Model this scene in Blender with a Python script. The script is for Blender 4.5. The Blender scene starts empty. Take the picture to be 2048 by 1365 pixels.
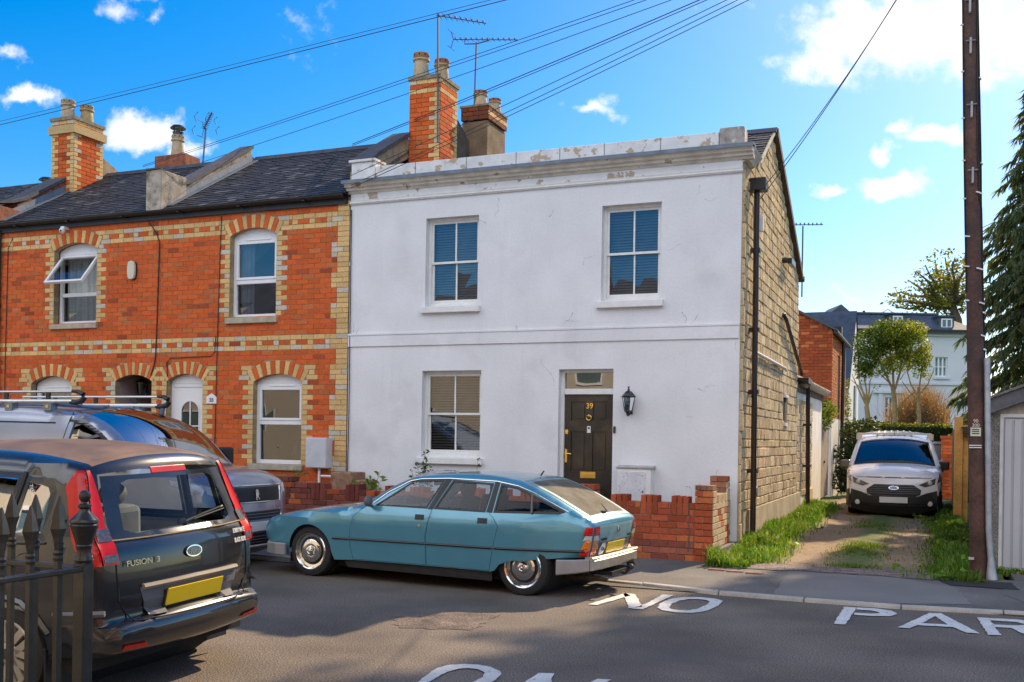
import bpy, bmesh, math, random
from mathutils import Vector, Matrix, noise
from mathutils.geometry import delaunay_2d_cdt
R = math.radians
SC = bpy.context.scene
COL = SC.collection

# ------------------------------------------------------------------ camera
cam_data = bpy.data.cameras.new("camera")
cam = bpy.data.objects.new("camera", cam_data)
COL.objects.link(cam)
cam_data.sensor_width = 36.0
cam_data.lens = 35.86
cam_data.shift_y = 0.095
cam_data.clip_start = 0.05
cam_data.clip_end = 5000
YAW, ROLL = R(22.5), R(0.905)
_r = Vector((math.cos(YAW), math.sin(YAW), 0)); _u = Vector((0, 0, 1)); _f = Vector((-math.sin(YAW), math.cos(YAW), 0))
_cx = _r * math.cos(ROLL) + _u * math.sin(ROLL)
_cy = -_r * math.sin(ROLL) + _u * math.cos(ROLL)
_m = Matrix((_cx, _cy, -_f)).transposed().to_4x4()
_m.translation = Vector((2.524, -14.44, 1.6))
cam.matrix_world = _m
SC.camera = cam

# ------------------------------------------------------------------ light
SUN_EL, SUN_AZ = R(37.2), R(15.5)          # azimuth measured from +Y towards +X
SUN_DIR = Vector((math.sin(SUN_AZ) * math.cos(SUN_EL), math.cos(SUN_AZ) * math.cos(SUN_EL), math.sin(SUN_EL)))
sl = bpy.data.lights.new("sun", 'SUN')
sl.energy = 5.0
sl.angle = R(0.5)
sl.color = (1.0, 0.77, 0.50)
sun = bpy.data.objects.new("sun", sl)
COL.objects.link(sun)
sun.rotation_euler = SUN_DIR.to_track_quat('Z', 'Y').to_euler()

world = bpy.data.worlds.new("World")
SC.world = world
world.use_nodes = True
SC.view_settings.view_transform = 'Standard'
SC.view_settings.look = 'None'
SC.view_settings.exposure = 0.60
SC.view_settings.gamma = 1.0
SC.cycles.max_bounces = 8
SC.cycles.transparent_max_bounces = 24

def build_world():
    nt = world.node_tree
    nt.nodes.clear()
    N, L = nt.nodes.new, nt.links.new
    out = N('ShaderNodeOutputWorld')
    bg = N('ShaderNodeBackground')
    bg.inputs['Strength'].default_value = 0.15
    L(bg.outputs[0], out.inputs[0])
    sky = N('ShaderNodeTexSky')
    sky.sky_type = 'NISHITA'
    sky.sun_disc = False
    sky.sun_elevation = SUN_EL
    sky.sun_rotation = SUN_AZ
    sky.altitude = 0
    sky.air_density = 1.0
    sky.dust_density = 0.6
    sky.ozone_density = 3.0
    hsv = N('ShaderNodeHueSaturation')
    hsv.inputs['Saturation'].default_value = 1.56
    hsv.inputs['Hue'].default_value = 0.503
    hsv.inputs['Value'].default_value = 0.82
    L(sky.outputs[0], hsv.inputs['Color'])
    tc = N('ShaderNodeTexCoord')
    # direction -> plane coordinates around the street's own bearing (fixed in the world)
    rot = N('ShaderNodeVectorRotate'); rot.rotation_type = 'Z_AXIS'
    rot.inputs['Angle'].default_value = -YAW
    L(tc.outputs['Generated'], rot.inputs['Vector'])
    sep = N('ShaderNodeSeparateXYZ'); L(rot.outputs[0], sep.inputs[0])
    def M(op, a, b=None, clamp=False):
        n = N('ShaderNodeMath'); n.operation = op; n.use_clamp = clamp
        for i, v in enumerate((a, b)):
            if v is None: continue
            if isinstance(v, (int, float)): n.inputs[i].default_value = v
            else: L(v, n.inputs[i])
        return n.outputs[0]
    ysafe = M('MAXIMUM', sep.outputs[1], 0.02)
    px = M('DIVIDE', sep.outputs[0], ysafe)
    pz = M('DIVIDE', sep.outputs[2], ysafe)
    comb = N('ShaderNodeCombineXYZ'); L(px, comb.inputs[0]); L(pz, comb.inputs[1])
    nz = N('ShaderNodeTexNoise'); nz.inputs['Scale'].default_value = 13; nz.inputs['Detail'].default_value = 7; nz.inputs['Roughness'].default_value = 0.58
    L(comb.outputs[0], nz.inputs['Vector'])
    sub = N('ShaderNodeVectorMath'); sub.operation = 'SUBTRACT'; sub.inputs[1].default_value = (0.5, 0.5, 0.5)
    L(nz.outputs['Color'], sub.inputs[0])
    sc = N('ShaderNodeVectorMath'); sc.operation = 'SCALE'; sc.inputs['Scale'].default_value = 0.075
    L(sub.outputs[0], sc.inputs[0])
    add = N('ShaderNodeVectorMath'); add.operation = 'ADD'
    L(comb.outputs[0], add.inputs[0]); L(sc.outputs[0], add.inputs[1])
    nz2 = N('ShaderNodeTexNoise'); nz2.inputs['Scale'].default_value = 30; nz2.inputs['Detail'].default_value = 9; nz2.inputs['Roughness'].default_value = .62
    L(comb.outputs[0], nz2.inputs['Vector'])
    # (x, z, half width, half height, density)
    clouds = [(0.380, 0.402, .115, .042, 1.9), (0.470, 0.405, .10, .050, 1.9), (0.300, 0.372, .05, .022, .9),
              (0.412, 0.298, .040, .014, 1.7), (0.378, 0.307, .016, .010, .9), (0.361, 0.286, .015, .009, 1.1),
              (0.366, 0.249, .037, .014, 1.8), (0.309, 0.245, .018, .006, .8), (0.077, 0.328, .034, .009, .9), (0.09, 0.334, .014, .008, .6),
              (-0.470, 0.324, .036, .011, 1.1), (-0.366, 0.302, .048, .021, 1.6), (-0.318, 0.289, .03, .012, 1.0),
              (-0.394, 0.418, .030, .013, .55), (-0.352, 0.412, .012, .010, .5), (-0.497, 0.365, .02, .008, .45), (-0.37, 0.44, .03, .01, .5),
              (0.496, 0.312, .012, .009, .9), (-0.205, 0.39, .02, .02, .25), (0.34, 0.155, .05, .006, .5), (0.205, 0.44, .02, .01, .4),
              (-0.9, 0.36, .14, .05, 1.2), (0.95, 0.33, .16, .06, 1.2), (-1.4, 0.6, .2, .08, 1.1)]
    total = None
    for (cx, cz, rx, rz, den) in clouds:
        d = N('ShaderNodeVectorMath'); d.operation = 'SUBTRACT'; d.inputs[1].default_value = (cx, cz, 0)
        L(add.outputs[0], d.inputs[0])
        s = N('ShaderNodeVectorMath'); s.operation = 'MULTIPLY'; s.inputs[1].default_value = (1 / rx, 1 / rz, 0)
        L(d.outputs[0], s.inputs[0])
        ln = N('ShaderNodeVectorMath'); ln.operation = 'LENGTH'
        L(s.outputs[0], ln.inputs[0])
        v = M('MULTIPLY', M('SUBTRACT', 1.15, ln.outputs['Value']), den)
        total = v if total is None else M('MAXIMUM', total, v)
    dens = M('ADD', total, M('MULTIPLY', M('SUBTRACT', nz2.outputs[0], 0.52), 2.3))
    mr = N('ShaderNodeMapRange'); mr.interpolation_type = 'SMOOTHSTEP'
    mr.inputs['From Min'].default_value = 0.0; mr.inputs['From Max'].default_value = 1.05
    L(dens, mr.inputs['Value'])
    front = M('GREATER_THAN', sep.outputs[1], 0.05)
    fac = M('MULTIPLY', mr.outputs[0], front)
    mix = N('ShaderNodeMix'); mix.data_type = 'RGBA'
    L(fac, mix.inputs['Factor'])
    L(hsv.outputs[0], mix.inputs['A'])
    shade = N('ShaderNodeMix'); shade.data_type = 'RGBA'
    sh = N('ShaderNodeMapRange'); sh.inputs['From Min'].default_value = .35; sh.inputs['From Max'].default_value = .62
    L(nz.outputs[0], sh.inputs['Value']); L(sh.outputs[0], shade.inputs['Factor'])
    shade.inputs['A'].default_value = (4.3, 4.55, 4.9, 1); shade.inputs['B'].default_value = (5.6, 5.6, 5.6, 1)
    L(shade.outputs['Result'], mix.inputs['B'])
    # unseen bank of bright cumulus added behind the viewer to fill the shaded fronts
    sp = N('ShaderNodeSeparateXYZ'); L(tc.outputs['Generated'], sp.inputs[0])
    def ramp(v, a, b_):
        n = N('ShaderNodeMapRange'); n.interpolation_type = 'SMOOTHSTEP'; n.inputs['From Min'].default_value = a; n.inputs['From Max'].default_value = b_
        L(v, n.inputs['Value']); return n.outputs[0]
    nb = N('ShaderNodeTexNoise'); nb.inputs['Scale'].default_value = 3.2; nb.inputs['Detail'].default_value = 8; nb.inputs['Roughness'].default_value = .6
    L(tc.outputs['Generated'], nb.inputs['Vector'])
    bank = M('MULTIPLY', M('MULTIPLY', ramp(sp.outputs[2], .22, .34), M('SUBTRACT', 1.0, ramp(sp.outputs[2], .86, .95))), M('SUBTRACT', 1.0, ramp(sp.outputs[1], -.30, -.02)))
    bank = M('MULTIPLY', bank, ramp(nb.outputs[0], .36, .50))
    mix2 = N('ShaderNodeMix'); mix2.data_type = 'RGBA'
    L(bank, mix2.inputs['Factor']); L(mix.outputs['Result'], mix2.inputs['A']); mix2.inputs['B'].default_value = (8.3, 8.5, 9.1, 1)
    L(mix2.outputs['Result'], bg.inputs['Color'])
build_world()

# ------------------------------------------------------------------ materials
MATS = {}
def mat(name, base=(.5, .5, .5), rough=.7, metal=0., var=.12, vs=6., fine=.0, fs=60., bump=0., bs=40., bd=.01,
        attr=False, spec=.5, coat=0., alpha=None, stain=None, trans=0., emit=None, streak=None):
    if name in MATS: return MATS[name]
    m = bpy.data.materials.new(name); MATS[name] = m
    m.use_nodes = True
    nt = m.node_tree; N, L = nt.nodes.new, nt.links.new
    b = nt.nodes['Principled BSDF']
    b.inputs['Roughness'].default_value = rough
    b.inputs['Metallic'].default_value = metal
    b.inputs['Specular IOR Level'].default_value = spec
    b.inputs['Coat Weight'].default_value = coat
    b.inputs['Coat Roughness'].default_value = .05
    tc = N('ShaderNodeTexCoord')
    if attr:
        a = N('ShaderNodeAttribute'); a.attribute_name = 'Col'; src = a.outputs['Color']
    else:
        rgb = N('ShaderNodeRGB'); rgb.outputs[0].default_value = (*base, 1); src = rgb.outputs[0]
    def scale_by(src, scale, amt, detail=4):
        n = N('ShaderNodeTexNoise'); n.inputs['Scale'].default_value = scale; n.inputs['Detail'].default_value = detail
        L(tc.outputs['Object'], n.inputs['Vector'])
        mr = N('ShaderNodeMapRange'); mr.inputs['From Min'].default_value = .3; mr.inputs['From Max'].default_value = .7
        mr.inputs['To Min'].default_value = 1 - amt; mr.inputs['To Max'].default_value = 1 + amt
        L(n.outputs[0], mr.inputs['Value'])
        mm = N('ShaderNodeVectorMath'); mm.operation = 'SCALE'
        L(src, mm.inputs[0]); L(mr.outputs[0], mm.inputs['Scale'])
        return mm.outputs[0]
    if var: src = scale_by(src, vs, var)
    if fine: src = scale_by(src, fs, fine, 2)
    if stain:                                  # (colour, noise scale, threshold, softness, z low, z high)
        col, ssc, thr, soft, z0, z1 = stain
        n = N('ShaderNodeTexNoise'); n.inputs['Scale'].default_value = ssc; n.inputs['Detail'].default_value = 6; n.inputs['Roughness'].default_value = .62
        L(tc.outputs['Object'], n.inputs['Vector'])
        mr = N('ShaderNodeMapRange'); mr.inputs['From Min'].default_value = thr; mr.inputs['From Max'].default_value = thr + soft
        L(n.outputs[0], mr.inputs['Value'])
        mx = N('ShaderNodeMix'); mx.data_type = 'RGBA'
        L(mr.outputs[0], mx.inputs['Factor']); L(src, mx.inputs['A']); mx.inputs['B'].default_value = (*col, 1)
        src = mx.outputs['Result']
    if streak:                                 # rain-washed vertical grime: (colour, threshold, softness, strength)
        col, thr, soft, k = streak
        mp = N('ShaderNodeMapping'); mp.inputs['Scale'].default_value = (3.2, 3.2, .28); L(tc.outputs['Object'], mp.inputs['Vector'])
        n = N('ShaderNodeTexNoise'); n.inputs['Scale'].default_value = 1.5; n.inputs['Detail'].default_value = 7; n.inputs['Roughness'].default_value = .65; L(mp.outputs[0], n.inputs['Vector'])
        mr = N('ShaderNodeMapRange'); mr.inputs['From Min'].default_value = thr; mr.inputs['From Max'].default_value = thr + soft; mr.inputs['To Max'].default_value = k
        L(n.outputs[0], mr.inputs['Value'])
        mx = N('ShaderNodeMix'); mx.data_type = 'RGBA'
        L(mr.outputs[0], mx.inputs['Factor']); L(src, mx.inputs['A']); mx.inputs['B'].default_value = (*col, 1)
        src = mx.outputs['Result']
    L(src, b.inputs['Base Color'])
    if bump:
        n = N('ShaderNodeTexNoise'); n.inputs['Scale'].default_value = bs; n.inputs['Detail'].default_value = 5
        L(tc.outputs['Object'], n.inputs['Vector'])
        bp = N('ShaderNodeBump'); bp.inputs['Strength'].default_value = bump; bp.inputs['Distance'].default_value = bd
        L(n.outputs[0], bp.inputs['Height']); L(bp.outputs[0], b.inputs['Normal'])
    if trans:
        b.inputs['Transmission Weight'].default_value = trans
    if emit:
        b.inputs['Emission Color'].default_value = (*emit[0], 1); b.inputs['Emission Strength'].default_value = emit[1]
    return m

def glass(name, tint=(.7, .75, .75), ior=1.5, gain=1.0, base=.03, rough=.0):
    """thin pane: see-through tint plus a mirror-like reflection that grows at grazing angles"""
    if name in MATS: return MATS[name]
    m = bpy.data.materials.new(name); MATS[name] = m
    m.use_nodes = True
    nt = m.node_tree; nt.nodes.clear(); N, L = nt.nodes.new, nt.links.new
    out = N('ShaderNodeOutputMaterial'); mix = N('ShaderNodeMixShader')
    tr = N('ShaderNodeBsdfTransparent'); tr.inputs[0].default_value = (*tint, 1)
    gl = N('ShaderNodeBsdfGlossy'); gl.inputs['Roughness'].default_value = rough
    gl.inputs['Color'].default_value = (.95, .97, 1, 1)
    tc = N('ShaderNodeTexCoord'); n = N('ShaderNodeTexNoise'); n.inputs['Scale'].default_value = 2.2; n.inputs['Detail'].default_value = 1
    L(tc.outputs['Object'], n.inputs['Vector'])
    bp = N('ShaderNodeBump'); bp.inputs['Strength'].default_value = .10; bp.inputs['Distance'].default_value = .02
    L(n.outputs[0], bp.inputs['Height']); L(bp.outputs[0], gl.inputs['Normal'])
    fr = N('ShaderNodeFresnel'); fr.inputs[0].default_value = ior
    a = N('ShaderNodeMath'); a.operation = 'MULTIPLY_ADD'; a.inputs[1].default_value = gain; a.inputs[2].default_value = base; a.use_clamp = True
    L(fr.outputs[0], a.inputs[0]); L(a.outputs[0], mix.inputs[0])
    L(tr.outputs[0], mix.inputs[1]); L(gl.outputs[0], mix.inputs[2]); L(mix.outputs[0], out.inputs[0])
    return m

# ------------------------------------------------------------------ objects
OFF = {}
def thing(name, label, cat, loc=(0, 0, 0), group=None, rot=None):
    o = bpy.data.objects.new(name, None); COL.objects.link(o)
    o.empty_display_size = .2
    o.location = loc
    if rot: o.rotation_euler = rot
    o['label'] = label; o['category'] = cat
    if group: o['group'] = group
    OFF[o.name] = Vector(loc) if rot is None else Vector((0, 0, 0))
    return o
def tag(o, label, cat, group=None):
    o['label'] = label; o['category'] = cat
    if group: o['group'] = group
    return o

class MB:
    def __init__(s): s.v = []; s.f = []; s.m = []; s.c = []; s.mi = 0; s.col = (1, 1, 1)
    def face(s, pts, col=None):
        n = len(s.v); s.v.extend(tuple(p) for p in pts); s.f.append(tuple(range(n, n + len(pts)))); s.m.append(s.mi); s.c.append(col or s.col)
    def mesh(s, vs, fs, col=None):
        n = len(s.v); s.v.extend(tuple(p) for p in vs)
        for f in fs: s.f.append(tuple(n + i for i in f)); s.m.append(s.mi); s.c.append(col or s.col)
    def box(s, x0, x1, y0, y1, z0, z1, col=None, M=None):
        vs = [Vector(p) for p in ((x0, y0, z0), (x1, y0, z0), (x1, y1, z0), (x0, y1, z0), (x0, y0, z1), (x1, y0, z1), (x1, y1, z1), (x0, y1, z1))]
        if M is not None: vs = [M @ p for p in vs]
        s.mesh(vs, [(0, 3, 2, 1), (4, 5, 6, 7), (0, 1, 5, 4), (1, 2, 6, 5), (2, 3, 7, 6), (3, 0, 4, 7)], col)
    def prism(s, poly, a0, a1, axis='y', col=None):
        """poly in the two other axes (x,z | y,z | x,y), extruded a0..a1"""
        def P(p, a):
            return (p[0], a, p[1]) if axis == 'y' else ((a, p[0], p[1]) if axis == 'x' else (p[0], p[1], a))
        n = len(poly)
        vs = [P(p, a0) for p in poly] + [P(p, a1) for p in poly]
        fs = [tuple(range(n)), tuple(range(2 * n - 1, n - 1, -1))] + [(i, i + n, (i + 1) % n + n, (i + 1) % n) for i in range(n)]
        s.mesh(vs, fs, col)
    def tube(s, pts, r, n=6, caps=True, col=None, r2=None):
        pts = [Vector(p) for p in pts]; rings = []
        for i, p in enumerate(pts):
            a = pts[max(0, i - 1)]; b = pts[min(len(pts) - 1, i + 1)]
            d = (b - a).normalized()
            ref = Vector((0, 0, 1)) if abs(d.z) < .9 else Vector((1, 0, 0))
            u = d.cross(ref).normalized(); w = d.cross(u)
            rr = r if r2 is None else r + (r2 - r) * i / max(1, len(pts) - 1)
            if isinstance(r, (list, tuple)): rr = r[i]
            rings.append([p + (u * math.cos(2 * math.pi * k / n) + w * math.sin(2 * math.pi * k / n)) * rr for k in range(n)])
        vs = [q for ring in rings for q in ring]; fs = []
        for i in range(len(pts) - 1):
            for k in range(n):
                fs.append((i * n + k, i * n + (k + 1) % n, (i + 1) * n + (k + 1) % n, (i + 1) * n + k))
        if caps:
            fs.append(tuple(range(n - 1, -1, -1))); fs.append(tuple((len(pts) - 1) * n + k for k in range(n)))
        s.mesh(vs, fs, col)
    def lathe(s, prof, c=(0, 0, 0), axis='z', n=20, col=None):
        """prof: list of (radius, height along axis)"""
        vs = []; fs = []
        for (r, h) in prof:
            for k in range(n):
                a = 2 * math.pi * k / n; x, y = r * math.cos(a), r * math.sin(a)
                p = (x, y, h) if axis == 'z' else ((x, h, y) if axis == 'y' else (h, x, y))
                vs.append((p[0] + c[0], p[1] + c[1], p[2] + c[2]))
        for i in range(len(prof) - 1):
            for k in range(n):
                fs.append((i * n + k, i * n + (k + 1) % n, (i + 1) * n + (k + 1) % n, (i + 1) * n + k))
        s.mesh(vs, fs, col)
    def ball(s, c, r, n=8, col=None, sq=(1, 1, 1)):
        prof = [(r * math.sin(math.pi * i / n), -r * math.cos(math.pi * i / n)) for i in range(n + 1)]
        k = len(s.v); s.lathe(prof, (0, 0, 0), 'z', 2 * n, col)
        for i in range(k, len(s.v)):
            q = s.v[i]; s.v[i] = (q[0] * sq[0] + c[0], q[1] * sq[1] + c[1], q[2] * sq[2] + c[2])
    def build(s, name, mats, parent=None, label=None, smooth=None, local=False, merge=False, bev=0., own=True):
        me = bpy.data.meshes.new(name)
        if parent is not None: off = Vector((0, 0, 0)) if local else OFF[parent.name]
        elif own and s.v:
            xs = [p[0] for p in s.v]; ys = [p[1] for p in s.v]; zs = [p[2] for p in s.v]
            off = Vector(((min(xs) + max(xs)) / 2, (min(ys) + max(ys)) / 2, min(zs)))
        else: off = Vector((0, 0, 0))
        me.from_pydata([(p[0] - off.x, p[1] - off.y, p[2] - off.z) for p in s.v], [], s.f)
        if not isinstance(mats, (list, tuple)): mats = [mats]
        for m in mats: me.materials.append(m)
        if len(mats) > 1: me.polygons.foreach_set('material_index', s.m)
        if any(c != (1, 1, 1) for c in s.c):
            ca = me.color_attributes.new('Col', 'FLOAT_COLOR', 'CORNER'); buf = []
            for f, c in zip(s.f, s.c): buf.extend((c[0], c[1], c[2], 1.) * len(f))
            ca.data.foreach_set('color', buf)
        if merge:
            b = bmesh.new(); b.from_mesh(me); bmesh.ops.remove_doubles(b, verts=b.verts, dist=.0004)
            bmesh.ops.recalc_face_normals(b, faces=b.faces); b.to_mesh(me); b.free()
        if smooth is not None:
            me.polygons.foreach_set('use_smooth', [True] * len(me.polygons)); me.set_sharp_from_angle(angle=R(smooth))
        me.update()
        o = bpy.data.objects.new(name, me); COL.objects.link(o)
        if parent is not None:
            o.parent = parent; OFF[o.name] = OFF.get(parent.name, Vector((0, 0, 0)))
        else:
            o.location = off; OFF[o.name] = off
        if label: o['label'] = label
        if bev:
            md = o.modifiers.new('bevel', 'BEVEL'); md.width = bev; md.segments = 2; md.limit_method = 'ANGLE'
        return o
def build_each(b, name, mats, parent, local=True, **k):
    """every separate piece collected in b becomes a part of its own"""
    root = list(range(len(b.v)))
    def find(i):
        while root[i] != i: root[i] = root[root[i]]; i = root[i]
        return i
    for f in b.f:
        for i in f[1:]:
            a, c = find(f[0]), find(i)
            if a != c: root[c] = a
    groups = {}
    for n, f in enumerate(b.f): groups.setdefault(find(f[0]), []).append(n)
    out = []
    for g in groups.values():
        p = MB(); mp = {}
        for n in g:
            q = []
            for i in b.f[n]:
                if i not in mp: mp[i] = len(p.v); p.v.append(b.v[i])
                q.append(mp[i])
            p.f.append(tuple(q)); p.m.append(b.m[n]); p.c.append(b.c[n])
        out.append(p.build(name, mats, parent, local=local, **k))
    return out
def struct(o): o['kind'] = 'structure'; return o
def stuff(o): o['kind'] = 'stuff'; return o

def cdt(outer, holes=(), step=None):
    """triangulate a 2-D outline with holes; optional interior grid -> (points, triangles)"""
    vs, fs = [], []
    for ring in [outer] + list(holes):
        n = len(vs); vs.extend(Vector((p[0], p[1])) for p in ring); fs.append(list(range(n, n + len(ring))))
    def inside(p, poly):
        c = False; j = len(poly) - 1
        for i in range(len(poly)):
            a, b = poly[i], poly[j]
            if (a[1] > p[1]) != (b[1] > p[1]) and p[0] < (b[0] - a[0]) * (p[1] - a[1]) / (b[1] - a[1]) + a[0]: c = not c
            j = i
        return c
    ne = len(vs)
    edges = []
    for f in fs: edges += [(f[i], f[(i + 1) % len(f)]) for i in range(len(f))]
    if step:
        xs = [p[0] for p in outer]; ys = [p[1] for p in outer]
        x = min(xs) + step * .5
        while x < max(xs):
            y = min(ys) + step * .5
            while y < max(ys):
                if inside((x, y), outer) and not any(inside((x, y), h) for h in holes): vs.append(Vector((x, y)))
                y += step
            x += step
    r = delaunay_2d_cdt(vs, edges, [], 0, 1e-6)
    pts = [(p.x, p.y) for p in r[0]]
    tris = []
    for f in r[2]:
        c = (sum(pts[i][0] for i in f) / len(f), sum(pts[i][1] for i in f) / len(f))
        if inside(c, outer) and not any(inside(c, h) for h in holes): tris.append(tuple(f))
    return pts, tris
def rect(x0, x1, z0, z1): return [(x0, z0), (x1, z0), (x1, z1), (x0, z1)]
def jit(c, a, rnd=random): k = 1 + rnd.uniform(-a, a); return tuple(max(0, min(1, q * k)) for q in c)
rnd = random.Random(7)
# ------------------------------------------------------------------ ground, road, pavement, lane
def ground_mat(name, attr=False, stain=None, base=(.08, .08, .08), var=.2, vs=.8, speck=(.35, 160), bump=.5, bs=110, rough=.9, bd=.006):
    return mat(name, base, rough, var=var, vs=vs, fine=speck[0], fs=speck[1], bump=bump, bs=bs, bd=bd, attr=attr, spec=.3, stain=stain)
def sheet(name, fn, x0, x1, y0, y1, nx, ny, m, colfn=None):
    b = MB()
    g = [[(x0 + (x1 - x0) * i / nx, y0 + (y1 - y0) * j / ny) for i in range(nx + 1)] for j in range(ny + 1)]
    vs = [(p[0], p[1], fn(*p)) for row in g for p in row]
    for j in range(ny):
        for i in range(nx):
            a = j * (nx + 1) + i
            c = (g[j][i][0] + (x1 - x0) / nx / 2, g[j][i][1] + (y1 - y0) / ny / 2)
            b.f.append((a, a + 1, a + nx + 2, a + nx + 1)); b.m.append(0); b.c.append(colfn(*c) if colfn else (1, 1, 1))
    b.v = vs
    return struct(b.build(name, m, own=False, smooth=60))
def lane_z(x, y):
    return .035 + min(.15, max(0, (y + 1.3)) * .0125)
b = MB(); b.face([(-900, -900, -.12), (900, -900, -.12), (900, 900, -.12), (-900, 900, -.12)])
struct(b.build('ground', ground_mat('earth', base=(.10, .11, .06), bump=.3, bs=8), own=False))
ASPH = ground_mat("asphalt", base=(.165, .137, .110), var=.3, vs=.8, speck=(.65, 75), bump=1.0, bs=70, bd=.014, stain=((.105, .095, .085), .55, .50, .22, 0, 0))
b = MB()
b.mesh([(-70, -10.6, 0), (60, -10.6, 0), (60, -3.3, 0), (-70, -3.3, 0)], [(0, 1, 2, 3)])
struct(b.build('road', ASPH, own=False))
def hill(x, y):
    t = (y + 3.75) / 2.4
    return .010 + .035 * max(0, min(1, t))
PAVE = ground_mat('pavement_tarmac', base=(.145, .135, .125), var=.25, vs=1.3, speck=(.45, 100), bump=.45, bs=120, bd=.005)
sheet('pavement', hill, -40, 30, -3.74, -1.30, 70, 4, PAVE)
b = MB(); b.box(-40, 30, -14, -10.6, -.1, .07)
struct(b.build('near_pavement', PAVE, own=False))
# patches of newer tarmac, each a thin sheet above what it covers
def flat(name, polys, z, m, zf=None):
    b = MB()
    for poly in polys:
        pts, tris = cdt(poly)
        for t in tris:
            q = [pts[i] for i in t]
            if (q[1][0] - q[0][0]) * (q[2][1] - q[0][1]) - (q[1][1] - q[0][1]) * (q[2][0] - q[0][0]) < 0: q.reverse()
            b.face([(p[0], p[1], (zf(*p) if zf else 0) + z) for p in q])
    return b.build(name, m, own=False)
def rough_edge(poly, a=.02, step=.08, seed=1):
    r = random.Random(seed); out = []
    for i, p in enumerate(poly):
        q = poly[(i + 1) % len(poly)]; n = max(1, int(math.dist(p, q) / step))
        for k in range(n):
            t = k / n; out.append((p[0] + (q[0] - p[0]) * t + r.uniform(-a, a), p[1] + (q[1] - p[1]) * t + r.uniform(-a, a)))
    return out
struct(flat('road_patch', [rough_edge([(-1.9, -6.5), (-1.5, -6.0), (-1.1, -5.95), (-1.0, -6.76), (-1.6, -6.91)], .035, seed=3)], .004,
     ground_mat('patch_worn', base=(.160, .125, .105), var=.35, vs=5, speck=(.6, 70), bump=1.2, bs=55, bd=.02)))
struct(flat('pavement_patch', [rough_edge([(.9, -1.75), (2.1, -1.68), (2.75, -2.2), (2.9, -3.3), (2.2, -3.58), (1.0, -3.6)], .015, seed=4)], .004,
     ground_mat('patch_grey', base=(.185, .175, .165), var=.15, speck=(.2, 220), bump=.25, bs=170), hill))
struct(flat('pavement_patch', [rough_edge([(2.55, -1.55), (3.35, -1.55), (3.4, -2.1), (2.7, -2.05)], .01, seed=6)], .008,
     ground_mat('patch_black', base=(.035, .035, .037), var=.2, bump=.5, bs=140), hill))
struct(flat('pavement_patch', [rough_edge([(3.3, -1.45), (6, -1.45), (6, -3.4), (3.55, -3.4), (3.2, -2.4)], .012, seed=8)], .004,
     ground_mat('patch_slab', base=(.14, .135, .125), var=.15, vs=3, bump=.4, bs=60), hill))
# kerb: flush stones along the road edge
KERB = mat('kerb_stone', (.40, .37, .33), .85, var=.25, vs=3, fine=.2, fs=90, bump=.4, bs=50)
b = MB()
def kerb_y(x):
    pts = [(-40, -3.38), (-1.4, -3.38), (-.6, -3.48), (.2, -3.70), (.75, -3.80), (2.3, -3.80), (3.3, -3.66), (6, -3.5), (30, -3.5)]
    for (a, ya), (c, yc) in zip(pts, pts[1:]):
        if a <= x <= c: return ya + (yc - ya) * (x - a) / (c - a)
    return -3.5
x = -12.
while x < 8:
    L_ = rnd.uniform(.85, .95)
    x1 = x + L_ - .012
    if not (.28 < (x + x1) / 2 < .34):
        ya, yb = kerb_y(x), kerb_y(x1)
        zz = .035 + rnd.uniform(-.004, .004)
        vs = [(x, ya - .055, -.05), (x1, yb - .055, -.05), (x1, yb + .030, -.05), (x, ya + .030, -.05), (x, ya - .04, zz), (x1, yb - .04, zz), (x1, yb + .030, zz + .008), (x, ya + .030, zz + .008)]
        b.mesh(vs, [(4, 5, 6, 7), (0, 1, 5, 4), (1, 2, 6, 5), (2, 3, 7, 6), (3, 0, 4, 7)])
    x += L_
struct(b.build('kerb', KERB, own=False, bev=.008))
struct(flat('gutter_strip', [[(-12, -3.60), (8, -3.60), (8, -3.30), (-12, -3.30)]], .0055, ground_mat('gutter_tarmac', base=(.07, .068, .064), var=.3, bump=.6)))
# lane between the houses: two worn tracks with a green middle and sides
def lane_col(x, y):
    n = noise.noise((x * 1.3, y * .6, 0)) * .5 + noise.noise((x * 5, y * 4, 3)) * .5
    c = Vector((.27, .19, .125))
    if y < -.4: c = c.lerp(Vector((.20, .155, .135)), min(1, (-.4 - y) / .9 + n * .4))
    mid = max(0, 1 - abs(x - 1.62 + .1 * noise.noise((y * .7, 0, 5))) / .36)
    edge = max(0, (abs(x - 1.55) - 1.05) / .35)
    g = max(mid * (1.35 if y > -.9 else 0), edge) + n * .5
    c = c.lerp(Vector((.095, .125, .035)), max(0, min(1, g)))
    k = 1 + .25 * noise.noise((x * 14, y * 14, 9))
    return (c.x * k, c.y * k, c.z * k)
sheet('lane', lambda x, y: lane_z(x, y) + .03 * noise.noise((x * 1.5, y * .5, 1)) + .012 * noise.noise((x * 6, y * 6, 2)) + (.05 * max(0, 1 - abs(x - 1.6) / .5) if y > -.8 else 0),
      -.2, 3.3, -1.42, 26, 70, 300, ground_mat('lane_earth', attr=True, var=.15, speck=(.35, 120), bump=.8, bs=70, bd=.015), lane_col)
struct(flat('lane_apron', [rough_edge([(-.15, -1.75), (.6, -1.72), (1.5, -1.62), (2.5, -1.7), (2.7, -1.1), (-.15, -1.1)], .05, .12, 9)], .012,
     ground_mat('apron_stone', base=(.20, .155, .14), var=.4, vs=9, speck=(.7, 45), bump=1.3, bs=40, bd=.02), lane_z))
b = MB()
for (x, y) in ((.10, -2.02), (.33, -2.07), (.57, -2.12)):
    b.box(x - .1, x + .1, y - .035, y + .035, .03, .052)
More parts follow.
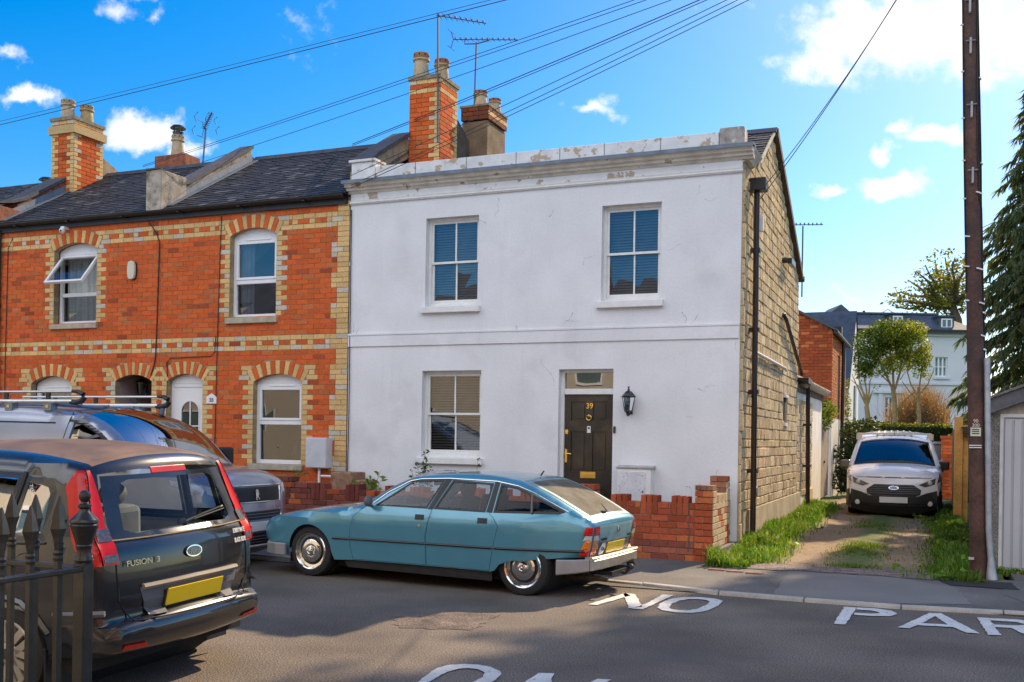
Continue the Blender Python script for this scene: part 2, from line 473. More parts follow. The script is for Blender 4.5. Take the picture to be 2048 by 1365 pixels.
struct(b.build('brick_edging', mat('edging_brick', (.30, .16, .12), .9, var=.3, vs=14), own=False))
b = MB(); b.box(-18, -.02, -1.25, .02, -.05, .20)
struct(b.build('front_garden', ground_mat('garden_path', base=(.16, .15, .14), bump=.4), own=False))
b = MB(); b.box(3.4, 12, -1.3, 9, -.1, .055)
struct(b.build('garage_forecourt', ground_mat('forecourt', base=(.12, .12, .11), bump=.4), own=False))
b = MB(); b.box(-30, 45, 20, 140, -.1, .9)
struct(b.build('villa_garden', ground_mat('lawn', base=(.06, .10, .03), var=.3, bump=.5), own=False))

# road markings: white paint, worn through in places
def paint():
    m = mat('road_paint', (.62, .61, .58), .75, var=.12, vs=4, fine=.1, fs=120, stain=((.12, .115, .11), 26, .60, .06, 0, 0), bump=.35, bs=90)
    return m
PAINT = paint()
def marking(name, polys, label):
    o = flat(name, [rough_edge(p, .006, .05, 11 + i) if not isinstance(p, tuple) else p[0] for i, p in enumerate(polys)], .0085, PAINT)
    return struct(o)
Nn = [[(-.543, -5.045), (-.456, -5.042), (-.330, -4.30), (-.430, -4.17)], [(-.448, -4.167), (-.312, -4.194), (-.035, -4.93), (-.128, -5.08)], [(-.10, -5.085), (.008, -5.076), (.059, -4.059), (-.053, -4.087), (-.05, -4.75)]]
Oo = [(.108, -4.913), (.065, -4.645), (.090, -4.327), (.189, -4.141), (.348, -4.065), (.500, -4.094), (.590, -4.20), (.611, -4.504), (.570, -4.879), (.478, -5.05), (.324, -5.098), (.186, -5.04)]
Oi = [(.205, -4.85), (.175, -4.62), (.20, -4.38), (.26, -4.25), (.35, -4.20), (.44, -4.225), (.49, -4.32), (.495, -4.52), (.465, -4.80), (.41, -4.92), (.33, -4.96), (.25, -4.93)]
def ring(name, out, inn):
    b = MB(); pts, tris = cdt(rough_edge(out, .005, .05), [rough_edge(inn, .005, .05)])
    for t in tris:
        q = [pts[i] for i in t]
        if (q[1][0] - q[0][0]) * (q[2][1] - q[0][1]) - (q[1][1] - q[0][1]) * (q[2][0] - q[0][0]) < 0: q.reverse()
        b.face([(p[0], p[1], .0085) for p in q])
    return struct(b.build(name, PAINT, own=False))
marking('road_marking', [Nn[0]], ''); marking('road_marking', [Nn[1]], ''); marking('road_marking', [Nn[2]], '')
ring('road_marking', Oo, Oi)
marking('road_marking', [[(1.726, -5.027), (1.825, -5.011), (1.847, -3.991), (1.735, -3.998)]], '')
marking('road_marking', [[(1.85, -3.985), (2.04, -3.96), (2.174, -4.028), (2.222, -4.20), (2.167, -4.36), (2.019, -4.43), (1.850, -4.44), (1.85, -4.31), (1.99, -4.30), (2.07, -4.23), (2.05, -4.14), (1.98, -4.10), (1.85, -4.11)]], '')
ring('road_marking', [(2.252, -4.951), (2.345, -4.94), (2.41, -4.74), (2.70, -4.70), (2.80, -4.93), (2.904, -4.924), (2.605, -3.95), (2.50, -3.992)], [(2.44, -4.62), (2.655, -4.58), (2.555, -4.16)])
marking('road_marking', [[(2.914, -4.038), (3.011, -4.026), (3.065, -4.927), (2.965, -4.955)]], '')
marking('road_marking', [[(3.014, -4.03), (3.28, -3.99), (3.42, -4.12), (3.40, -4.35), (3.28, -4.47), (3.42, -4.95), (3.31, -4.96), (3.17, -4.50), (3.04, -4.52), (3.03, -4.39), (3.24, -4.34), (3.31, -4.24), (3.24, -4.14), (3.014, -4.16)]], '')
for x in (3.62, 4.3, 4.9, 5.5):
    marking('road_marking', [[(x, -4.95), (x + .1, -4.95), (x + .1, -4.0), (x, -4.0)]], '')
ring('road_marking', [(-.575, -8.44), (-.626, -8.129), (-.592, -8.007), (-.512, -7.937), (-.413, -7.905), (-.309, -7.929), (-.197, -8.018), (-.157, -8.079), (-.119, -8.322), (-.17, -8.75), (-.33, -8.86), (-.5, -8.8)],
     [(-.49, -8.5), (-.512, -8.20), (-.475, -8.08), (-.435, -8.03), (-.354, -8.035), (-.265, -8.112), (-.229, -8.232), (-.23, -8.55), (-.31, -8.72), (-.43, -8.68)])
marking('road_marking', [[(.03, -8.85), (.075, -8.226), (.06, -7.95), (.155, -7.924), (.24, -8.2), (.27, -8.85), (.18, -8.85), (.14, -8.3), (.12, -8.85)]], '')
marking('road_marking', [[(.40, -8.85), (.47, -7.944), (.559, -7.919), (.58, -8.85)]], '')
# ------------------------------------------------------------------ building helpers
H = .0842                                            # one brick course
RED, CREAM, DARKB = (.60, .12, .03), (.66, .44, .19), (.28, .07, .03)
BRICK = mat('brick', attr=True, rough=.9, var=.14, vs=30, fine=.12, fs=150, bump=.35, bs=120, bd=.004, spec=.2)
MORTAR = mat('mortar', (.36, .24, .16), .95, var=.2, vs=8, bump=.4, bs=120)
RENDER_TAN = mat('old_render', (.36, .28, .18), .95, var=.3, vs=4, fine=.2, fs=60, bump=.5, bs=40, stain=((.14, .11, .08), 3, .52, .2, 0, 0))
SLATE = mat('slate', attr=True, rough=.62, var=.25, vs=5, fine=.2, fs=40, bump=.3, bs=30, spec=.35, stain=((.20, .20, .18), 9, .66, .06, 0, 0))
LEAD = mat('lead_flashing', (.15, .19, .24), .55, var=.2, vs=6, spec=.5, bump=.15, bs=20)
DARKSTONE = mat('dark_coping', (.075, .075, .085), .8, var=.25, vs=6, bump=.3, bs=30)
BLACKPAINT = mat('black_gutter', (.016, .014, .014), .45, var=.3, vs=8, bump=.1, bs=20, stain=((.12, .11, .10), 12, .70, .05, 0, 0))
BROWNPIPE = mat('brown_pipe', (.022, .014, .011), .4, var=.2)
UPVC = mat('white_upvc', (.80, .81, .83), .35, var=.03)
WPAINT = mat('white_wood_paint', (.76, .76, .74), .55, var=.06, vs=9, stain=((.30, .27, .22), 14, .70, .04, 0, 0), bump=.15, bs=40)
SILL = mat('stone_sill', (.42, .37, .28), .9, var=.2, vs=9, bump=.3, bs=60)
PANE = glass('window_glass', (.62, .68, .70), 1.55, 1.25, .06)
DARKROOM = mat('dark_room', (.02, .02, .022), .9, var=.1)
BLIND = mat('venetian_blind', (.32, .31, .30), .7, var=.05)
CURTAIN = mat('net_curtain', (.62, .64, .62), .9, var=.12, vs=5)
BRASS = mat('brass', (.78, .50, .13), .28, 1., var=.1)

def arc_top(u0, u1, zs, zc, n=12):
    """points along a segmental arch from right springing to left springing"""
    w, h = u1 - u0, zc - zs
    r = (w * w / 4 + h * h) / (2 * h); cz = zc - r; a = math.asin(min(1, w / 2 / r)); uc = (u0 + u1) / 2
    return [(uc + r * math.sin(a * (1 - 2 * i / n)), cz + r * math.cos(a * (1 - 2 * i / n))) for i in range(n + 1)], (uc, cz, r, a)

def wall_panel(b, outer, holes, y, depth, back=True):
    """upright wall at y with real openings; reveals run back `depth`"""
    pts, tris = cdt(outer, holes)
    for t in tris:
        q = [pts[i] for i in t]
        if (q[1][0] - q[0][0]) * (q[2][1] - q[0][1]) - (q[1][1] - q[0][1]) * (q[2][0] - q[0][0]) < 0: q.reverse()
        b.face([(p[0], y, p[1]) for p in q])
    for h in holes:
        for i in range(len(h)):
            p, q = h[i], h[(i + 1) % len(h)]
            b.face([(p[0], y, p[1]), (q[0], y, q[1]), (q[0], y + depth, q[1]), (p[0], y + depth, p[1])])

def bricks(b, x0, x1, rows, y, zone, holes, depth=.007, back=.02, T=None, joint=.010, course=H, L=.228, tone=.13):
    """lay real bricks: zone(r) -> [(a, b, colour)] overrides; holes(z) -> [(a, b)] openings"""
    for r in rows:
        z = r * course
        iv = [(x0, x1, RED)]
        for (a, c, colr) in zone(r):
            nv = []
            for (p, q, k) in iv:
                if c <= p or a >= q: nv.append((p, q, k)); continue
                if p < a: nv.append((p, a, k))
                if q > c: nv.append((c, q, k))
            nv.append((max(a, x0), min(c, x1), colr)); iv = nv
        for (a, c) in holes(z + course / 2):
            nv = []
            for (p, q, k) in iv:
                if c <= p or a >= q: nv.append((p, q, k)); continue
                if p < a: nv.append((p, a, k))
                if q > c: nv.append((c, q, k))
            iv = nv
        for (p, q, k) in iv:
            if q - p < .02: continue
            cuts = [p]
            if k == RED or q - p > .5:
                off = (r % 2) * L / 2
                n = math.floor((p - off) / L) + 1
                while n * L + off < q - .03:
                    if n * L + off > p + .03: cuts.append(n * L + off)
                    n += 1
            elif q - p > L * 1.2:
                cuts.append(p + (L if r % 2 else (q - p) - L))
            cuts.append(q)
            for (s, e) in zip(cuts, cuts[1:]):
                c = jit(k, tone, rnd)
                if k == RED and rnd.random() < .07: c = jit((.38, .08, .03), .2, rnd)
                if k == RED and rnd.random() < .12: c = jit((.52, .15, .05), .15, rnd)
                if k == CREAM and rnd.random() < .18: c = jit((.56, .50, .40), .1, rnd)
                d = depth + rnd.uniform(-.002, .003); j = joint / 2; e2 = rnd.uniform(-.002, .002)
                bx = (s + j, e - j, y - d, y + back, z + j + e2, z + course - j + e2)
                if T is None: b.box(*bx, col=c)
                else:
                    k0 = len(b.v); b.box(*bx, col=c)
                    for i in range(k0, len(b.v)): b.v[i] = T(b.v[i])

def arch_bricks(b, u0, u1, zs, zc, y, n, h=.225):
    _, (uc, cz, r, a) = arc_top(u0, u1, zs, zc)
    a2 = a * 1.06
    for i in range(n):
        t0 = -a2 + 2 * a2 * i / n + .006 / r; t1 = -a2 + 2 * a2 * (i + 1) / n - .006 / r
        poly = [(uc + q * math.sin(t), cz + q * math.cos(t)) for q, t in ((r, t0), (r, t1), (r + h, t1), (r + h, t0))]
        b.prism(poly, y - .009, y + .02, 'y', jit(CREAM if i % 2 == 0 else RED, .15, rnd))
def arch_span(u0, u1, zs, zc, z, h=.225):
    _, (uc, cz, r, a) = arc_top(u0, u1, zs, zc)
    if z < zs: return (u0, u1)
    a2 = a * 1.06
    if z > cz + r + h: return None
    lim = (z - cz) * math.tan(a2)
    ro = (r + h) ** 2 - (z - cz) ** 2
    if ro <= 0: return None
    e = min(lim, math.sqrt(ro)) + .006
    return (uc - e, uc + e)

def roof_slates(name, parent, x0, x1, ye, ze, yr, zr, clip=None, course=.125, width=.21):
    b = MB(); rr = random.Random(int(abs(x0) * 100))
    L = math.hypot(yr - ye, zr - ze); n = max(1, int(L / course)); dy, dz = (yr - ye) / L, (zr - ze) / L
    nx, nz = -dz, dy
    b.col = (.035, .037, .045)
    b.face([(x0, ye, ze - .02), (x1, ye, ze - .02), (x1, yr, zr - .02), (x0, yr, zr - .02)])
    for j in range(n):
        s0, s1 = j * L / n, min(L, (j + 1.0) * L / n + .02)
        x = x0 - (width / 2 if j % 2 else 0)
        while x < x1:
            a, c = max(x, x0), min(x + width - .004, x1)
            if c - a > .02:
                t = .012 + rr.uniform(-.002, .006); tw = rr.uniform(-.005, .005)
                k = rr.uniform(.7, 1.25); col = (.040 * k, .042 * k, .050 * k)
                if rr.random() < .07: col = (.12, .12, .12)
                A = [(a, ye + dy * s0 + nx * t * 0, ze + dz * s0), (c, ye + dy * s0, ze + dz * s0)]
                top = [(a, ye + dy * s0 + nx * (t + tw), ze + dz * s0 + nz * (t + tw)), (c, ye + dy * s0 + nx * t, ze + dz * s0 + nz * t),
                       (c, ye + dy * s1 + nx * .002, ze + dz * s1 + nz * .002), (a, ye + dy * s1 + nx * .002, ze + dz * s1 + nz * .002)]
                b.face(top, col)
                b.face([A[0], A[1], top[1], top[0]], (.02, .02, .025))
            x += width
    return b.build(name, SLATE, parent)

def pot(b, x, y, z, h, r, band=True, col=(.48, .38, .25), rim=(.36, .15, .08)):
    b.lathe([(r * 1.0, 0), (r * 1.05, .02), (r * .86, h * .62), (r * .84, h * .72), (r * 1.05, h * .74), (r * 1.05, h * .80), (r * .86, h * .82)], (x, y, z), 'z', 16, col)
    b.lathe([(r * .86, h * .82), (r * .95, h * .86), (r * .97, h * 1.0), (r * .6, h * 1.0), (r * .6, h * .7)], (x, y, z), 'z', 16, rim)
    for k in range(8):
        a = k * math.pi / 4 + .2
        b.box(-.012, .012, -.004, .004, -.01, .012, (.03, .02, .02), Matrix.Translation((x + r * .965 * math.cos(a), y + r * .965 * math.sin(a), z + h * .92)) @ Matrix.Rotation(a + math.pi / 2, 4, 'Z'))
POT = mat('chimney_pot_clay', attr=True, rough=.85, var=.2, vs=14, bump=.2, bs=40)

def stack(parent, x0, x1, y0, y1, z0, z1, cream_side=True, cap=.26, front='quoin'):
    """brick chimney stack: bricks on the front, right and left faces round a mortar core"""
    core = MB(); core.box(x0 + .01, x1 - .01, y0 + .01, y1 - .01, z0, z1)
    o = core.build('chimney', MORTAR, parent)
    b = MB()
    rows = range(int(z0 / H), int(z1 / H)); rt = int((z1 - cap) / H)
    def zf(lo, hi):
        def z(r):
            out = []
            if r >= rt: 
                if r in (rt, rt + 2): out.append((lo, hi, CREAM))
                return out
            w = .225 if r % 2 else .115
            if front == 'quoin': out += [(hi - w, hi, CREAM)] + ([(lo, lo + w, CREAM)] if front == 'quoin' and cream_side else [])
            elif front == 'chequer': out += [(lo, lo + (.1 if r % 2 else .2), CREAM), (hi - (.2 if r % 2 else .1), hi, CREAM)]
            return out
        return z
    bricks(b, x0, x1, rows, y0, zf(x0, x1), lambda z: [], depth=.006)
    def TR(p): return (x1 - (p[1] - 0), p[0], p[2])       # u -> y on the right face (outward +x)
    bricks(b, y0, y1, rows, 0, zf(y0, y1), lambda z: [], depth=.006, T=TR)
    def TL(p): return (x0 + p[1], p[0], p[2])
    bricks(b, y0, y1, rows, 0, zf(y0, y1), lambda z: [], depth=.006, T=TL)
    def TB(p): return (p[0], y1 - p[1], p[2])
    bricks(b, x0, x1, rows, 0, zf(x0, x1), lambda z: [], depth=.006, T=TB)
    b.build('chimney_brickwork', BRICK, o)
    c = MB()
    zt = rt * H
    c.box(x0 - .03, x1 + .03, y0 - .03, y1 + .03, z1 - .02, z1 + .05)
    c.build('chimney_cap', mat('mortar_flaunching', (.24, .20, .15), .95, var=.3, vs=10, bump=.6, bs=30), o)
    return o

def frame_rect(b, u0, u1, z0, z1, y0, y1, w, wb=None):
    wb = wb or w
    b.box(u0, u0 + w, y0, y1, z0, z1); b.box(u1 - w, u1, y0, y1, z0, z1)
    b.box(u0 + w, u1 - w, y0, y1, z1 - w, z1); b.box(u0 + w, u1 - w, y0, y1, z0, z0 + wb)
def pane(name, parent, u0, u1, z0, z1, y, m=None, tilt=0.0):
    b = MB(); b.face([(u0, y + tilt, z0), (u1, y + tilt * .3, z0), (u1, y, z1), (u0, y, z1)])
    return b.build(name, m or PANE, parent)
def curtain(parent, u0, u1, z0, z1, y, m=CURTAIN, waves=9, amp=.025, name='net_curtain'):
    b = MB(); n = waves * 6
    P = [(u0 + (u1 - u0) * i / n, y + amp * math.sin(i / n * waves * 2 * math.pi) + .3 * amp * math.sin(i * 1.7)) for i in range(n + 1)]
    for p, q in zip(P, P[1:]): b.face([(p[0], p[1], z0), (q[0], q[1], z0), (q[0], q[1], z1), (p[0], p[1], z1)])
    return b.build(name, m, parent, smooth=80)
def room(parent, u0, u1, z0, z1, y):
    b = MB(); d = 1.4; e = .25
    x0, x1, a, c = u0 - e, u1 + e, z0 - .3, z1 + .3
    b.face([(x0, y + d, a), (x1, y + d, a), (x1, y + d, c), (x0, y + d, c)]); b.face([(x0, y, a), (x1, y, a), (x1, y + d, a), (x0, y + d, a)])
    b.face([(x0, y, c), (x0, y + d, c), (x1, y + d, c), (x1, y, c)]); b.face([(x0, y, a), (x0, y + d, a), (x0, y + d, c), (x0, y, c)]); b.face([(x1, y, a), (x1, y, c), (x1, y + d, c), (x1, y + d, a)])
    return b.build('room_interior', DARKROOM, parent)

def sash_window(parent, u0, u1, z0, z1, y=.11):
    f = MB(); frame_rect(f, u0, u1, z0, z1, y, y + .09, .045, .06)
    w = f.build('window', WPAINT, parent, bev=.004)
    zm = (z0 + z1) / 2 + .01; um = (u0 + u1) / 2 + .01
    s = MB()
    frame_rect(s, u0 + .046, u1 - .046, zm - .02, z1 - .046, y + .015, y + .045, .035)
    s.box(um - .012, um + .012, y + .018, y + .042, zm + .0155, z1 - .0812)
    frame_rect(s, u0 + .046, u1 - .046, z0 + .061, zm + .018, y + .048, y + .078, .035, .06)
    s.box(um - .012, um + .012, y + .052, y + .075, z0 + .1215, zm - .0175)
    s.build('sash', WPAINT, w)
    for (a, c, e) in ((u0 + .082, um - .013, rnd.uniform(-.01, .01)), (um + .013, u1 - .082, rnd.uniform(-.01, .01))):
        pane('pane', w, a, c, zm + .016, z1 - .082, y + .03, tilt=e * .6); pane('pane', w, a, c, z0 + .122, zm - .018, y + .064, tilt=e)
    bl = MB(); z = z0 + .1
    while z < z1 - .06:
        bl.face([(u0 + .06, y + .135, z), (u1 - .06, y + .135, z), (u1 - .06, y + .118, z + .030), (u0 + .06, y + .118, z + .030)]); z += .042
    bl.build('venetian_blind', BLIND, w)
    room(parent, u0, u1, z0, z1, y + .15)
    return w
def sill(parent, u0, u1, z1, h=.09, out=.07, m=WPAINT, name='window_sill'):
    b = MB(); b.box(u0 - .06, u1 + .05, -out, .10, z1 - h, z1 - .002)
    return b.build(name, m, parent, bev=.008)
def upvc_window(parent, u0, u1, z0, zs, zc, y=.10, lower_frac=.47, open_sash=False, curtains=True):
    top, _ = arc_top(u0, u1, zs, zc)
    h = MB(); h.prism([(u0, zs - .03), (u1, zs - .03)] + top, y + .01, y + .05, 'y')
    w = h.build('window', UPVC, parent)
    f = MB(); frame_rect(f, u0, u1, z0, zs - .032, y, y + .07, .06, .07)
    zm = z0 + (zs - z0) * lower_frac
    f.box(u0 + .06, u1 - .06, y, y + .07, zm - .03, zm + .04)
    f.build('frame', UPVC, w, bev=.006)
    pane('pane', w, u0 + .06, u1 - .06, z0 + .07, zm - .03, y + .04, tilt=.012)
    if not open_sash:
        s = MB(); frame_rect(s, u0 + .06, u1 - .06, zm + .041, zs - .093, y - .012, y + .05, .045)
        s.build('sash', UPVC, w, bev=.005)
        pane('pane', w, u0 + .105, u1 - .105, zm + .086, zs - .138, y + .02, tilt=.008)
        v = MB(); v.box(u0 + .25, u1 - .2, y - .014, y - .001, zs - .075, zs - .060)
        v.build('trickle_vent', UPVC, w)
    else:
        a = R(38); zt = zs - .095; hh = zt - (zm + .041)
        M = Matrix.Translation((0, y - .012, zt)) @ Matrix.Rotation(-a, 4, 'X')
        s = MB()
        for (a0, a1, b0, b1) in ((u0 + .06, u0 + .105, -hh, 0), (u1 - .105, u1 - .06, -hh, 0), (u0 + .105, u1 - .105, -.045, 0), (u0 + .105, u1 - .105, -hh, -hh + .045)):
            s.box(a0, a1, 0, .05, b0, b1, M=M)
        s.build('open_sash', UPVC, w)
        p = MB(); p.face([M @ Vector(q) for q in ((u0 + .105, .025, -hh + .045), (u1 - .105, .025, -hh + .045), (u1 - .105, .025, -.045), (u0 + .105, .025, -.045))])
        p.build('pane', PANE, w)
    if curtains: curtain(w, u0 + .04, u1 - .04, z0 + .05, zs - .06, y + .16)
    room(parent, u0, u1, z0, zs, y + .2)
    return w

# ------------------------------------------------------------------ red and cream brick terrace
def quoin(r, x, side=-1):
    w = .342 if (r // 3) % 2 == 0 else .228
    return (x - w, x, CREAM) if side < 0 else (x, x + w, CREAM)
def brick_house(name, label, x0, x1, wins, doors, quoins, pier=None):
    h = thing(name, label, 'house', ((x0 + x1) / 2, 2.6, .2), 'brick houses of the terrace')
    holes = []
    for (u0, u1, z0, zs, zc) in wins + doors:
        top, _ = arc_top(u0, u1, zs, zc)
        holes.append([(u0, z0), (u1, z0)] + top)
    b = MB(); wall_panel(b, rect(x0, x1, -.05, 5.52), holes, 0, .11)
    b.box(x0, x0 + .02, .25, 5.2, 0, 5.4); b.box(x1 - .02, x1, .25, 5.2, 0, 5.4); b.box(x0, x1, 5.2, 5.24, 0, 5.4)
    w = b.build('wall', MORTAR, h)
    b = MB()
    ops = wins + doors
    def zone(r):
        z = (r + .5) * H; out = []
        if r in (36, 38, 60, 62): out.append((x0, x1, CREAM))
        if r in (37, 61):
            k = math.floor(x0 / .342)
            while k * .342 < x1: out.append((k * .342, k * .342 + .114, CREAM)); k += 1
        for (u0, u1, z0, zs, zc) in ops:
            if z0 - .0 < z < zc + .16:
                w1 = .114 if r % 2 else .228
                sp = arch_span(u0, u1, zs, zc, z)
                if sp: out += [(sp[0] - w1, sp[0], CREAM), (sp[1], sp[1] + w1, CREAM)]
        if pier and z < 2.75:
            a, c = pier
            if r % 2: out += [(a, a + (c - a) * .33, CREAM), (a + (c - a) * .33, a + (c - a) * .67, RED), (a + (c - a) * .67, c, CREAM)]
            else: out += [(a, (a + c) / 2, CREAM), ((a + c) / 2, c, CREAM)]
        for (x, s) in quoins: out.append(quoin(r, x, s))
        return out
    def hol(z):
        out = []
        for (u0, u1, z0, zs, zc) in ops:
            if z > z0 - .001:
                sp = arch_span(u0, u1, zs, zc, z)
                if sp: out.append(sp)
        return out
    bricks(b, x0, x1, range(0, 65), 0, zone, hol)
    for (u0, u1, z0, zs, zc) in ops:
        arch_bricks(b, u0, u1, zs, zc, 0, 13)
        for r in range(int(z0 / H) + 1, int(zs / H)):           # brick returns of the reveal
            c = jit((.36, .27, .15), .2, rnd)
            b.box(u0 - .02, u0 + .004, .0, .105, r * H + .005, r * H + H - .005, c); b.box(u1 - .004, u1 + .02, .0, .105, r * H + .005, r * H + H - .005, c)
    b.build('brickwork', BRICK, w)
    return h, w
def gutter(parent, x0, x1, z=5.53):
    b = MB(); b.box(x0, x1, -.055, -.003, 5.405, 5.56)
    b.build('fascia', BLACKPAINT, parent)
    g = MB(); n = 8
    ring_ = [(-.12 + .062 * math.cos(math.pi + math.pi * k / n), z + .02 + .062 * math.sin(math.pi + math.pi * k / n)) for k in range(n + 1)]
    inner = [(-.12 + .055 * math.cos(math.pi + math.pi * k / n), z + .02 + .055 * math.sin(math.pi + math.pi * k / n)) for k in range(n + 1)]
    g.prism(ring_ + inner[::-1], x0, x1, 'x')
    x = x0 + .5
    while x < x1: g.box(x - .03, x + .03, -.19, -.05, z - .052, z - .04); x += 1.3
    g.build('gutter', BLACKPAINT, parent)
RIDGE_Y, RIDGE_Z = 2.62, 7.16
def brick_roof(parent, x0, x1):
    roof_slates('roof', parent, x0, x1, -.13, 5.56, RIDGE_Y, RIDGE_Z)
    b = MB(); x = x0
    while x < x1:
        e = min(x + .33, x1); b.prism([(RIDGE_Y - .14, RIDGE_Z - .06), (RIDGE_Y, RIDGE_Z + .055), (RIDGE_Y + .14, RIDGE_Z - .06)], x, e - .008, 'x', None); x += .33
    b.build('ridge_tiles', DARKSTONE, parent)
    b = MB(); b.face([(x0, RIDGE_Y, RIDGE_Z - .02), (x1, RIDGE_Y, RIDGE_Z - .02), (x1, 5.3, 5.5), (x0, 5.3, 5.5)])
    b.build('rear_roof', DARKSTONE, parent)
def party_parapet(parent, x, w, y0, z0, ye, m, coping=True, block=True):
    """raised party wall along the roof slope with a corbelled block over the eaves"""
    s = (RIDGE_Z - 5.56) / (RIDGE_Y + .13)
    zr = lambda y: 5.56 + (y + .13) * s
    b = MB()
    if block: b.box(x, x + w, y0, .50, 5.50, z0)
    b.prism([(.42, zr(.42) - .1), (ye, zr(ye) - .1), (ye, zr(ye) + .27), (.42, zr(.42) + .20)], x + .04, x + w - .04, 'x')
    o = b.build('party_parapet', m, parent, bev=.01)
    c = MB()
    c.prism([(.30, zr(.30) + .26), (.62, zr(.62) + .20), (ye + .02, zr(ye) + .272), (ye + .02, zr(ye) + .34), (.62, zr(.62) + .27), (.34, zr(.30) + .33), (y0 - .02, z0 + .03), (y0 - .02, z0 + .004)], x - .0, x + w + .0, 'x')
    c.build('coping', DARKSTONE, o)
    f = MB(); f.prism([(.2, zr(.2) + .012), (ye, zr(ye) + .012), (ye, zr(ye) + .15), (.2, zr(.2) + .15)], x + w - .035, x + w - .02, 'x')
    f.prism([(.0, zr(.0) + .018), (ye, zr(ye) + .018), (ye, zr(ye) + .03), (.0, zr(.0) + .03)], x + w - .03, x + w + .13, 'x')
    f.build('flashing', LEAD, o)
    return o
# --- house beside the white one (white door)
winsA = [(-8.79, -7.83, 3.60, 5.02, 5.14), (-8.26, -7.28, 1.10, 2.50, 2.63)]
doorsA = [(-10.12, -9.34, .2, 2.53, 2.65)]
hA, wA = brick_house('brick_house', 'red brick house with cream quoins and white arched-glass door, joined to the white house', -10.30, -6.40, winsA, doorsA, [(-6.40, -1)], (-10.47, -10.13))
for (u0, u1, z0, zs, zc) in winsA:
    w_ = upvc_window(hA, u0, u1, z0, zs, zc, lower_frac=.44 if z0 > 2 else .5, curtains=False)
    sill(hA, u0, u1, z0, .10, .06, SILL)
    if z0 > 2: curtain(w_, u0 + .04, u0 + .32, z0 + .05, zs - .06, .26, mat('pale_curtain', (.45, .45, .52), .9), 4)
    else:
        v = MB(); v.ball((u1 - .3, .33, 1.35), .12, 6, sq=(1, 1, 1.3)); v.tube([(u1 - .3, .33, 1.45), (u1 - .25, .33, 1.6), (u1 - .2, .33, 1.72)], .02)
        v.build('ornament', mat('dark_pot', (.05, .06, .1), .4), w_)
gutter(hA, -10.30, -6.44); brick_roof(hA, -10.25, -6.40)
# white door with arched glass
u0, u1, z0, zs, zc = doorsA[0]
d = MB(); top, _ = arc_top(u0, u1, zs, zc); d.prism([(u0, zs - .05), (u1, zs - .05)] + top, .115, .16, 'y'); frame_rect(d, u0, u1, z0, zs - .052, .11, .18, .06, .05)
dr = d.build('door', UPVC, hA, bev=.005)
arch_, _ = arc_top(u0 + .22, u1 - .18, 2.0, 2.17)
hole = [(u0 + .22, 1.25), (u1 - .18, 1.25)] + arch_
b = MB(); wall_panel(b, rect(u0 + .06, u1 - .06, .25, zs - .112), [hole], .125, .02); b.build('door_leaf', UPVC, dr)
cx_ = (u0 + u1) / 2 + .02
b = MB()
ring_o = [(cx_ + (p[0] - cx_) * 1.12, 1.7 + (p[1] - 1.7) * 1.05) for p in hole]
pts, tris = cdt(ring_o, [hole])
for t in tris: b.face([(pts[i][0], .118, pts[i][1]) for i in t])
b.box(cx_ - .01, cx_ + .01, .120, .135, 1.25, 2.17); b.box(u0 + .22, u1 - .18, .120, .135, 1.72, 1.74); b.box(u0 + .22, u1 - .18, .120, .135, 1.46, 1.48)
b.build('glazing_trim', UPVC, dr)
pane('pane', dr, u0 + .22, u1 - .18, 1.25, 2.17, .137)
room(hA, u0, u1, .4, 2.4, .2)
# --- house with the recessed red door
winsB = [(-12.84, -11.80, 3.60, 5.00, 5.12), (-13.38, -12.36, 1.10, 2.50, 2.64)]
doorsB = [(-11.31, -10.48, .2, 2.53, 2.645)]
hB, wB = brick_house('brick_house', 'red brick house with an open top-hung window and a recessed dark red door', -14.18, -10.30, winsB, doorsB, [], (-10.47, -10.13))
for i, (u0, u1, z0, zs, zc) in enumerate(winsB):
    upvc_window(hB, u0, u1, z0, zs, zc, y=.13, lower_frac=.40, open_sash=(i == 0))
    sill(hB, u0, u1, z0, .09, .06, SILL)
gutter(hB, -14.18, -10.30); brick_roof(hB, -14.2, -10.30)
u0, u1 = -11.31, -10.48
b = MB()
MAUVE = mat('porch_plaster', (.34, .25, .23), .85, var=.1)
b.face([(u0, .11, .2), (u0, 1.3, .2), (u0, 1.3, 2.66), (u0, .11, 2.66)]); b.face([(u1, .11, .2), (u1, .11, 2.66), (u1, 1.0, 2.66), (u1, 1.0, .2)]); b.face([(u0, .11, 2.66), (u0, 1.3, 2.66), (u1, 1.3, 2.66), (u1, .11, 2.66)])
b.face([(u0, .11, .2), (u1, .11, .2), (u1, 1.3, .2), (u0, 1.3, .2)])
b.build('porch', MAUVE, hB)
DRED = mat('red_door_paint', (.16, .018, .014), .4, var=.1)
b = MB(); frame_rect(b, u0, u1, .2, 2.66, .95, 1.0, .06); b.box(u0 + .06, u1 - .06, .96, 1.0, 2.12, 2.2)
b.box(u0 + .06, u1 - .06, .97, 1.0, .2, 2.12); b.box(u0 + .16, u0 + .38, .955, .97, 1.2, 1.95); b.box(u0 + .46, u1 - .16, .955, .97, 1.2, 1.95)
dB = b.build('door', DRED, hB, bev=.006)
b = MB(); b.face([(u0 + .06, .98, 2.2), (u1 - .06, .98, 2.2), (u1 - .06, .98, 2.6), (u0 + .06, .98, 2.6)]); b.build('fanlight', DARKROOM, dB)
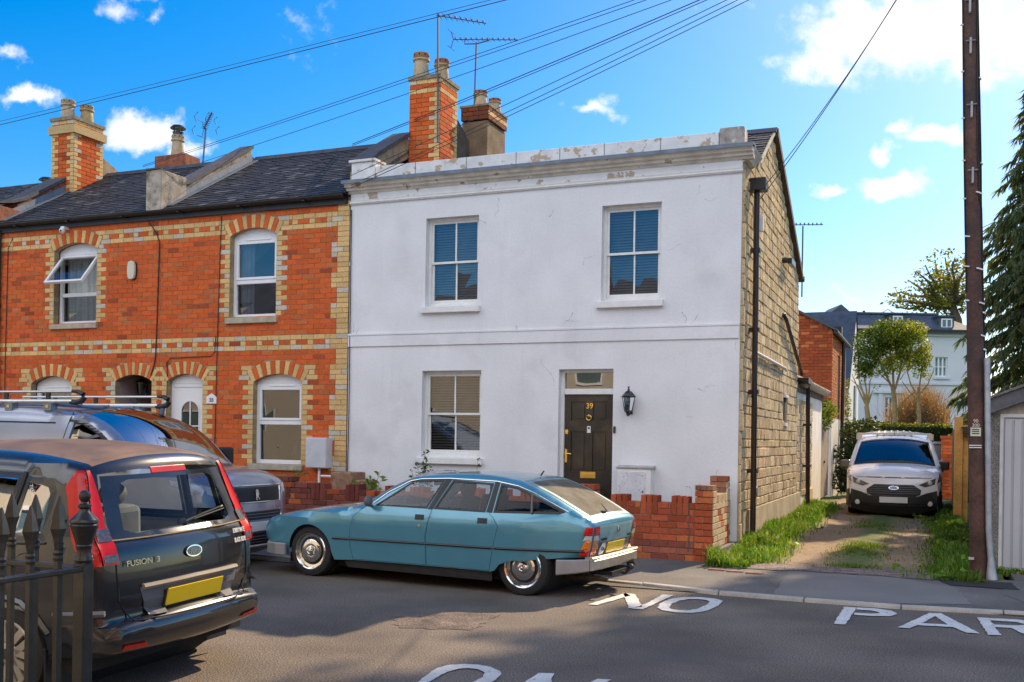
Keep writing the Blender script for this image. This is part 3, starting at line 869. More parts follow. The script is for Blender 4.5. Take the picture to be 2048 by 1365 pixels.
# --- next house along, only its edge in view
hC, wC = brick_house('brick_house', 'red brick house cut off by the left edge, black downpipe on its corner', -18.2, -14.18, [], [], [], None)
gutter(hC, -18.2, -14.18); roof_slates('roof', hC, -18.2, -14.2, -.13, 5.56, RIDGE_Y, RIDGE_Z)
b = MB(); b.tube([(-14.20, -.06, 5.45), (-14.22, -.05, 4.2), (-14.23, -.05, .2)], .035, 8); b.build('downpipe', BLACKPAINT, hC)
# party walls on the roofs
party_parapet(hA, -10.53, .34, -.16, 6.27, 2.45, mat('rendered_block', (.38, .33, .27), .95, var=.35, vs=5, bump=.5, bs=30, stain=((.11, .10, .08), 4, .5, .15, 0, 0)))
pp = party_parapet(hC, -14.75, .50, -.2, 5.95, 1.6, mat('brick_parapet', (.27, .10, .055), .95, var=.4, vs=9, bump=.6, bs=20))
# chimneys
c1 = stack(hB, -14.68, -14.06, 1.6, 2.40, 6.2, 8.10, front='chequer')
b = MB(); b.box(-14.73, -14.01, 1.55, 2.45, 7.80, 7.97, (.52, .38, .19)); b.build('chimney_band', BRICK, c1)
b = MB(); pot(b, -14.50, 1.85, 8.12, .47, .145, rim=(.42, .33, .22)); pot(b, -14.33, 2.2, 8.12, .44, .14, col=(.45, .33, .15), rim=(.38, .28, .14)); b.build('chimney_pots', POT, c1, smooth=50)
b = MB(); b.prism([(2.4, 6.6), (6.2, 5.6), (6.2, 6.0), (4.4, 6.75), (2.4, 7.55)], -14.60, -14.15, 'x'); b.build('rear_parapet', RENDER_TAN, hB)
c2 = stack(hA, -6.41, -5.79, 2.0, 2.71, 6.3, 8.10, cream_side=False)
b = MB(); pot(b, -6.28, 2.18, 8.12, .50, .15); pot(b, -6.02, 2.5, 8.12, .47, .14, col=(.46, .34, .18)); b.build('chimney_pots', POT, c2, smooth=50)
b = MB(); zr = lambda y: 5.56 + (y + .13) * .58
b.prism([(.5, zr(.5) - .2), (2.0, zr(2.0) - .1), (2.0, zr(2.0) + .28), (.9, zr(.9) + .28), (.5, zr(.5) + .2)], -6.72, -6.42, 'x'); op = b.build('party_parapet', RENDER_TAN, hA)
b = MB(); b.prism([(.45, zr(.45) + .20), (.9, zr(.9) + .285), (2.0, zr(2.0) + .285), (2.0, zr(2.0) + .36), (.85, zr(.85) + .36), (.42, zr(.42) + .27)], -6.76, -6.38, 'x'); b.build('coping', DARKSTONE, op)

# ------------------------------------------------------------------ white rendered house
wh = thing('white_house', 'white painted two-storey house with peeling parapet, black number 39 door and stone side wall', 'house', (-3.2, 3, .2))
STUCCO = mat('white_render', (.74, .745, .76), .75, var=.05, vs=1.6, fine=.03, fs=30, bump=.22, bs=22, bd=.01, stain=((.60, .60, .61), 1.1, .56, .25, 0, 0), streak=((.50, .49, .48), .55, .25, .22))
PEEL = mat('peeling_render', (.70, .70, .70), .85, var=.12, vs=5, bump=.4, bs=30, stain=((.47, .37, .27), 5.2, .55, .03, 0, 0))
FRIEZE = mat('flaking_render', (.72, .725, .74), .85, var=.08, vs=4, bump=.3, bs=30, stain=((.42, .34, .26), 4.4, .575, .012, 0, 0))
opens = [(-4.99, -4.07, 3.66, 5.07), (-2.07, -1.17, 3.64, 5.06), (-5.02, -3.99, 1.28, 2.65), (-2.71, -1.857, .2, 2.648)]
b = MB(); wall_panel(b, rect(-6.385, -.02, -.05, 5.56), [rect(*o) for o in opens], 0, .13)
b.box(-6.37, -6.35, .14, 6.2, 0, 5.6); b.box(-6.37, -.3, 6.2, 6.25, 0, 4.8)
wW = b.build('front_wall', STUCCO, wh)
for o in opens[:3]:
    sash_window(wh, *o); sill(wh, o[0], o[1], o[2], .10, .075)
b = MB(); b.box(-6.39, -.03, -.022, -.002, 3.055, 3.265); b.box(-6.39, -.03, -.032, -.022, 3.235, 3.268); b.build('string_course', STUCCO, wh, bev=.006)
b = MB(); b.prism([(-.002, 5.375), (-.03, 5.385), (-.045, 5.405), (-.03, 5.42), (-.04, 5.445), (-.002, 5.45)], -6.40, -.01, 'x'); b.build('moulding', WPAINT, wh, smooth=30)
b = MB(); b.box(-6.38, -.02, -.012, .02, 5.452, 5.56); b.build('frieze', FRIEZE, wh)
CORN = mat('cornice_paint', (.66, .62, .54), .85, var=.2, vs=5, bump=.35, bs=30, stain=((.30, .22, .13), 5, .62, .05, 0, 0))
prof = [(.02, 5.555), (-.03, 5.56), (-.05, 5.59), (-.09, 5.60), (-.10, 5.63), (-.15, 5.645), (-.17, 5.68), (-.19, 5.70), (.02, 5.72)]
b = MB(); b.prism(prof, -6.42, .14, 'x'); b.prism([(.0, 5.56), (.06, 5.57), (.09, 5.62), (.14, 5.66), (.17, 5.70), (.0, 5.72)], -.02, .55, 'y'); b.build('cornice', CORN, wh, smooth=35)
b = MB(); b.box(-6.45, .16, -.205, .03, 5.722, 5.745); b.box(-6.45, .16, -.212, -.202, 5.69, 5.745); b.build('cornice_flashing', LEAD, wh)
b = MB(); b.box(-5.93, -.36, -.005, .26, 5.747, 5.985)
pr = b.build('parapet', PEEL, wh, bev=.01)
b = MB(); b.box(-6.38, -5.935, -.01, .30, 5.747, 6.07); b.box(-6.42, -5.92, -.04, .33, 6.072, 6.115); b.prism([(.31, 5.75), (.9, 5.75), (.31, 6.07)], -6.38, -6.1, 'x'); b.build('parapet_block', PEEL, wh, bev=.008)
b = MB(); b.box(-.355, .0, -.02, .27, 5.747, 6.04); b.build('parapet_block', mat('grey_block', (.34, .31, .28), .9, var=.35, vs=9, bump=.5, bs=25, stain=((.62, .6, .57), 6, .55, .05, 0, 0)), wh, bev=.03)
# seams in the parapet
b = MB()
for x in (-5.2, -4.3, -3.46, -2.75, -2.05, -1.2): b.box(x - .004, x + .004, -.0075, .0, 5.75, 5.984)
b.build('parapet_joints', mat('crack', (.10, .09, .08), .9), pr)
# hairline cracks in the render
def crack(b, x, z, n, dx, dz, w=.004, seed=0):
    r = random.Random(seed); px, pz = x, z
    for i in range(n):
        qx, qz = px + dx + r.uniform(-.05, .05), pz + dz + r.uniform(-.05, .05)
        d = Vector((qx - px, 0, qz - pz)).normalized(); nn = Vector((-d.z, 0, d.x)) * w * (1 - i / (n + 1)) * r.uniform(.3, 1)
        b.face([(px - nn.x, -.0035, pz - nn.z), (px + nn.x, -.0035, pz + nn.z), (qx, -.0035, qz)]); px, pz = qx, qz
b = MB()
for i, (x, z, n, dx, dz) in enumerate([(-3.75, 5.3, 8, -.01, -.06), (-3.95, 4.93, 5, -.05, .01), (-1.05, 4.35, 3, .06, .0), (-.62, 5.25, 4, .01, -.06), (-.55, 5.05, 3, .07, .02), (-.85, 3.45, 4, .01, -.07), (-.62, 3.4, 3, -.04, -.05), (-2.5, 3.5, 5, -.03, -.06),
        (-2.35, 4.2, 4, .04, .05), (-2.65, 3.35, 5, .04, .04), (-.08, 3.2, 5, .005, -.06), (-6.25, 3.27, 4, .03, .03), (-6.3, 3.3, 3, .02, .05), (-3.4, 3.27, 5, .0, .03), (-3.0, 2.8, 7, .04, -.07), (-.6, 2.35, 4, .05, .01), (-.75, 1.95, 3, .05, .0), (-2.9, 4.95, 3, .04, .03), (-.3, 1.2, 4, .02, -.04), (-.75, .95, 3, .03, -.03)]):
    crack(b, x, z, n, dx, dz, seed=i)
b.build('render_cracks', mat('crack', (.10, .09, .08), .9), wW)
# front door
u0, u1 = -2.71, -1.857
b = MB(); b.box(u0, u0 + .055, .10, .20, .2, 2.648); b.box(u1 - .02, u1, .10, .20, .2, 2.648); b.box(u0 + .055, u1 - .02, .10, .20, 2.275, 2.36); b.box(u0 + .055, u1 - .02, .10, .20, 2.60, 2.648)
df = b.build('door_frame', WPAINT, wh, bev=.006)
pane('fanlight', df, u0 + .055, u1 - .02, 2.36, 2.60, .15, glass('fanlight_glass', (.5, .48, .42), 1.6, 1.6, .12))
b = MB(); b.box(u0 + .06, u1 - .03, .21, .23, 2.3, 2.62); b.build('fanlight_board', mat('lobby', (.20, .17, .13), .8), df)
DOORP = mat('black_door_paint', (.022, .018, .014), .33, var=.5, vs=3, stain=((.085, .055, .03), 2.4, .48, .3, 0, 0), bump=.08, bs=30)
a0, a1, zb, zt = u0 + .057, u1 - .022, .25, 2.273
b = MB()
W_ = a1 - a0; cols = [(a0 + .10, a0 + W_ * .44), (a0 + W_ * .57, a1 - .10)]; rows_ = [(1.88, 2.17), (1.12, 1.72), (.33, .86)]
holes_ = [rect(c0, c1, r0, r1) for (c0, c1) in cols for (r0, r1) in rows_]
wall_panel(b, rect(a0, a1, zb, zt), holes_, .14, .02)
for (c0, c1) in cols:
    for (r0, r1) in rows_:
        b.face([(c0, .16, r0), (c1, .16, r0), (c1, .16, r1), (c0, .16, r1)])
        b.box(c0 + .035, c1 - .035, .148, .162, r0 + .035, r1 - .035)
dl = b.build('front_door', DOORP, wh)
b = MB(); b.box(a0 + .26, a0 + .50, .128, .1395, 1.02, 1.115); b.box(a0 + .285, a0 + .475, .124, .128, 1.045, 1.09); b.build('letterbox', BRASS, dl, bev=.004)
b = MB(); b.box(a0 + .012, a0 + .047, .128, .1395, 1.25, 1.45); b.tube([(a0 + .03, .13, 1.385), (a0 + .03, .085, 1.385), (a0 + .13, .08, 1.378)], .010, 8); b.build('door_handle', BRASS, dl)
b = MB(); b.lathe([(0, -.012), (.026, -.012), (.03, 0)], (a0 + .035, .139, 1.72), 'y', 14); b.box(a0 + .015, a0 + .055, .132, .139, 1.68, 1.745); b.build('lock', BRASS, dl)
b = MB(); ck = (a0 + W_ * .5, .13, 1.93); b.ball((ck[0], .125, 1.955), .024, 5)
b.tube([(ck[0] + .038 * math.sin(t), .118, 1.925 - .038 * math.cos(t)) for t in [i * math.pi / 8 for i in range(17)]], .008, 6); b.build('knocker', BRASS, dl)
b = MB(); b.box(ck[0] - .03, ck[0] + .025, .134, .1392, 1.70, 1.80); b.build('notice', mat('paper', (.75, .75, .72), .8), dl)
b = MB(); b.box(ck[0] - .018, ck[0] + .012, .1325, .134, 1.755, 1.785); b.build('notice_print', mat('ink', (.05, .05, .06), .8), dl)
def text_mesh(name, s, size, M, m, parent=None, depth=.002, local=False, align='CENTER', font_shear=0., xs=1.):
    cu = bpy.data.curves.new(name, 'FONT'); cu.body = s; cu.size = size; cu.extrude = depth; cu.align_x = align; cu.align_y = 'CENTER'; cu.shear = font_shear; cu.offset = size * .012
    to = bpy.data.objects.new(name, cu); COL.objects.link(to)
    dg = bpy.context.evaluated_depsgraph_get(); dg.update()
    me = bpy.data.meshes.new_from_object(to.evaluated_get(dg))
    bpy.data.objects.remove(to); bpy.data.curves.remove(cu)
    S = Matrix.Diagonal((xs, 1, 1, 1))
    me.transform(M @ S)
    off = Vector((0, 0, 0)) if (local or parent is None) else OFF[parent.name]
    me.transform(Matrix.Translation(-off))
    me.materials.clear(); me.materials.append(m)
    o = bpy.data.objects.new(name, me); COL.objects.link(o)
    if parent is not None: o.parent = parent; OFF[o.name] = OFF.get(parent.name, Vector((0, 0, 0)))
    return o
FRONT = Matrix.Rotation(math.pi / 2, 4, 'X')                       # text reading from the street
text_mesh('house_number', '39', .115, Matrix.Translation((ck[0] + .005, .136, 2.10)) @ FRONT, BRASS, dl, .003)
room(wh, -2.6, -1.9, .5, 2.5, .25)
# roof behind the parapet
roof_slates('roof', wh, -6.3, .02, .95, 5.70, 2.64, 6.72)
b = MB(); b.face([(-6.3, 2.64, 6.72), (.05, 2.64, 6.72), (.05, 6.30, 4.90), (-6.3, 6.30, 4.90)]); b.build('rear_roof', DARKSTONE, wh)
b = MB(); b.prism([(2.50, 6.66), (2.64, 6.77), (2.80, 6.66)], -6.3, .07, 'x'); b.build('ridge_tiles', DARKSTONE, wh)
b = MB(); b.prism([(1.15, 5.79), (2.64, 6.685), (2.64, 6.72), (1.15, 5.82)], .0, .055, 'x'); b.build('verge_mortar', mat('verge', (.55, .47, .34), .9, var=.2), wh)
b = MB(); b.prism([(2.64, 6.62), (6.32, 4.80), (6.32, 4.92), (2.64, 6.75)], .0, .09, 'x'); b.build('bargeboard', mat('verge_board', (.10, .075, .055), .8, var=.3, bump=.3, bs=20), wh)
b = MB(); b.tube([(-.4, 6.40, 4.84), (.10, 6.40, 4.84)], .06, 8); b.build('rear_gutter', BLACKPAINT, wh)
c3 = MB(); c3.box(-6.06, -5.52, 3.5, 4.37, 5.5, 7.72); c3o = c3.build('chimney', mat('grimy_render', (.20, .145, .09), .95, var=.35, vs=3, fine=.25, fs=50, bump=.5, bs=40), wh)
b = MB()
bricks(b, -6.08, -5.50, range(92, 95), 3.48, lambda r: [(-7, -5, (.17, .06, .03))], lambda z: [], depth=.01, back=.2)
bricks(b, 3.48, 4.39, range(92, 95), 0, lambda r: [(3.48, 4.39, CREAM)] if r == 93 else [(3.4, 4.4, (.22, .08, .04))], lambda z: [], depth=.01, back=.2, T=lambda p: (-5.50 - p[1], p[0], p[2]))
b.build('chimney_brickwork', BRICK, c3o)
b = MB(); b.box(-6.10, -5.48, 3.46, 4.41, 8.0, 8.04); b.build('chimney_cap', mat('mortar_flaunching', (.24, .2, .15)), c3o)
b = MB(); pot(b, -5.78, 3.72, 8.03, .34, .14); pot(b, -5.66, 4.15, 8.03, .31, .125); b.build('chimney_pots', POT, c3o, smooth=50)
b = MB(); b.prism([(2.7, 6.5), (3.5, 6.2), (3.5, 7.35), (2.7, 7.75)], -6.3, -5.9, 'x'); b.build('rear_parapet', mat('dark_render', (.10, .085, .065), .95, var=.3, bump=.4), wh)

# stone flank wall, block by block
STONE = mat('squared_rubble', attr=True, rough=.95, var=.18, vs=12, fine=.22, fs=70, bump=1.0, bs=42, bd=.012, spec=.15)
def stonework(b, y0, y1, z0, top, hole=None, seed=1, x=0.):
    r = random.Random(seed); z = z0
    while z < 6.75:
        hgt = r.uniform(.12, .20); y = y0 + r.uniform(-.15, 0)
        while y < y1:
            ln = r.uniform(.13, .38); a, c = max(y, y0), min(y + ln, y1)
            zc = z + hgt / 2
            if c - a > .05 and z + hgt * .8 < min(top(a), top(c)) and not (hole and a < hole[1] and c > hole[0] and zc > hole[2] and zc < hole[3]):
                base = r.choice([(.60, .45, .25), (.56, .43, .25), (.62, .49, .31), (.50, .38, .22), (.58, .46, .31)])
                col = jit(base, .16, r); prj = r.uniform(.005, .020)
                g, q = .005, .010
                ln_ = c - a - 2 * g; hn = hgt - 2 * g
                nu = max(2, int(ln_ / .05)); us = [0, q] + [q + (ln_ - 2 * q) * k / nu for k in range(1, nu)] + [ln_ - q, ln_]
                vsn = [0, q, q + (hn - 2 * q) * .33, q + (hn - 2 * q) * .67, hn - q, hn]
                ny, nz_ = len(us) - 1, len(vsn) - 1; ph = r.uniform(0, 9); tl = r.uniform(-.05, .05)
                vs = []
                for jj, vv in enumerate(vsn):
                    for ii, uu in enumerate(us):
                        e = 0 if ii in (0, ny) or jj in (0, nz_) else 1
                        yy, zz = a + g + uu, z + g + vv
                        rid = noise.noise((yy * 30 + ph, zz * 6, ph)) * .8 + noise.noise((yy * 10, zz * 9, ph)) * .6
                        d = (prj + .008 * rid + tl * (uu - ln_ / 2) * .5) if e else -.006
                        vs.append((x + d, yy, zz))
                fs = [(j * (ny + 1) + i, j * (ny + 1) + i + 1, (j + 1) * (ny + 1) + i + 1, (j + 1) * (ny + 1) + i) for j in range(nz_) for i in range(ny)]
                b.mesh(vs, fs, col)
            y += ln
        z += hgt
def gable_top(y):
    if y < 1.2: return 5.56 + max(0, y - .05) * .22
    if y < 2.64: return 5.82 + (y - 1.2) * .60
    return 6.70 - (y - 2.64) * .50
b = MB(); pts = [(.008, -.05), (6.3, -.05), (6.3, 4.86), (2.64, 6.68), (1.2, 5.80), (.05, 5.54), (.008, 5.5)]
b.prism([(p[0], p[1]) for p in pts], -.30, .0, 'x')
sw = b.build('side_wall', mat('stone_mortar', (.40, .31, .19), .95, var=.25, vs=7, bump=.5, bs=60), wh)
b = MB(); stonework(b, .10, 6.33, .62, gable_top, (4.40, 4.72, 1.95, 2.42)); b.build('stonework', STONE, sw)
b = MB(); rq = random.Random(5); z = .2
while z < 5.4:
    hq = rq.uniform(.18, .3); b.box(-.02, .012 + rq.uniform(0, .02), -.004 + rq.uniform(0, .012), .06 + rq.uniform(0, .09), z, z + hq - .012, jit((.50, .39, .23), .15, rq)); z += hq
b.build('corner_stones', STONE, sw, bev=.01)
b = MB(); b.box(0, .035, .70, 6.9, -.05, .607); b.build('plinth', mat('concrete_plinth', (.43, .35, .22), .92, var=.22, vs=2.5, fine=.1, fs=40, bump=.35, bs=25), wh)
b = MB(); b.box(-.06, .018, 4.42, 4.70, 1.96, 2.41); b.build('slit_window', DARKROOM, sw); b = MB(); b.box(0, .05, 4.38, 4.74, 2.415, 2.47); b.box(0, .045, 4.40, 4.72, 1.90, 1.955); b.build('slit_surround', WPAINT, sw)
# downpipe with hopper at the corner
b = MB(); b.box(.0, .24, .40, .62, 5.22, 5.40); hp = b.build('hopper', BLACKPAINT, wh, bev=.01)
b = MB(); b.tube([(.10, .52, 5.25), (.10, .56, 3.0), (.10, .62, .12)], .042, 10)
for z in (4.35, 3.2, 2.3, 1.15): b.box(.0, .155, .50 + (5.2 - z) * .02, .62 + (5.2 - z) * .02, z, z + .06)
b.build('downpipe', BROWNPIPE, wh)
b = MB(); b.tube([(.05, .85, 2.935), (.05, 4.1, 2.92), (.06, 4.25, 2.89)], .028, 8); b.build('waste_pipe', mat('white_pipe', (.74, .71, .66), .5, var=.1), wh)
b = MB(); b.tube([(.05, 3.92, 3.83), (.07, 4.05, 3.78), (.07, 6.5, 2.95)], .035, 8); b.build('sloping_pipe', BROWNPIPE, wh)
b = MB(); b.tube([(.05, 3.80, 3.84), (.07, 3.88, 3.86), (.06, 3.92, 3.76)], .02, 6); b.build('pipe_outlet', BROWNPIPE, wh)
b = MB(); b.box(0, .09, 1.17, 1.27, 4.78, 5.03); b.build('vent_box', mat('white_plastic', (.72, .72, .70), .5, var=.05), wh, bev=.01)
b = MB(); b.box(0, .04, .80, 1.20, 2.30, 2.62); b.build('stone_plaque', mat('pale_stone', (.56, .50, .40), .9, var=.15, vs=20, bump=.4, bs=60), wh, bev=.01)
b = MB(); b.lathe([(0, .05), (.07, .05), (.085, .0)], (0, 1.35, .85), 'x', 14); b.build('wall_vent', mat('vent_grey', (.20, .19, .2), .7), wh)
# ------------------------------------------------------------------ vehicles
def catmull(pts, n=6):
    out = []
    for i in range(len(pts) - 1):
        p0, p1, p2, p3 = pts[max(0, i - 1)], pts[i], pts[i + 1], pts[min(len(pts) - 1, i + 2)]
        for k in range(n):
            t = k / n
            out.append(tuple(.5 * ((2 * p1[a]) + (-p0[a] + p2[a]) * t + (2 * p0[a] - 5 * p1[a] + 4 * p2[a] - p3[a]) * t * t + (-p0[a] + 3 * p1[a] - 3 * p2[a] + p3[a]) * t ** 3) for a in (0, 1)))
    out.append(tuple(pts[-1])); return out
def shrink(poly, d):
    """inset a (roughly convex) outline by d"""
    n = len(poly); A = sum(poly[i][0] * poly[(i + 1) % n][1] - poly[(i + 1) % n][0] * poly[i][1] for i in range(n)); s = 1 if A > 0 else -1
    out = []
    for i in range(n):
        p, q, r = Vector(poly[i - 1]), Vector(poly[i]), Vector(poly[(i + 1) % n])
        a, b = (q - p).normalized(), (r - q).normalized()
        na, nb = Vector((-a.y, a.x)) * s, Vector((-b.y, b.x)) * s
        m = na + nb
        k = d / max(.35, 1 + na.dot(nb))
        out.append(tuple(q + m * k))
    return out
def arch_pts(cx, cz, r, z0, n=14, flat=None):
    """wheel-arch outline from the rear foot over the top to the front foot (decreasing x)"""
    a0 = math.asin(max(-1, min(1, (z0 - cz) / r))); out = []
    for i in range(n + 1):
        a = a0 + (math.pi - 2 * a0) * i / n
        z = cz + r * math.sin(a)
        out.append((cx + r * math.cos(a), min(z, flat) if flat else z))
    return out
def dense(P, st=.02):
    out = []
    for i, p in enumerate(P):
        q = P[(i + 1) % len(P)]; n = max(1, int(math.dist(p, q) / st))
        out += [(p[0] + (q[0] - p[0]) * k / n, p[1] + (q[1] - p[1]) * k / n) for k in range(n)]
    return out
class Car:
    def __init__(s, name, label, cat, loc, rot, scale=1., roll=0.):
        s.root = thing(name, label, cat, loc, rot=(roll, 0, rot)); s.root.scale = (scale,) * 3
    def setup(s, path, hw, crown, rnd_r=.05):
        """path: list of (x, z) over the top from nose to tail; crown(x, z) bulge across"""
        s.path = path; s.hw = hw; s.crown = crown; s.rr = rnd_r
    def dist(s, x, z):
        best = 9
        for p, q in zip(s.path, s.path[1:]):
            dx, dz = q[0] - p[0], q[1] - p[1]; L2 = dx * dx + dz * dz
            if L2 == 0: continue
            t = max(0, min(1, ((x - p[0]) * dx + (z - p[1]) * dz) / L2))
            d = math.hypot(x - p[0] - t * dx, z - p[1] - t * dz)
            if d < best: best = d
        return best
    def w(s, x, z):
        d = s.dist(x, z); w = s.hw(x, z)
        if d < s.rr: w -= s.rr - math.sqrt(max(0, s.rr ** 2 - (s.rr - d) ** 2))
        return w
    def side(s, b, outer, holes=(), off=0., step=.07, sides=(-1, 1)):
        pts, tris = cdt(outer, holes, step)
        for sd in sides:
            b.mesh([(p[0], sd * (s.w(*p) + off), p[1]) for p in pts], tris if sd > 0 else [t[::-1] for t in tris])
    def normal(s, i):
        p = s.path[max(0, i - 1)]; q = s.path[min(len(s.path) - 1, i + 1)]
        d = Vector((q[0] - p[0], q[1] - p[1])).normalized(); return Vector((-d.y, d.x))
    def top(s, b, i0, i1, n=16, t0=-1., t1=1., off=0.):
        vs = []; fs = []
        for i in range(i0, i1 + 1):
            x, z = s.path[i]; w = s.w(x, z); nn = s.normal(i); c = s.crown(x, z)
            for k in range(n + 1):
                t = t0 + (t1 - t0) * k / n; e = c * (1 - abs(t) ** 2.4) + off
                vs.append((x + nn.x * e, t * w, z + nn.y * e))
        for i in range(i1 - i0):
            for k in range(n): a = i * (n + 1) + k; fs.append((a, a + 1, a + n + 2, a + n + 1))
        b.mesh(vs, fs)
    def idx(s, x, z):
        return min(range(len(s.path)), key=lambda i: (s.path[i][0] - x) ** 2 + (s.path[i][1] - z) ** 2)
    def end_x(s, y, z, rear):
        """x of the nose or tail surface at height z"""
        n = len(s.path); ze = z; x = s.path[-1 if rear else 0][0]
        for _ in range(4):
            for i in (range(n - 1, 0, -1) if rear else range(0, n - 1)):
                a, c = (s.path[i - 1], s.path[i]) if rear else (s.path[i], s.path[i + 1])
                lo, hi = min(a[1], c[1]), max(a[1], c[1])
                if lo <= ze <= hi and hi > lo:
                    t = (ze - a[1]) / (c[1] - a[1]); px = a[0] + (c[0] - a[0]) * t
                    nn = s.normal(i); w = max(.1, s.w(px, ze)); e = s.crown(px, ze) * (1 - min(1, abs(y) / w) ** 2.4)
                    x = px + nn.x * e; ze = z - nn.y * e
                    break
        return x
    def plate(s, name, m, y0, y1, z0, z1, rear=True, off=.012, parent=None, bev=.003):
        """flat rigid plate standing just off the nose or tail"""
        sg = 1 if rear else -1
        pick = max if rear else min
        lo = pick(s.end_x(y, z0, rear) for y in (y0, 0 if y0 * y1 < 0 else y1, y1)); hi = pick(s.end_x(y, z1, rear) for y in (y0, 0 if y0 * y1 < 0 else y1, y1))
        b = MB(); d = sg * off
        vs = [(lo + d, y0, z0), (lo + d, y1, z0), (hi + d, y1, z1), (hi + d, y0, z1)]; bk = [(v[0] - sg * .012, v[1], v[2]) for v in vs]
        b.mesh(vs + bk, [(0, 1, 2, 3), (7, 6, 5, 4), (0, 4, 5, 1), (1, 5, 6, 2), (2, 6, 7, 3), (3, 7, 4, 0)])
        return b.build(name, m, parent or s.root, local=True, bev=bev)
    def end(s, b, poly, holes=(), rear=True, off=.006, step=.06):
        pts, tris = cdt(dense(poly, .04), [dense(h, .04) for h in holes], step); sg = 1 if rear else -1
        b.mesh([(s.end_x(p[0], p[1], rear) + sg * off, p[0], p[1]) for p in pts], tris)
    def line(s, b, pts, r=.004, off=.0, sides=(-1, 1), dense=True):
        P = []
        for p, q in zip(pts, pts[1:]):
            n = max(1, int(math.dist(p, q) / .05))
            for k in range(n): P.append((p[0] + (q[0] - p[0]) * k / n, p[1] + (q[1] - p[1]) * k / n))
        P.append(pts[-1])
        for sd in sides: b.tube([(x, sd * (s.w(x, z) + off), z) for x, z in P], r, 5)
    def endline(s, b, pts, r=.004, off=.004, rear=True):
        P = []
        for p, q in zip(pts, pts[1:]):
            n = max(1, int(math.dist(p, q) / .05))
            for k in range(n): P.append((p[0] + (q[0] - p[0]) * k / n, p[1] + (q[1] - p[1]) * k / n))
        P.append(pts[-1]); sg = 1 if rear else -1
        b.tube([(s.end_x(y, z, rear) + sg * off, y, z) for y, z in P], r, 6)
    def part(s, b, name, m, **k): return b.build(name, m, s.root, local=True, **k)
    def sub(s, b, name, m, parent, **k): return b.build(name, m, parent, local=True, **k)
    def sweep(s, b, plan, z0, z1, t=.05, lip=.012):
        """bar following a plan outline (x, y), outward on the left of travel"""
        P = [Vector(p) for p in plan]; rows = []
        for i, p in enumerate(P):
            a, c = P[max(0, i - 1)], P[min(len(P) - 1, i + 1)]; d = (c - a).normalized(); n = Vector((d.y, -d.x))
            zz0 = z0(i / (len(P) - 1)) if callable(z0) else z0; zz1 = z1(i / (len(P) - 1)) if callable(z1) else z1
            o = p + n * t
            rows.append([(p.x, p.y, zz1), (o.x - n.x * lip, o.y - n.y * lip, zz1), (o.x, o.y, zz1 - lip), (o.x, o.y, zz0 + lip), (o.x - n.x * lip, o.y - n.y * lip, zz0), (p.x, p.y, zz0)])
        m = len(rows[0]); vs = [q for r_ in rows for q in r_]
        fs = [(i * m + k, i * m + (k + 1) % m, (i + 1) * m + (k + 1) % m, (i + 1) * m + k) for i in range(len(rows) - 1) for k in range(m)]
        fs += [tuple(range(m)), tuple(range((len(rows) - 1) * m + m - 1, (len(rows) - 1) * m - 1, -1))]
        b.mesh(vs, fs)
TYRE = mat('tyre_rubber', (.018, .018, .018), .8, var=.2, vs=20, bump=.2, bs=40)
CHROME = mat('chrome', (.80, .78, .74), .12, 1., var=.05)
STEELP = mat('wheel_paint', (.55, .50, .42), .4, .6, var=.12)
TRIM = mat('black_trim', (.018, .018, .019), .5, var=.15)
GREYTRIM = mat('grey_trim', (.12, .12, .125), .55, var=.15, vs=9)
UNDER = mat('underbody', (.012, .012, .013), .9, var=.1)
PLATE_Y = mat('yellow_plate', (.85, .58, .01), .4, var=.03)
PLATE_W = mat('white_plate', (.72, .72, .70), .4, var=.03)
REDLENS = mat('red_lens', (.55, .008, .006), .25, var=.08, vs=40, coat=.25, spec=.4)
AMBER = mat('amber_lens', (.75, .20, .01), .15, var=.05, coat=1.)
CLEARLENS = mat('clear_lens', (.55, .55, .56), .12, var=.1, coat=1.)
CARGLASS = glass('car_glass', (.66, .70, .74), 1.45, .55, .0)
DARKGLASS = glass('tinted_car_glass', (.12, .15, .17), 1.45, .5, .02)
FRIT = mat('glass_edge', (.022, .026, .032), .15, var=.2, coat=.5)
SEAT = mat('seat_fabric', (.035, .04, .075), .9, var=.15)
def tyre(car, x, y, z, r, rw, sd, parent_name='wheel', rim=None):
    """y = outer face; sd = -1/1 side"""
    b = MB(); rim = rim or r * .64
    prof = [(rim, 0), (rim + .012, .012), (r * .86, .012), (r * .96, -.0), (r, -.03), (r, -rw + .03), (r * .96, -rw), (rim, -rw)]
    b.lathe([(p[0], y + sd * p[1]) for p in prof], (x, 0, z), 'y', 36)
    o = car.part(b, parent_name, TYRE, smooth=40)
    return o, rim
def seat(car, x, y, z, h=.5, m=None, back=.12, head=True, parent=None):
    b = MB()
    b.box(x - .22, x + .22, y - .23, y + .23, z, z + .14)
    M = Matrix.Translation((x + .2, y, z + .1)) @ Matrix.Rotation(R(12), 4, 'Y')
    b.box(-.06, .06, -.23, .23, 0, h, M=M)
    if head:
        k = len(b.v); b.ball((0, 0, 0), .13, 7, sq=(.55, 1.0, .85))
        for i in range(k, len(b.v)): b.v[i] = tuple(M @ Vector((b.v[i][0], b.v[i][1], b.v[i][2] + h + .10)))
    o = car.part(b, 'seat', m or SEAT, smooth=50, bev=.03); return o

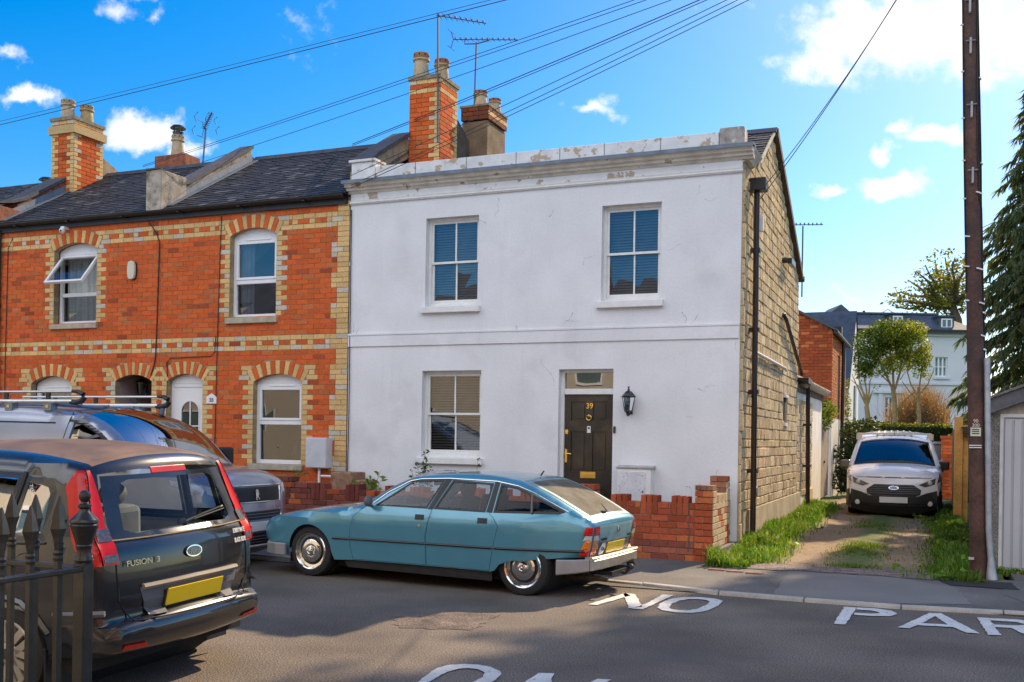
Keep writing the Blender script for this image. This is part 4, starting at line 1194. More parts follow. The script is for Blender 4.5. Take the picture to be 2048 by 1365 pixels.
# ---- blue seventies hatchback
def blue_hatchback():
    c = Car('parked_car', 'teal blue vintage fastback hatchback with yellow rear plate and dusty hatch glass', 'car', (-3.945, -3.848, 0.0), R(-4.67))
    PAINTB = mat('teal_paint', (.10, .31, .41), .28, .35, var=.08, vs=2, coat=.9, bump=.02, bs=6, fine=.04, fs=200)
    PAINTT = mat('teal_dusty_paint', (.20, .34, .36), .5, .1, var=.15, vs=6)
    DUSTY = mat('dusty_glass', (.15, .135, .105), .85, spec=.12, var=.3, vs=5, fine=.12, fs=60, stain=((.10, .09, .07), 3, .62, .1, 0, 0))
    key = [(-.66, .30), (-.74, .40), (-.745, .49), (-.70, .58), (-.60, .640), (-.30, .70), (.10, .755), (.45, .80), (.66, .832), (.80, .905), (1.0, 1.03), (1.2, 1.130), (1.32, 1.170), (1.55, 1.195), (1.85, 1.208), (2.15, 1.205), (2.4, 1.185), (2.58, 1.150), (2.86, 1.045), (3.13, .910), (3.345, .790), (3.395, .745), (3.40, .68), (3.375, .52), (3.34, .42)]
    path = catmull(key, 4)
    def hw(x, z):
        w = .838 - (.70 - z) * .10 if z < .70 else .838 - (z - .70) * .26
        if z > .80: w = .812 - (z - .80) * .51
        if x < .1: w *= 1 - .17 * ((.1 - x) / .84) ** 2
        if x > 2.2: w *= 1 - .25 * ((x - 2.2) / 1.2) ** 2
        return w
    c.setup(path, hw, lambda x, z: .05 if x < .6 else (.07 if x < 1.3 else (.022 if x < 2.6 else .025)), .045)
    i_ws, i_rf, i_ht, i_tl = c.idx(.66, .832), c.idx(1.32, 1.17), c.idx(2.58, 1.15), c.idx(3.345, .79)
    fa, ra = (.012, .285, .315), (2.686, .285, .34)
    bottom = [(3.05, .40)] + [(2.95, .39), (2.75, .365), (2.55, .350), (2.44, .305), (2.385, .24), (2.34, .226)] + [(1.88, .235), (1.2, .232), (.62, .23), (.36, .215)] + arch_pts(.012, .285, .31, .225, 14)[1:] + [(-.62, .30)]
    outer = path + bottom
    wins = [[(.90, .845), (1.565, .838), (1.705, 1.150), (1.315, 1.130)], [(1.645, .838), (2.275, .832), (2.295, 1.128), (1.795, 1.150)], [(2.365, .832), (3.06, .842), (3.125, .865), (2.95, .945), (2.77, 1.025), (2.58, 1.095), (2.375, 1.125)]]
    d1 = [(.80, .838), (.70, .775), (.63, .70), (.585, .55), (.578, .40), (.615, .236), (1.563, .240), (1.563, .54), (1.60, .70), (1.628, .830), (1.765, 1.160), (1.40, 1.150), (1.28, 1.125), (1.05, 1.005), (.88, .885)]
    d2 = [(1.568, .240), (2.325, .232), (2.375, .48), (2.44, .70), (2.375, .79), (2.33, .815), (2.335, 1.145), (1.77, 1.160), (1.633, .830), (1.605, .70), (1.568, .54)]
    b = MB(); c.side(b, outer, [d1, d2, wins[2]])
    c.top(b, 0, i_ws); c.top(b, i_rf, i_ht); c.top(b, i_tl, len(path) - 1)
    for t0, t1 in ((-1, -.90), (.90, 1)): c.top(b, i_ht, i_tl, 2, t0, t1); c.top(b, i_ws, i_rf, 2, t0, t1)
    body = c.part(b, 'body', PAINTB, merge=True, smooth=38)
    for dd, wn, hx, nm in ((d1, wins[0], 1.495, 'door'), (d2, wins[1], 2.255, 'door')):
        for sd in (-1, 1):
            b = MB(); c.side(b, shrink(dd, .004), [wn], sides=(sd,)); dr = c.part(b, nm, PAINTB, smooth=40)
            b = MB(); c.side(b, rect(hx - .055, hx + .055, .72, .775), off=.006, sides=(sd,)); c.side(b, rect(hx - .03, hx + .03, .735, .762), off=.010, sides=(sd,)); c.sub(b, 'handle', TRIM, dr)
            b = MB(); c.side(b, wn, [shrink(wn, .022)], off=.003, sides=(sd,)); c.sub(b, 'window_rubber', TRIM, dr)
            b = MB(); c.side(b, shrink(wn, .02), off=-.004, sides=(sd,)); c.sub(b, 'pane', CARGLASS, dr)
            if nm == 'door' and hx < 2: b = MB(); b.lathe([(0, .0), (.014, .0)], (hx, sd * (c.w(hx, .66) + .004), .66), 'y', 10); c.sub(b, 'lock', CHROME, dr)
    for sd in (-1, 1):
        q = MB(); c.side(q, wins[2], [shrink(wins[2], .022)], off=.003, sides=(sd,)); q_ = c.part(q, 'quarter_window', TRIM)
        q = MB(); c.side(q, shrink(wins[2], .02), off=-.004, sides=(sd,)); c.sub(q, 'pane', CARGLASS, q_)
        q = MB(); c.line(q, [(2.78, .845), (2.745, 1.03)], .012, .002, (sd,)); c.sub(q, 'divider', GREYTRIM, q_)
    for P_ in ([(1.575, .835), (1.635, .835), (1.785, 1.155), (1.712, 1.158)], [(2.285, .835), (2.352, .832), (2.362, 1.135), (2.305, 1.142)]):
        for sd in (-1, 1): b = MB(); c.side(b, P_, off=.005, sides=(sd,)); c.part(b, 'black_pillar', TRIM)
    b = MB(); c.line(b, [(.87, .868), (1.03, .99), (1.27, 1.118), (1.40, 1.145), (1.75, 1.160), (2.33, 1.148), (2.58, 1.108), (2.78, 1.04), (3.15, .868)], .006, .006)
    build_each(b, 'window_chrome', CHROME, c.root)
    b = MB(); c.line(b, [(-.02 + .37, .458), (.57, .462)], .013, .004); c.line(b, [(.59, .463), (1.55, .469)], .013, .004); c.line(b, [(1.58, .469), (2.36, .472)], .013, .004); c.line(b, [(2.39, .472), (3.32, .478)], .013, .004)
    build_each(b, 'side_strip', TRIM, c.root); b = MB(); c.line(b, [(.36, .462), (3.30, .480)], .0025, .0165); build_each(b, 'strip_highlight', GREYTRIM, c.root)
    b = MB(); c.top(b, i_ws, i_rf, 14, -.90, .90, -.006); c.part(b, 'windscreen', CARGLASS, smooth=60)
    b = MB(); c.top(b, i_ht + 1, i_tl - 1, 14, -.80, .80, .006); hg = c.part(b, 'rear_window', DUSTY, smooth=60)
    b = MB()
    for t0, t1 in ((-.90, -.80), (.80, .90)): c.top(b, i_ht, i_tl, 2, t0, t1, .004)
    c.top(b, i_ht, i_ht + 1, 10, -.80, .80, .004); c.top(b, i_tl - 1, i_tl, 10, -.8, .8, .004)
    c.part(b, 'hatch', PAINTT, smooth=50)
    b = MB(); b.tube([(3.28, -.12, .85), (3.31, -.02, .85), (3.20, .10, .905), (3.08, .30, .945)], .007, 5); b.box(3.27, 3.33, -.16, -.10, .81, .86); c.part(b, 'wiper', TRIM)
    b = MB(); b.tube([(2.52, .0, 1.20), (2.56, .0, 1.25)], .008, 6); c.part(b, 'aerial', TRIM)
    # tail
    b = MB(); c.end(b, [(-.44, .56), (.44, .56), (.47, .735), (-.47, .735)], off=.004); c.part(b, 'tail_panel', PAINTT)
    b = MB(); c.end(b, rect(-.52, .52, .425, .555), off=.002); c.part(b, 'plate_recess', GREYTRIM)
    c.plate('number_plate', PLATE_Y, -.24, .24, .435, .545, off=.016)
    b = MB(); c.end(b, [(-.42, .43), (-.32, .43), (-.29, .50), (-.32, .55), (-.39, .55), (-.43, .50)], off=.018); gb = c.part(b, 'oval_sticker', PLATE_W)
    M = Matrix.Translation((c.end_x(-.36, .49, True) + .022, -.36, .49)) @ Matrix.Rotation(R(90), 4, 'Z') @ Matrix.Rotation(R(90), 4, 'X')
    text_mesh('sticker_letters', 'GB', .06, M, mat('ink', (.05, .05, .06)), gb, .001, local=True)
    b = MB(); b.prism([(-.02, .635), (.02, .635), (.02, .66), (.012, .70), (-.012, .70), (-.02, .66)], 3.43, 3.442, 'x'); c.part(b, 'emblem', CHROME, bev=.003)
    b = MB(); c.end(b, rect(-.42, -.28, .575, .60), off=.012); c.end(b, rect(.30, .42, .575, .60), off=.012); build_each(b, 'badge', TRIM, c.root)
    for sd in (-1, 1):
        b = MB(); zs = [.43, .49, .55, .585, .66, .735]
        def lamp(z0, z1, m, nm, parent=None):
            q = MB()
            xs0, xs1 = (lambda z: -.105 + .03 * (z - .43) / .3), 0
            P = [(c.end_x(.9, z0, True) - .10 + .02, z0), (c.end_x(.9, z0, True) - .003, z0), (c.end_x(.9, z1, True) - .003, z1), (c.end_x(.9, z1, True) - .06, z1)]
            c.side(q, P, off=.008, sides=(sd,), step=.03)
            w0, w1 = c.w(c.end_x(.9, z0, True), z0) + .004, c.w(c.end_x(.9, z1, True), z1) + .004
            c.end(q, [(sd * w0, z0), (sd * w1, z1), (sd * (w1 - .10), z1), (sd * (w0 - .13), z0)], off=.008, step=.04)
            return c.part(q, nm, m) if parent is None else c.sub(q, nm, m, parent)
        tl = lamp(.43, .495, REDLENS, 'tail_light'); lamp(.495, .585, AMBER, 'amber_lens', tl); lamp(.585, .635, CLEARLENS, 'reversing_lens', tl); lamp(.635, .725, REDLENS, 'red_lens', tl)
        q = MB()
        for z in (.655, .675, .695, .515, .535, .555): c.endline(q, [(sd * .575, z), (sd * .49, z)], .003, .012)
        build_each(q, 'lens_rib', CHROME, tl)
    BUMP = mat('brushed_bumper', (.55, .50, .42), .38, .75, var=.2, vs=5)
    BUMPG = mat('grey_bumper', (.33, .32, .33), .5, .4, var=.15, vs=5)
    pl = [(3.06, -.735), (3.24, -.70), (3.37, -.63)]
    b = MB(); c.sweep(b, pl, lambda t: .235 + .05 * t, lambda t: .392 + .015 * t, .022); c.sweep(b, [(p[0], -p[1]) for p in pl[::-1]], lambda t: .285 - .05 * t, lambda t: .407 - .015 * t, .022); build_each(b, 'bumper_corner', BUMPG, c.root)
    b = MB(); c.sweep(b, [(3.375, -.64), (3.39, -.60), (3.41, -.4), (3.415, 0), (3.41, .4), (3.39, .60), (3.375, .64)], .292, .40, .03); c.sweep(b, [(3.33, -.64), (3.345, 0), (3.33, .64)], .395, .425, .09); c.part(b, 'bumper', BUMP)
    b = MB(); c.sweep(b, [(-.70, .62), (-.775, .3), (-.78, 0), (-.775, -.3), (-.70, -.62), (-.60, -.745), (-.45, -.80), (-.30, -.815)][::1], .22, .36, .03)
    c.sweep(b, [(-.30, .815), (-.45, .80), (-.60, .745), (-.70, .62)], .22, .36, .03); c.part(b, 'bumper', BUMPG)
    b = MB(); b.tube([(3.0, -.35, .18), (3.40, -.40, .19)], .03, 10); b.tube([(3.40, -.40, .19), (3.48, -.40, .185)], .024, 10); c.part(b, 'exhaust', mat('rusty_steel', (.10, .075, .05), .6, .6, var=.4, vs=12))
    b = MB(); b.tube([(3.2, .1, .24), (3.48, .1, .20), (3.53, .1, .25)], .018, 8); b.ball((3.54, .1, .27), .032, 6); b.box(3.2, 3.45, -.2, .4, .20, .24); b.tube([(3.42, .33, .27), (3.50, .33, .30)], .035, 10); c.part(b, 'tow_bar', TRIM)
    b = MB(); c.side(b, [(.52, .14), (2.34, .125), (2.345, .228), (.46, .233)], off=-.03); build_each(b, 'sill', mat('black_sill', (.02, .019, .017), .7, var=.3, vs=9), c.root)
    # wheels: rear pair half hidden under the flat arch
    for (wx, wz, yy) in ((.012, .288, .765), (2.686, .285, .735)):
        for sd in (-1, 1):
            o, rim = tyre(c, wx, sd * yy, wz, .288, .15, sd, rim=.205)
            q = MB(); L = lambda pr, m=None: q.lathe([(p[0], sd * (yy + p[1])) for p in pr], (wx, 0, wz), 'y', 36)
            L([(.212, .008), (.205, .016), (.196, .010), (.186, -.02), (.160, -.025)]); c.sub(q, 'trim_ring', CHROME, o, smooth=30)
            q = MB(); L([(.162, -.03), (.150, -.034), (.130, -.03)]); c.sub(q, 'wheel_disc', TRIM, o, smooth=30)
            q = MB(); L([(.138, -.03), (.130, -.006), (.105, .004), (.06, .0), (.052, .012), (.048, .03), (.030, .034), (.026, .024), (.010, .026), (.0, .03)]); c.sub(q, 'hub_cap', CHROME, o, smooth=30)
    b = MB(); b.box(-.4, 2.9, -.62, .62, .13, .235); b.box(.45, 2.45, -.735, .735, .235, .60); b.box(2.4, 3.2, -.56, .56, .235, .60)
    b.box(.30, .45, -.7, .7, .22, .62); c.part(b, 'underbody', UNDER)
    for ax in (.012, 2.686):
        b = MB(); b.tube([(ax, -.62, .29), (ax, .62, .29)], .31, 20); c.part(b, 'wheel_well', UNDER)
    b = MB(); b.box(.70, 1.02, -.66, .66, .60, .80); dsh = c.part(b, 'dashboard', mat('dash_plastic', (.03, .035, .06), .7), bev=.03)
    b = MB(); cw = Vector((1.12, -.34, .79)); ax_ = Matrix.Translation(cw) @ Matrix.Rotation(R(62), 4, 'Y')
    b.tube([ax_ @ Vector((.17 * math.cos(t), .17 * math.sin(t), 0)) for t in [k * math.pi / 10 for k in range(21)]], .014, 6); b.tube([ax_ @ Vector((0, -.17, 0)), ax_ @ Vector((0, .17, 0))], .012, 6); b.tube([cw, cw + Vector((-.2, 0, -.1))], .02, 6); c.part(b, 'steering_wheel', mat('wheel_rim_blue', (.05, .045, .09), .5))
    seat(c, 1.50, -.34, .42, .44); seat(c, 1.50, .34, .42, .44)
    b = MB(); b.box(2.1, 2.5, -.62, .62, .45, .60); b.box(2.45, 2.58, -.62, .62, .58, .82); c.part(b, 'rear_bench', SEAT, bev=.04)
    b = MB(); b.box(2.62, 3.15, -.58, .58, .76, .80); c.part(b, 'parcel_shelf', SEAT)
    b = MB(); rq = random.Random(3)
    for k in range(7):
        x, y = rq.uniform(2.65, 3.0), rq.uniform(-.5, .0); b.box(-.1, .1, -.06, .06, 0, .035, M=Matrix.Translation((x, y, .80)) @ Matrix.Rotation(rq.uniform(0, 3), 4, 'Z') @ Matrix.Rotation(rq.uniform(-.3, .3), 4, 'X'))
    c.part(b, 'shelf_clutter', mat('paper', (.75, .75, .72), .8))
    for sd in (-1, 1):
        b = MB(); y = sd * (c.w(.88, .85) + .10); b.tube([(.86, sd * (c.w(.86, .84)), .838), (.86, sd * (c.w(.86, .84) + .08), .85)], .018, 6); b.ball((.875, y, .895), .06, 7, sq=(.6, 1.15, 1.0)); c.part(b, 'door_mirror', GREYTRIM, smooth=50)
    b = MB(); b.box(1.22, 1.25, -.10, .06, 1.05, 1.11); c.part(b, 'rear_view_mirror', TRIM, bev=.01)
    return c
blue_hatchback()

# ---- black small estate hatchback, rear view
def black_hatchback():
    yaw = R(-1.3)
    c = Car('parked_car', 'black small hatchback seen from behind, yellow plate, brown roof and hand-lettered sticker', 'car', (-5.075, -9.01, -.015), yaw, .985, roll=R(2.2))
    BLK = mat('black_car_paint', (.010, .011, .014), .24, var=.2, vs=3, coat=1., bump=.01, bs=5, stain=((.030, .027, .022), 2.2, .52, .35, 0, 0))
    ROOFBROWN = mat('brown_roof_paint', (.17, .105, .058), .5, .0, var=.3, vs=3, stain=((.06, .052, .045), 2.6, .54, .2, 0, 0))  # roof in a rougher, patchy brown, apart from the black body
    key = [(-.80, .30), (-.86, .50), (-.82, .70), (-.65, .86), (0, .99), (.36, 1.055), (.70, 1.25), (1.05, 1.425), (1.25, 1.475), (1.6, 1.515), (2.1, 1.525), (2.5, 1.505), (2.80, 1.465), (2.90, 1.435), (2.935, 1.39), (2.99, 1.24), (3.055, 1.06), (3.085, 1.0), (3.125, .93), (3.145, .80), (3.150, .68), (3.145, .56), (3.16, .50), (3.225, .475), (3.235, .40), (3.20, .33), (3.10, .30)]
    path = catmull(key, 4)
    def hw(x, z):
        w = .845 if z < .95 else .845 - (z - .95) * .36
        if z < .6: w = .855
        if x < .2: w *= 1 - .2 * ((.2 - x) / 1.0) ** 2
        if x > 2.55: w *= 1 - .175 * ((x - 2.55) / .65) ** 2
        return w
    c.setup(path, hw, lambda x, z: .06 if x < 2.85 else (.075 if z > .6 else (.05 if z > .44 else .03)), .05)
    i_ws, i_rf, i_rg, i_rb = c.idx(.36, 1.055), c.idx(1.05, 1.425), c.idx(2.935, 1.39), c.idx(3.085, 1.0)
    outer = path + [(2.86, .31)] + arch_pts(2.486, .30, .345, .26, 16)[0:] + [(1.9, .24), (.5, .24)] + arch_pts(0, .30, .345, .26, 14) + [(-.62, .28)]
    w3 = [(2.46, .995), (2.79, 1.005), (2.80, 1.06), (2.785, 1.30), (2.74, 1.365), (2.66, 1.385), (2.505, 1.40)]
    w2 = [(1.50, .99), (2.43, .992), (2.475, 1.40), (1.62, 1.42)]
    w1 = [(.62, 1.0), (1.44, .99), (1.56, 1.42), (1.20, 1.395)]
    b = MB(); c.side(b, outer, [w3, w2, w1]); c.top(b, 0, i_ws); c.top(b, i_rb, len(path) - 1, 20)
    c.top(b, i_rf + 0, i_rg - 4 - 0, 2, -1, -.93); c.top(b, i_rf, i_rg - 4, 2, .93, 1); c.top(b, i_rg - 4, i_rg, 16)
    for t0, t1 in ((-1, -.92), (.92, 1)): c.top(b, i_rg, i_rb, 2, t0, t1); c.top(b, i_ws, i_rf, 2, t0, t1)
    c.part(b, 'body', BLK, merge=True, smooth=35)
    b = MB(); c.top(b, i_rf, i_rg - 4, 18, -.93, .93); c.part(b, 'roof', ROOFBROWN, smooth=60)
    b = MB(); c.top(b, i_ws, i_rf, 12, -.92, .92, -.004); c.part(b, 'windscreen', CARGLASS, smooth=60)
    for sd in (-1, 1):
        for wn in (w3, w2, w1):
            q = MB(); c.side(q, wn, [shrink(wn, .05 if wn is w3 else .03)], off=-.003, sides=(sd,)); f_ = c.part(q, 'side_window', FRIT)
            q = MB(); c.side(q, shrink(wn, .045 if wn is w3 else .03), off=-.006, sides=(sd,)); c.sub(q, 'pane', CARGLASS, f_)
        q = MB(); c.line(q, [(2.50, 1.41), (2.455, .99)], .016, .0, (sd,)); c.line(q, [(2.455, .99), (2.44, .60)], .004, .001, (sd,)); c.line(q, [(2.38, .98), (2.80, .995)], .008, .003, (sd,)); c.line(q, [(.6, .98), (2.40, .98)], .008, .003, (sd,)); c.line(q, [(1.47, .98), (1.58, 1.42)], .014, .0, (sd,)); build_each(q, 'door_trim', TRIM, c.root)
        q = MB(); c.line(q, [(2.87, .57), (3.05, .575), (3.17, .58)], .020, .004, (sd,)); c.part(q, 'rubbing_strip', GREYTRIM)
        q = MB(); c.line(q, [(2.10, .30), (2.14, .44), (2.22, .55), (2.34, .625), (2.486, .65), (2.63, .625), (2.75, .55), (2.83, .45)], .022, .0, (sd,)); c.part(q, 'arch_lip', BLK, smooth=60)
    q = MB(); q.tube([(2.66 + .10 * math.cos(t), -(c.w(2.66, .83) + .001), .83 + .10 * math.sin(t)) for t in [k * math.pi / 12 for k in range(25)]], .003, 4); c.part(q, 'fuel_flap', TRIM)
    # rear glass
    gl = [(-.49, 1.055), (-.42, 1.03), (.42, 1.03), (.49, 1.055), (.47, 1.22), (.42, 1.335), (.36, 1.355), (-.36, 1.355), (-.42, 1.335), (-.47, 1.22)]
    full = [(-.60, 1.005), (.60, 1.005), (.575, 1.20), (.54, 1.385), (-.54, 1.385), (-.575, 1.20)]
    b = MB(); c.end(b, full, [gl], off=.004); c.part(b, 'rear_window', FRIT, smooth=50)
    b = MB(); c.end(b, gl, off=.001); c.part(b, 'rear_pane', CARGLASS, smooth=50)
    b = MB(); c.endline(b, [(-.63, 1.0), (0, .998), (.63, 1.0)], .006, .006); c.part(b, 'window_seal', mat('dust_line', (.26, .20, .10), .7, var=.3))
    hm = c.plate('brake_light', REDLENS, -.16, .16, 1.385, 1.425, off=.008)
    b = MB(); b.ball((2.97, .10, 1.43), .018, 5); c.sub(b, 'washer_jet', TRIM, hm)
    b = MB(); b.tube([(3.115, -.02, 1.045), (3.135, .02, 1.05)], .03, 8); b.tube([(3.13, 0, 1.05), (3.105, .22, 1.085), (3.075, .46, 1.115)], .010, 6); b.tube([(3.12, .12, 1.06), (3.075, .50, 1.10)], .006, 5); c.part(b, 'wiper', TRIM)
    # lamps
    for sd in (-1, 1):
        wd = lambda z: .03 + .085 * min(1, (1.43 - z) / .10) if z > 1.3 else .105
        zs = [.86, .94, 1.02, 1.10, 1.18, 1.26, 1.33, 1.39, 1.425]
        q = MB()
        P = [(c.end_x(.9, z, True) + .010, z) for z in zs] + [(c.end_x(.9, z, True) - wd(z), z) for z in zs[::-1]]
        c.side(q, dense(P), off=.010, sides=(sd,), step=.014)
        E_ = lambda z: c.w(c.end_x(.9, z, True), z) + .020
        iw = lambda z: .105 if z < 1.1 else .075 - .05 * max(0, (z - 1.2) / .22)
        P = [(sd * E_(z), z) for z in zs] + [(sd * (E_(z) - iw(z)), z) for z in zs[::-1]]
        c.end(q, dense(P), off=.010, step=.02); tl = c.part(q, 'tail_light', REDLENS, smooth=50)
        q = MB(); P = lambda z0, z1: [(sd * (E_(z0) - .01), z0), (sd * (E_(z1) - .01), z1), (sd * (E_(z1) - iw(z1) + .008), z1), (sd * (E_(z0) - iw(z0) + .008), z0)]
        c.end(q, P(1.0, 1.075), off=.014, step=.02); c.end(q, P(.875, .92), off=.014, step=.02); build_each(q, 'clear_lens', mat('grey_lens', (.09, .085, .09), .2, var=.4, vs=60, coat=1.), tl)
    # tailgate lines, plate, badges
    b = MB(); c.endline(b, [(-.60, 1.0), (-.61, .80), (-.60, .64), (-.52, .505), (0, .50), (.52, .505), (.60, .64), (.61, .80), (.60, 1.0)], .005, .002); c.part(b, 'tailgate_gap', UNDER)
    b = MB(); c.end(b, [(-.40, .52), (.40, .52), (.46, .70), (-.46, .70)], off=.004); c.part(b, 'plate_recess', GREYTRIM)
    b = MB(); c.endline(b, [(-.44, .70), (0, .705), (.44, .70)], .020, .010); c.part(b, 'grab_bar', mat('dusty_grey_trim', (.20, .17, .13), .6, var=.2))
    pp_ = c.plate('plate_holder', TRIM, -.275, .275, .535, .66, off=.012); c.plate('number_plate', PLATE_Y, -.26, .26, .552, .663, off=.026, parent=pp_)
    b = MB(); b.lathe([(0, .012), (.018, .012), (.02, 0)], (c.end_x(.33, .64, True) + .006, .33, .64), 'x', 14); c.part(b, 'tailgate_lock', CHROME)
    REAR = lambda x, y, z, tilt=-4: Matrix.Translation((x, y, z)) @ Matrix.Rotation(R(90), 4, 'Z') @ Matrix.Rotation(R(90 + tilt), 4, 'X')
    b = MB(); n = 28; P = [(.075 * math.cos(2 * math.pi * k / n), .87 + .038 * math.sin(2 * math.pi * k / n)) for k in range(n)]
    c.end(b, P, off=.016); em = c.part(b, 'maker_badge', CHROME)
    b = MB(); c.end(b, [(p[0] * .86, .87 + (p[1] - .87) * .80) for p in P], off=.0185); c.sub(b, 'badge_field', mat('badge_blue', (.03, .045, .10), .25, coat=1.), em)
    text_mesh('badge_script', 'Ford', .046, REAR(c.end_x(0, .87, True) + .020, 0, .868), CHROME, em, .001, local=True, font_shear=.3)
    for nm_, s_, y_ in (('model_script', 'FUSION', -.465), ('trim_digit', '3', -.325)):
        text_mesh(nm_, s_, .050, REAR(c.end_x(y_, .855, True) + .022, y_, .857) @ Matrix.Rotation(R(-9), 4, 'Y'), CHROME, c.root, .003, local=True, xs=1.1)
    STK = mat('sticker_white', (.78, .78, .76), .7)
    for s_, z_ in (('SORRY MATE', .945), ('BLACK BOX!', .880)):
        text_mesh('sticker_text', s_, .046, REAR(c.end_x(.50, z_, True) + .022, .505, z_, -8) @ Matrix.Rotation(R(12), 4, 'Y'), STK, c.root, .001, local=True, xs=.62)
    # bumper: mesh ledge and crease line
    for sd in (-1, 1):
        b = MB(); c.end(b, [(sd * .44, .335), (sd * .64, .345), (sd * .63, .375), (sd * .46, .365)], off=.012); c.part(b, 'reflector', REDLENS)
    b = MB(); b.box(.3, 3.0, -.74, .74, .2, .34); b.box(.4, 3.06, -.76, .76, .34, .62); c.part(b, 'underbody', UNDER)
    for ax in (0, 2.486):
        b = MB(); b.tube([(ax, -.66, .32), (ax, .66, .32)], .345, 22); c.part(b, 'wheel_well', UNDER)
    WCOV = mat('silver_hubcap', (.50, .45, .36), .42, .5, var=.12, vs=8)
    for wx in (0, 2.486):
        for sd in (-1, 1):
            yy = .815
            o, rim = tyre(c, wx, sd * yy, .298, .298, .18, sd, rim=.20)
            q = MB(); q.lathe([(p[0], sd * (yy + p[1])) for p in ((.207, .006), (.200, .016), (.186, .012), (.178, .0))], (wx, 0, .298), 'y', 32)
            for k in range(7):
                a = 2 * math.pi * k / 7
                M = Matrix.Translation((wx, sd * yy, .298)) @ Matrix.Rotation(a, 4, 'Y')
                for e in (-.026, .026):
                    vs = [(e - .020, .0, .05), (e + .020, .0, .05), (e * 1.5 + .024, .0, .19), (e * 1.5 - .024, .0, .19)]
                    f_ = [M @ Vector((v[0], sd * .016, v[2])) for v in vs]; g_ = [M @ Vector((v[0], -sd * .02, v[2])) for v in vs]
                    q.mesh(f_ + g_, [(0, 1, 2, 3), (0, 4, 5, 1), (1, 5, 6, 2), (2, 6, 7, 3), (3, 7, 4, 0)])
            q.lathe([(p[0], sd * (yy + p[1])) for p in ((.075, .006), (.06, .022), (.034, .026))], (wx, 0, .298), 'y', 24)
            hc = c.sub(q, 'hub_cap', WCOV, o, smooth=30)
            q = MB(); q.lathe([(0, sd * (yy + .03)), (.033, sd * (yy + .028)), (.036, sd * (yy + .02))], (wx, 0, .298), 'y', 20); c.sub(q, 'hub_badge', mat('hub_dark', (.05, .06, .06), .4), o)
            q = MB(); q.lathe([(0, sd * (yy - .06)), (.19, sd * (yy - .06))], (wx, 0, .298), 'y', 24); c.sub(q, 'wheel_disc', UNDER, o)
            if wx > 1: q = MB(); q.box(wx + .30, wx + .315, min(sd * .60, sd * .83), max(sd * .60, sd * .83), .10, .36); c.part(q, 'mud_flap', TRIM, bev=.02)
    GS = mat('grey_seat', (.36, .38, .35), .9, var=.15)
    seat(c, 1.1, -.35, .5, .62, GS); seat(c, 1.1, .35, .5, .62, GS)
    b = MB(); b.box(2.0, 2.2, -.62, .62, .60, 1.08); rb = c.part(b, 'rear_bench', GS, bev=.05)
    b = MB()
    for y in (-.38, .38): b.ball((2.14, y, 1.17), .12, 6, sq=(.5, 1.1, .75))
    build_each(b, 'headrest', GS, rb, smooth=60)
    b = MB(); b.box(.45, .9, -.7, .7, .7, .98); c.part(b, 'dashboard', TRIM, bev=.05)
    b = MB(); c.top(b, i_rf, i_rg - 4, 10, -.9, .9, -.035); c.part(b, 'headliner', mat('headliner', (.45, .46, .42), .9))
    b = MB(); c.side(b, rect(.5, 2.85, .55, .96), off=-.03); build_each(b, 'door_card', GS, c.root)
    b = MB(); b.box(2.3, 3.0, -.62, .62, .86, .89); c.part(b, 'parcel_shelf', GS)
    tag_ = MB(); tag_.box(2.62, 2.95, -.40, -.02, .895, .965); c.part(tag_, 'pink_box', mat('pink_card', (.45, .24, .22), .8, var=.1))
    b = MB(); b.box(2.45, 2.47, -.36, -.12, .9, 1.06); c.part(b, 'white_card', mat('paper', (.75, .75, .72), .8))
    b = MB(); c.side(b, [(2.565, 1.14), (2.605, 1.14), (2.615, 1.33), (2.585, 1.335)], off=-.03, sides=(-1,)); st_ = c.part(b, 'window_sticker', mat('red_sticker', (.42, .03, .03), .6))
    M = Matrix.Translation((2.592, -(c.w(2.59, 1.23) - .027), 1.24)) @ Matrix.Rotation(R(90), 4, 'X') @ Matrix.Rotation(R(-84), 4, 'Z')
    text_mesh('sticker_letters', 'TOWN CAR', .036, M, STK, st_, .001, local=True)
    b = MB(); cw = Vector((.95, -.35, 1.02)); ax_ = Matrix.Translation(cw) @ Matrix.Rotation(R(65), 4, 'Y')
    b.tube([ax_ @ Vector((.18 * math.cos(t), .18 * math.sin(t), 0)) for t in [k * math.pi / 10 for k in range(21)]], .015, 6); c.part(b, 'steering_wheel', TRIM)
    return c
black_hatchback()
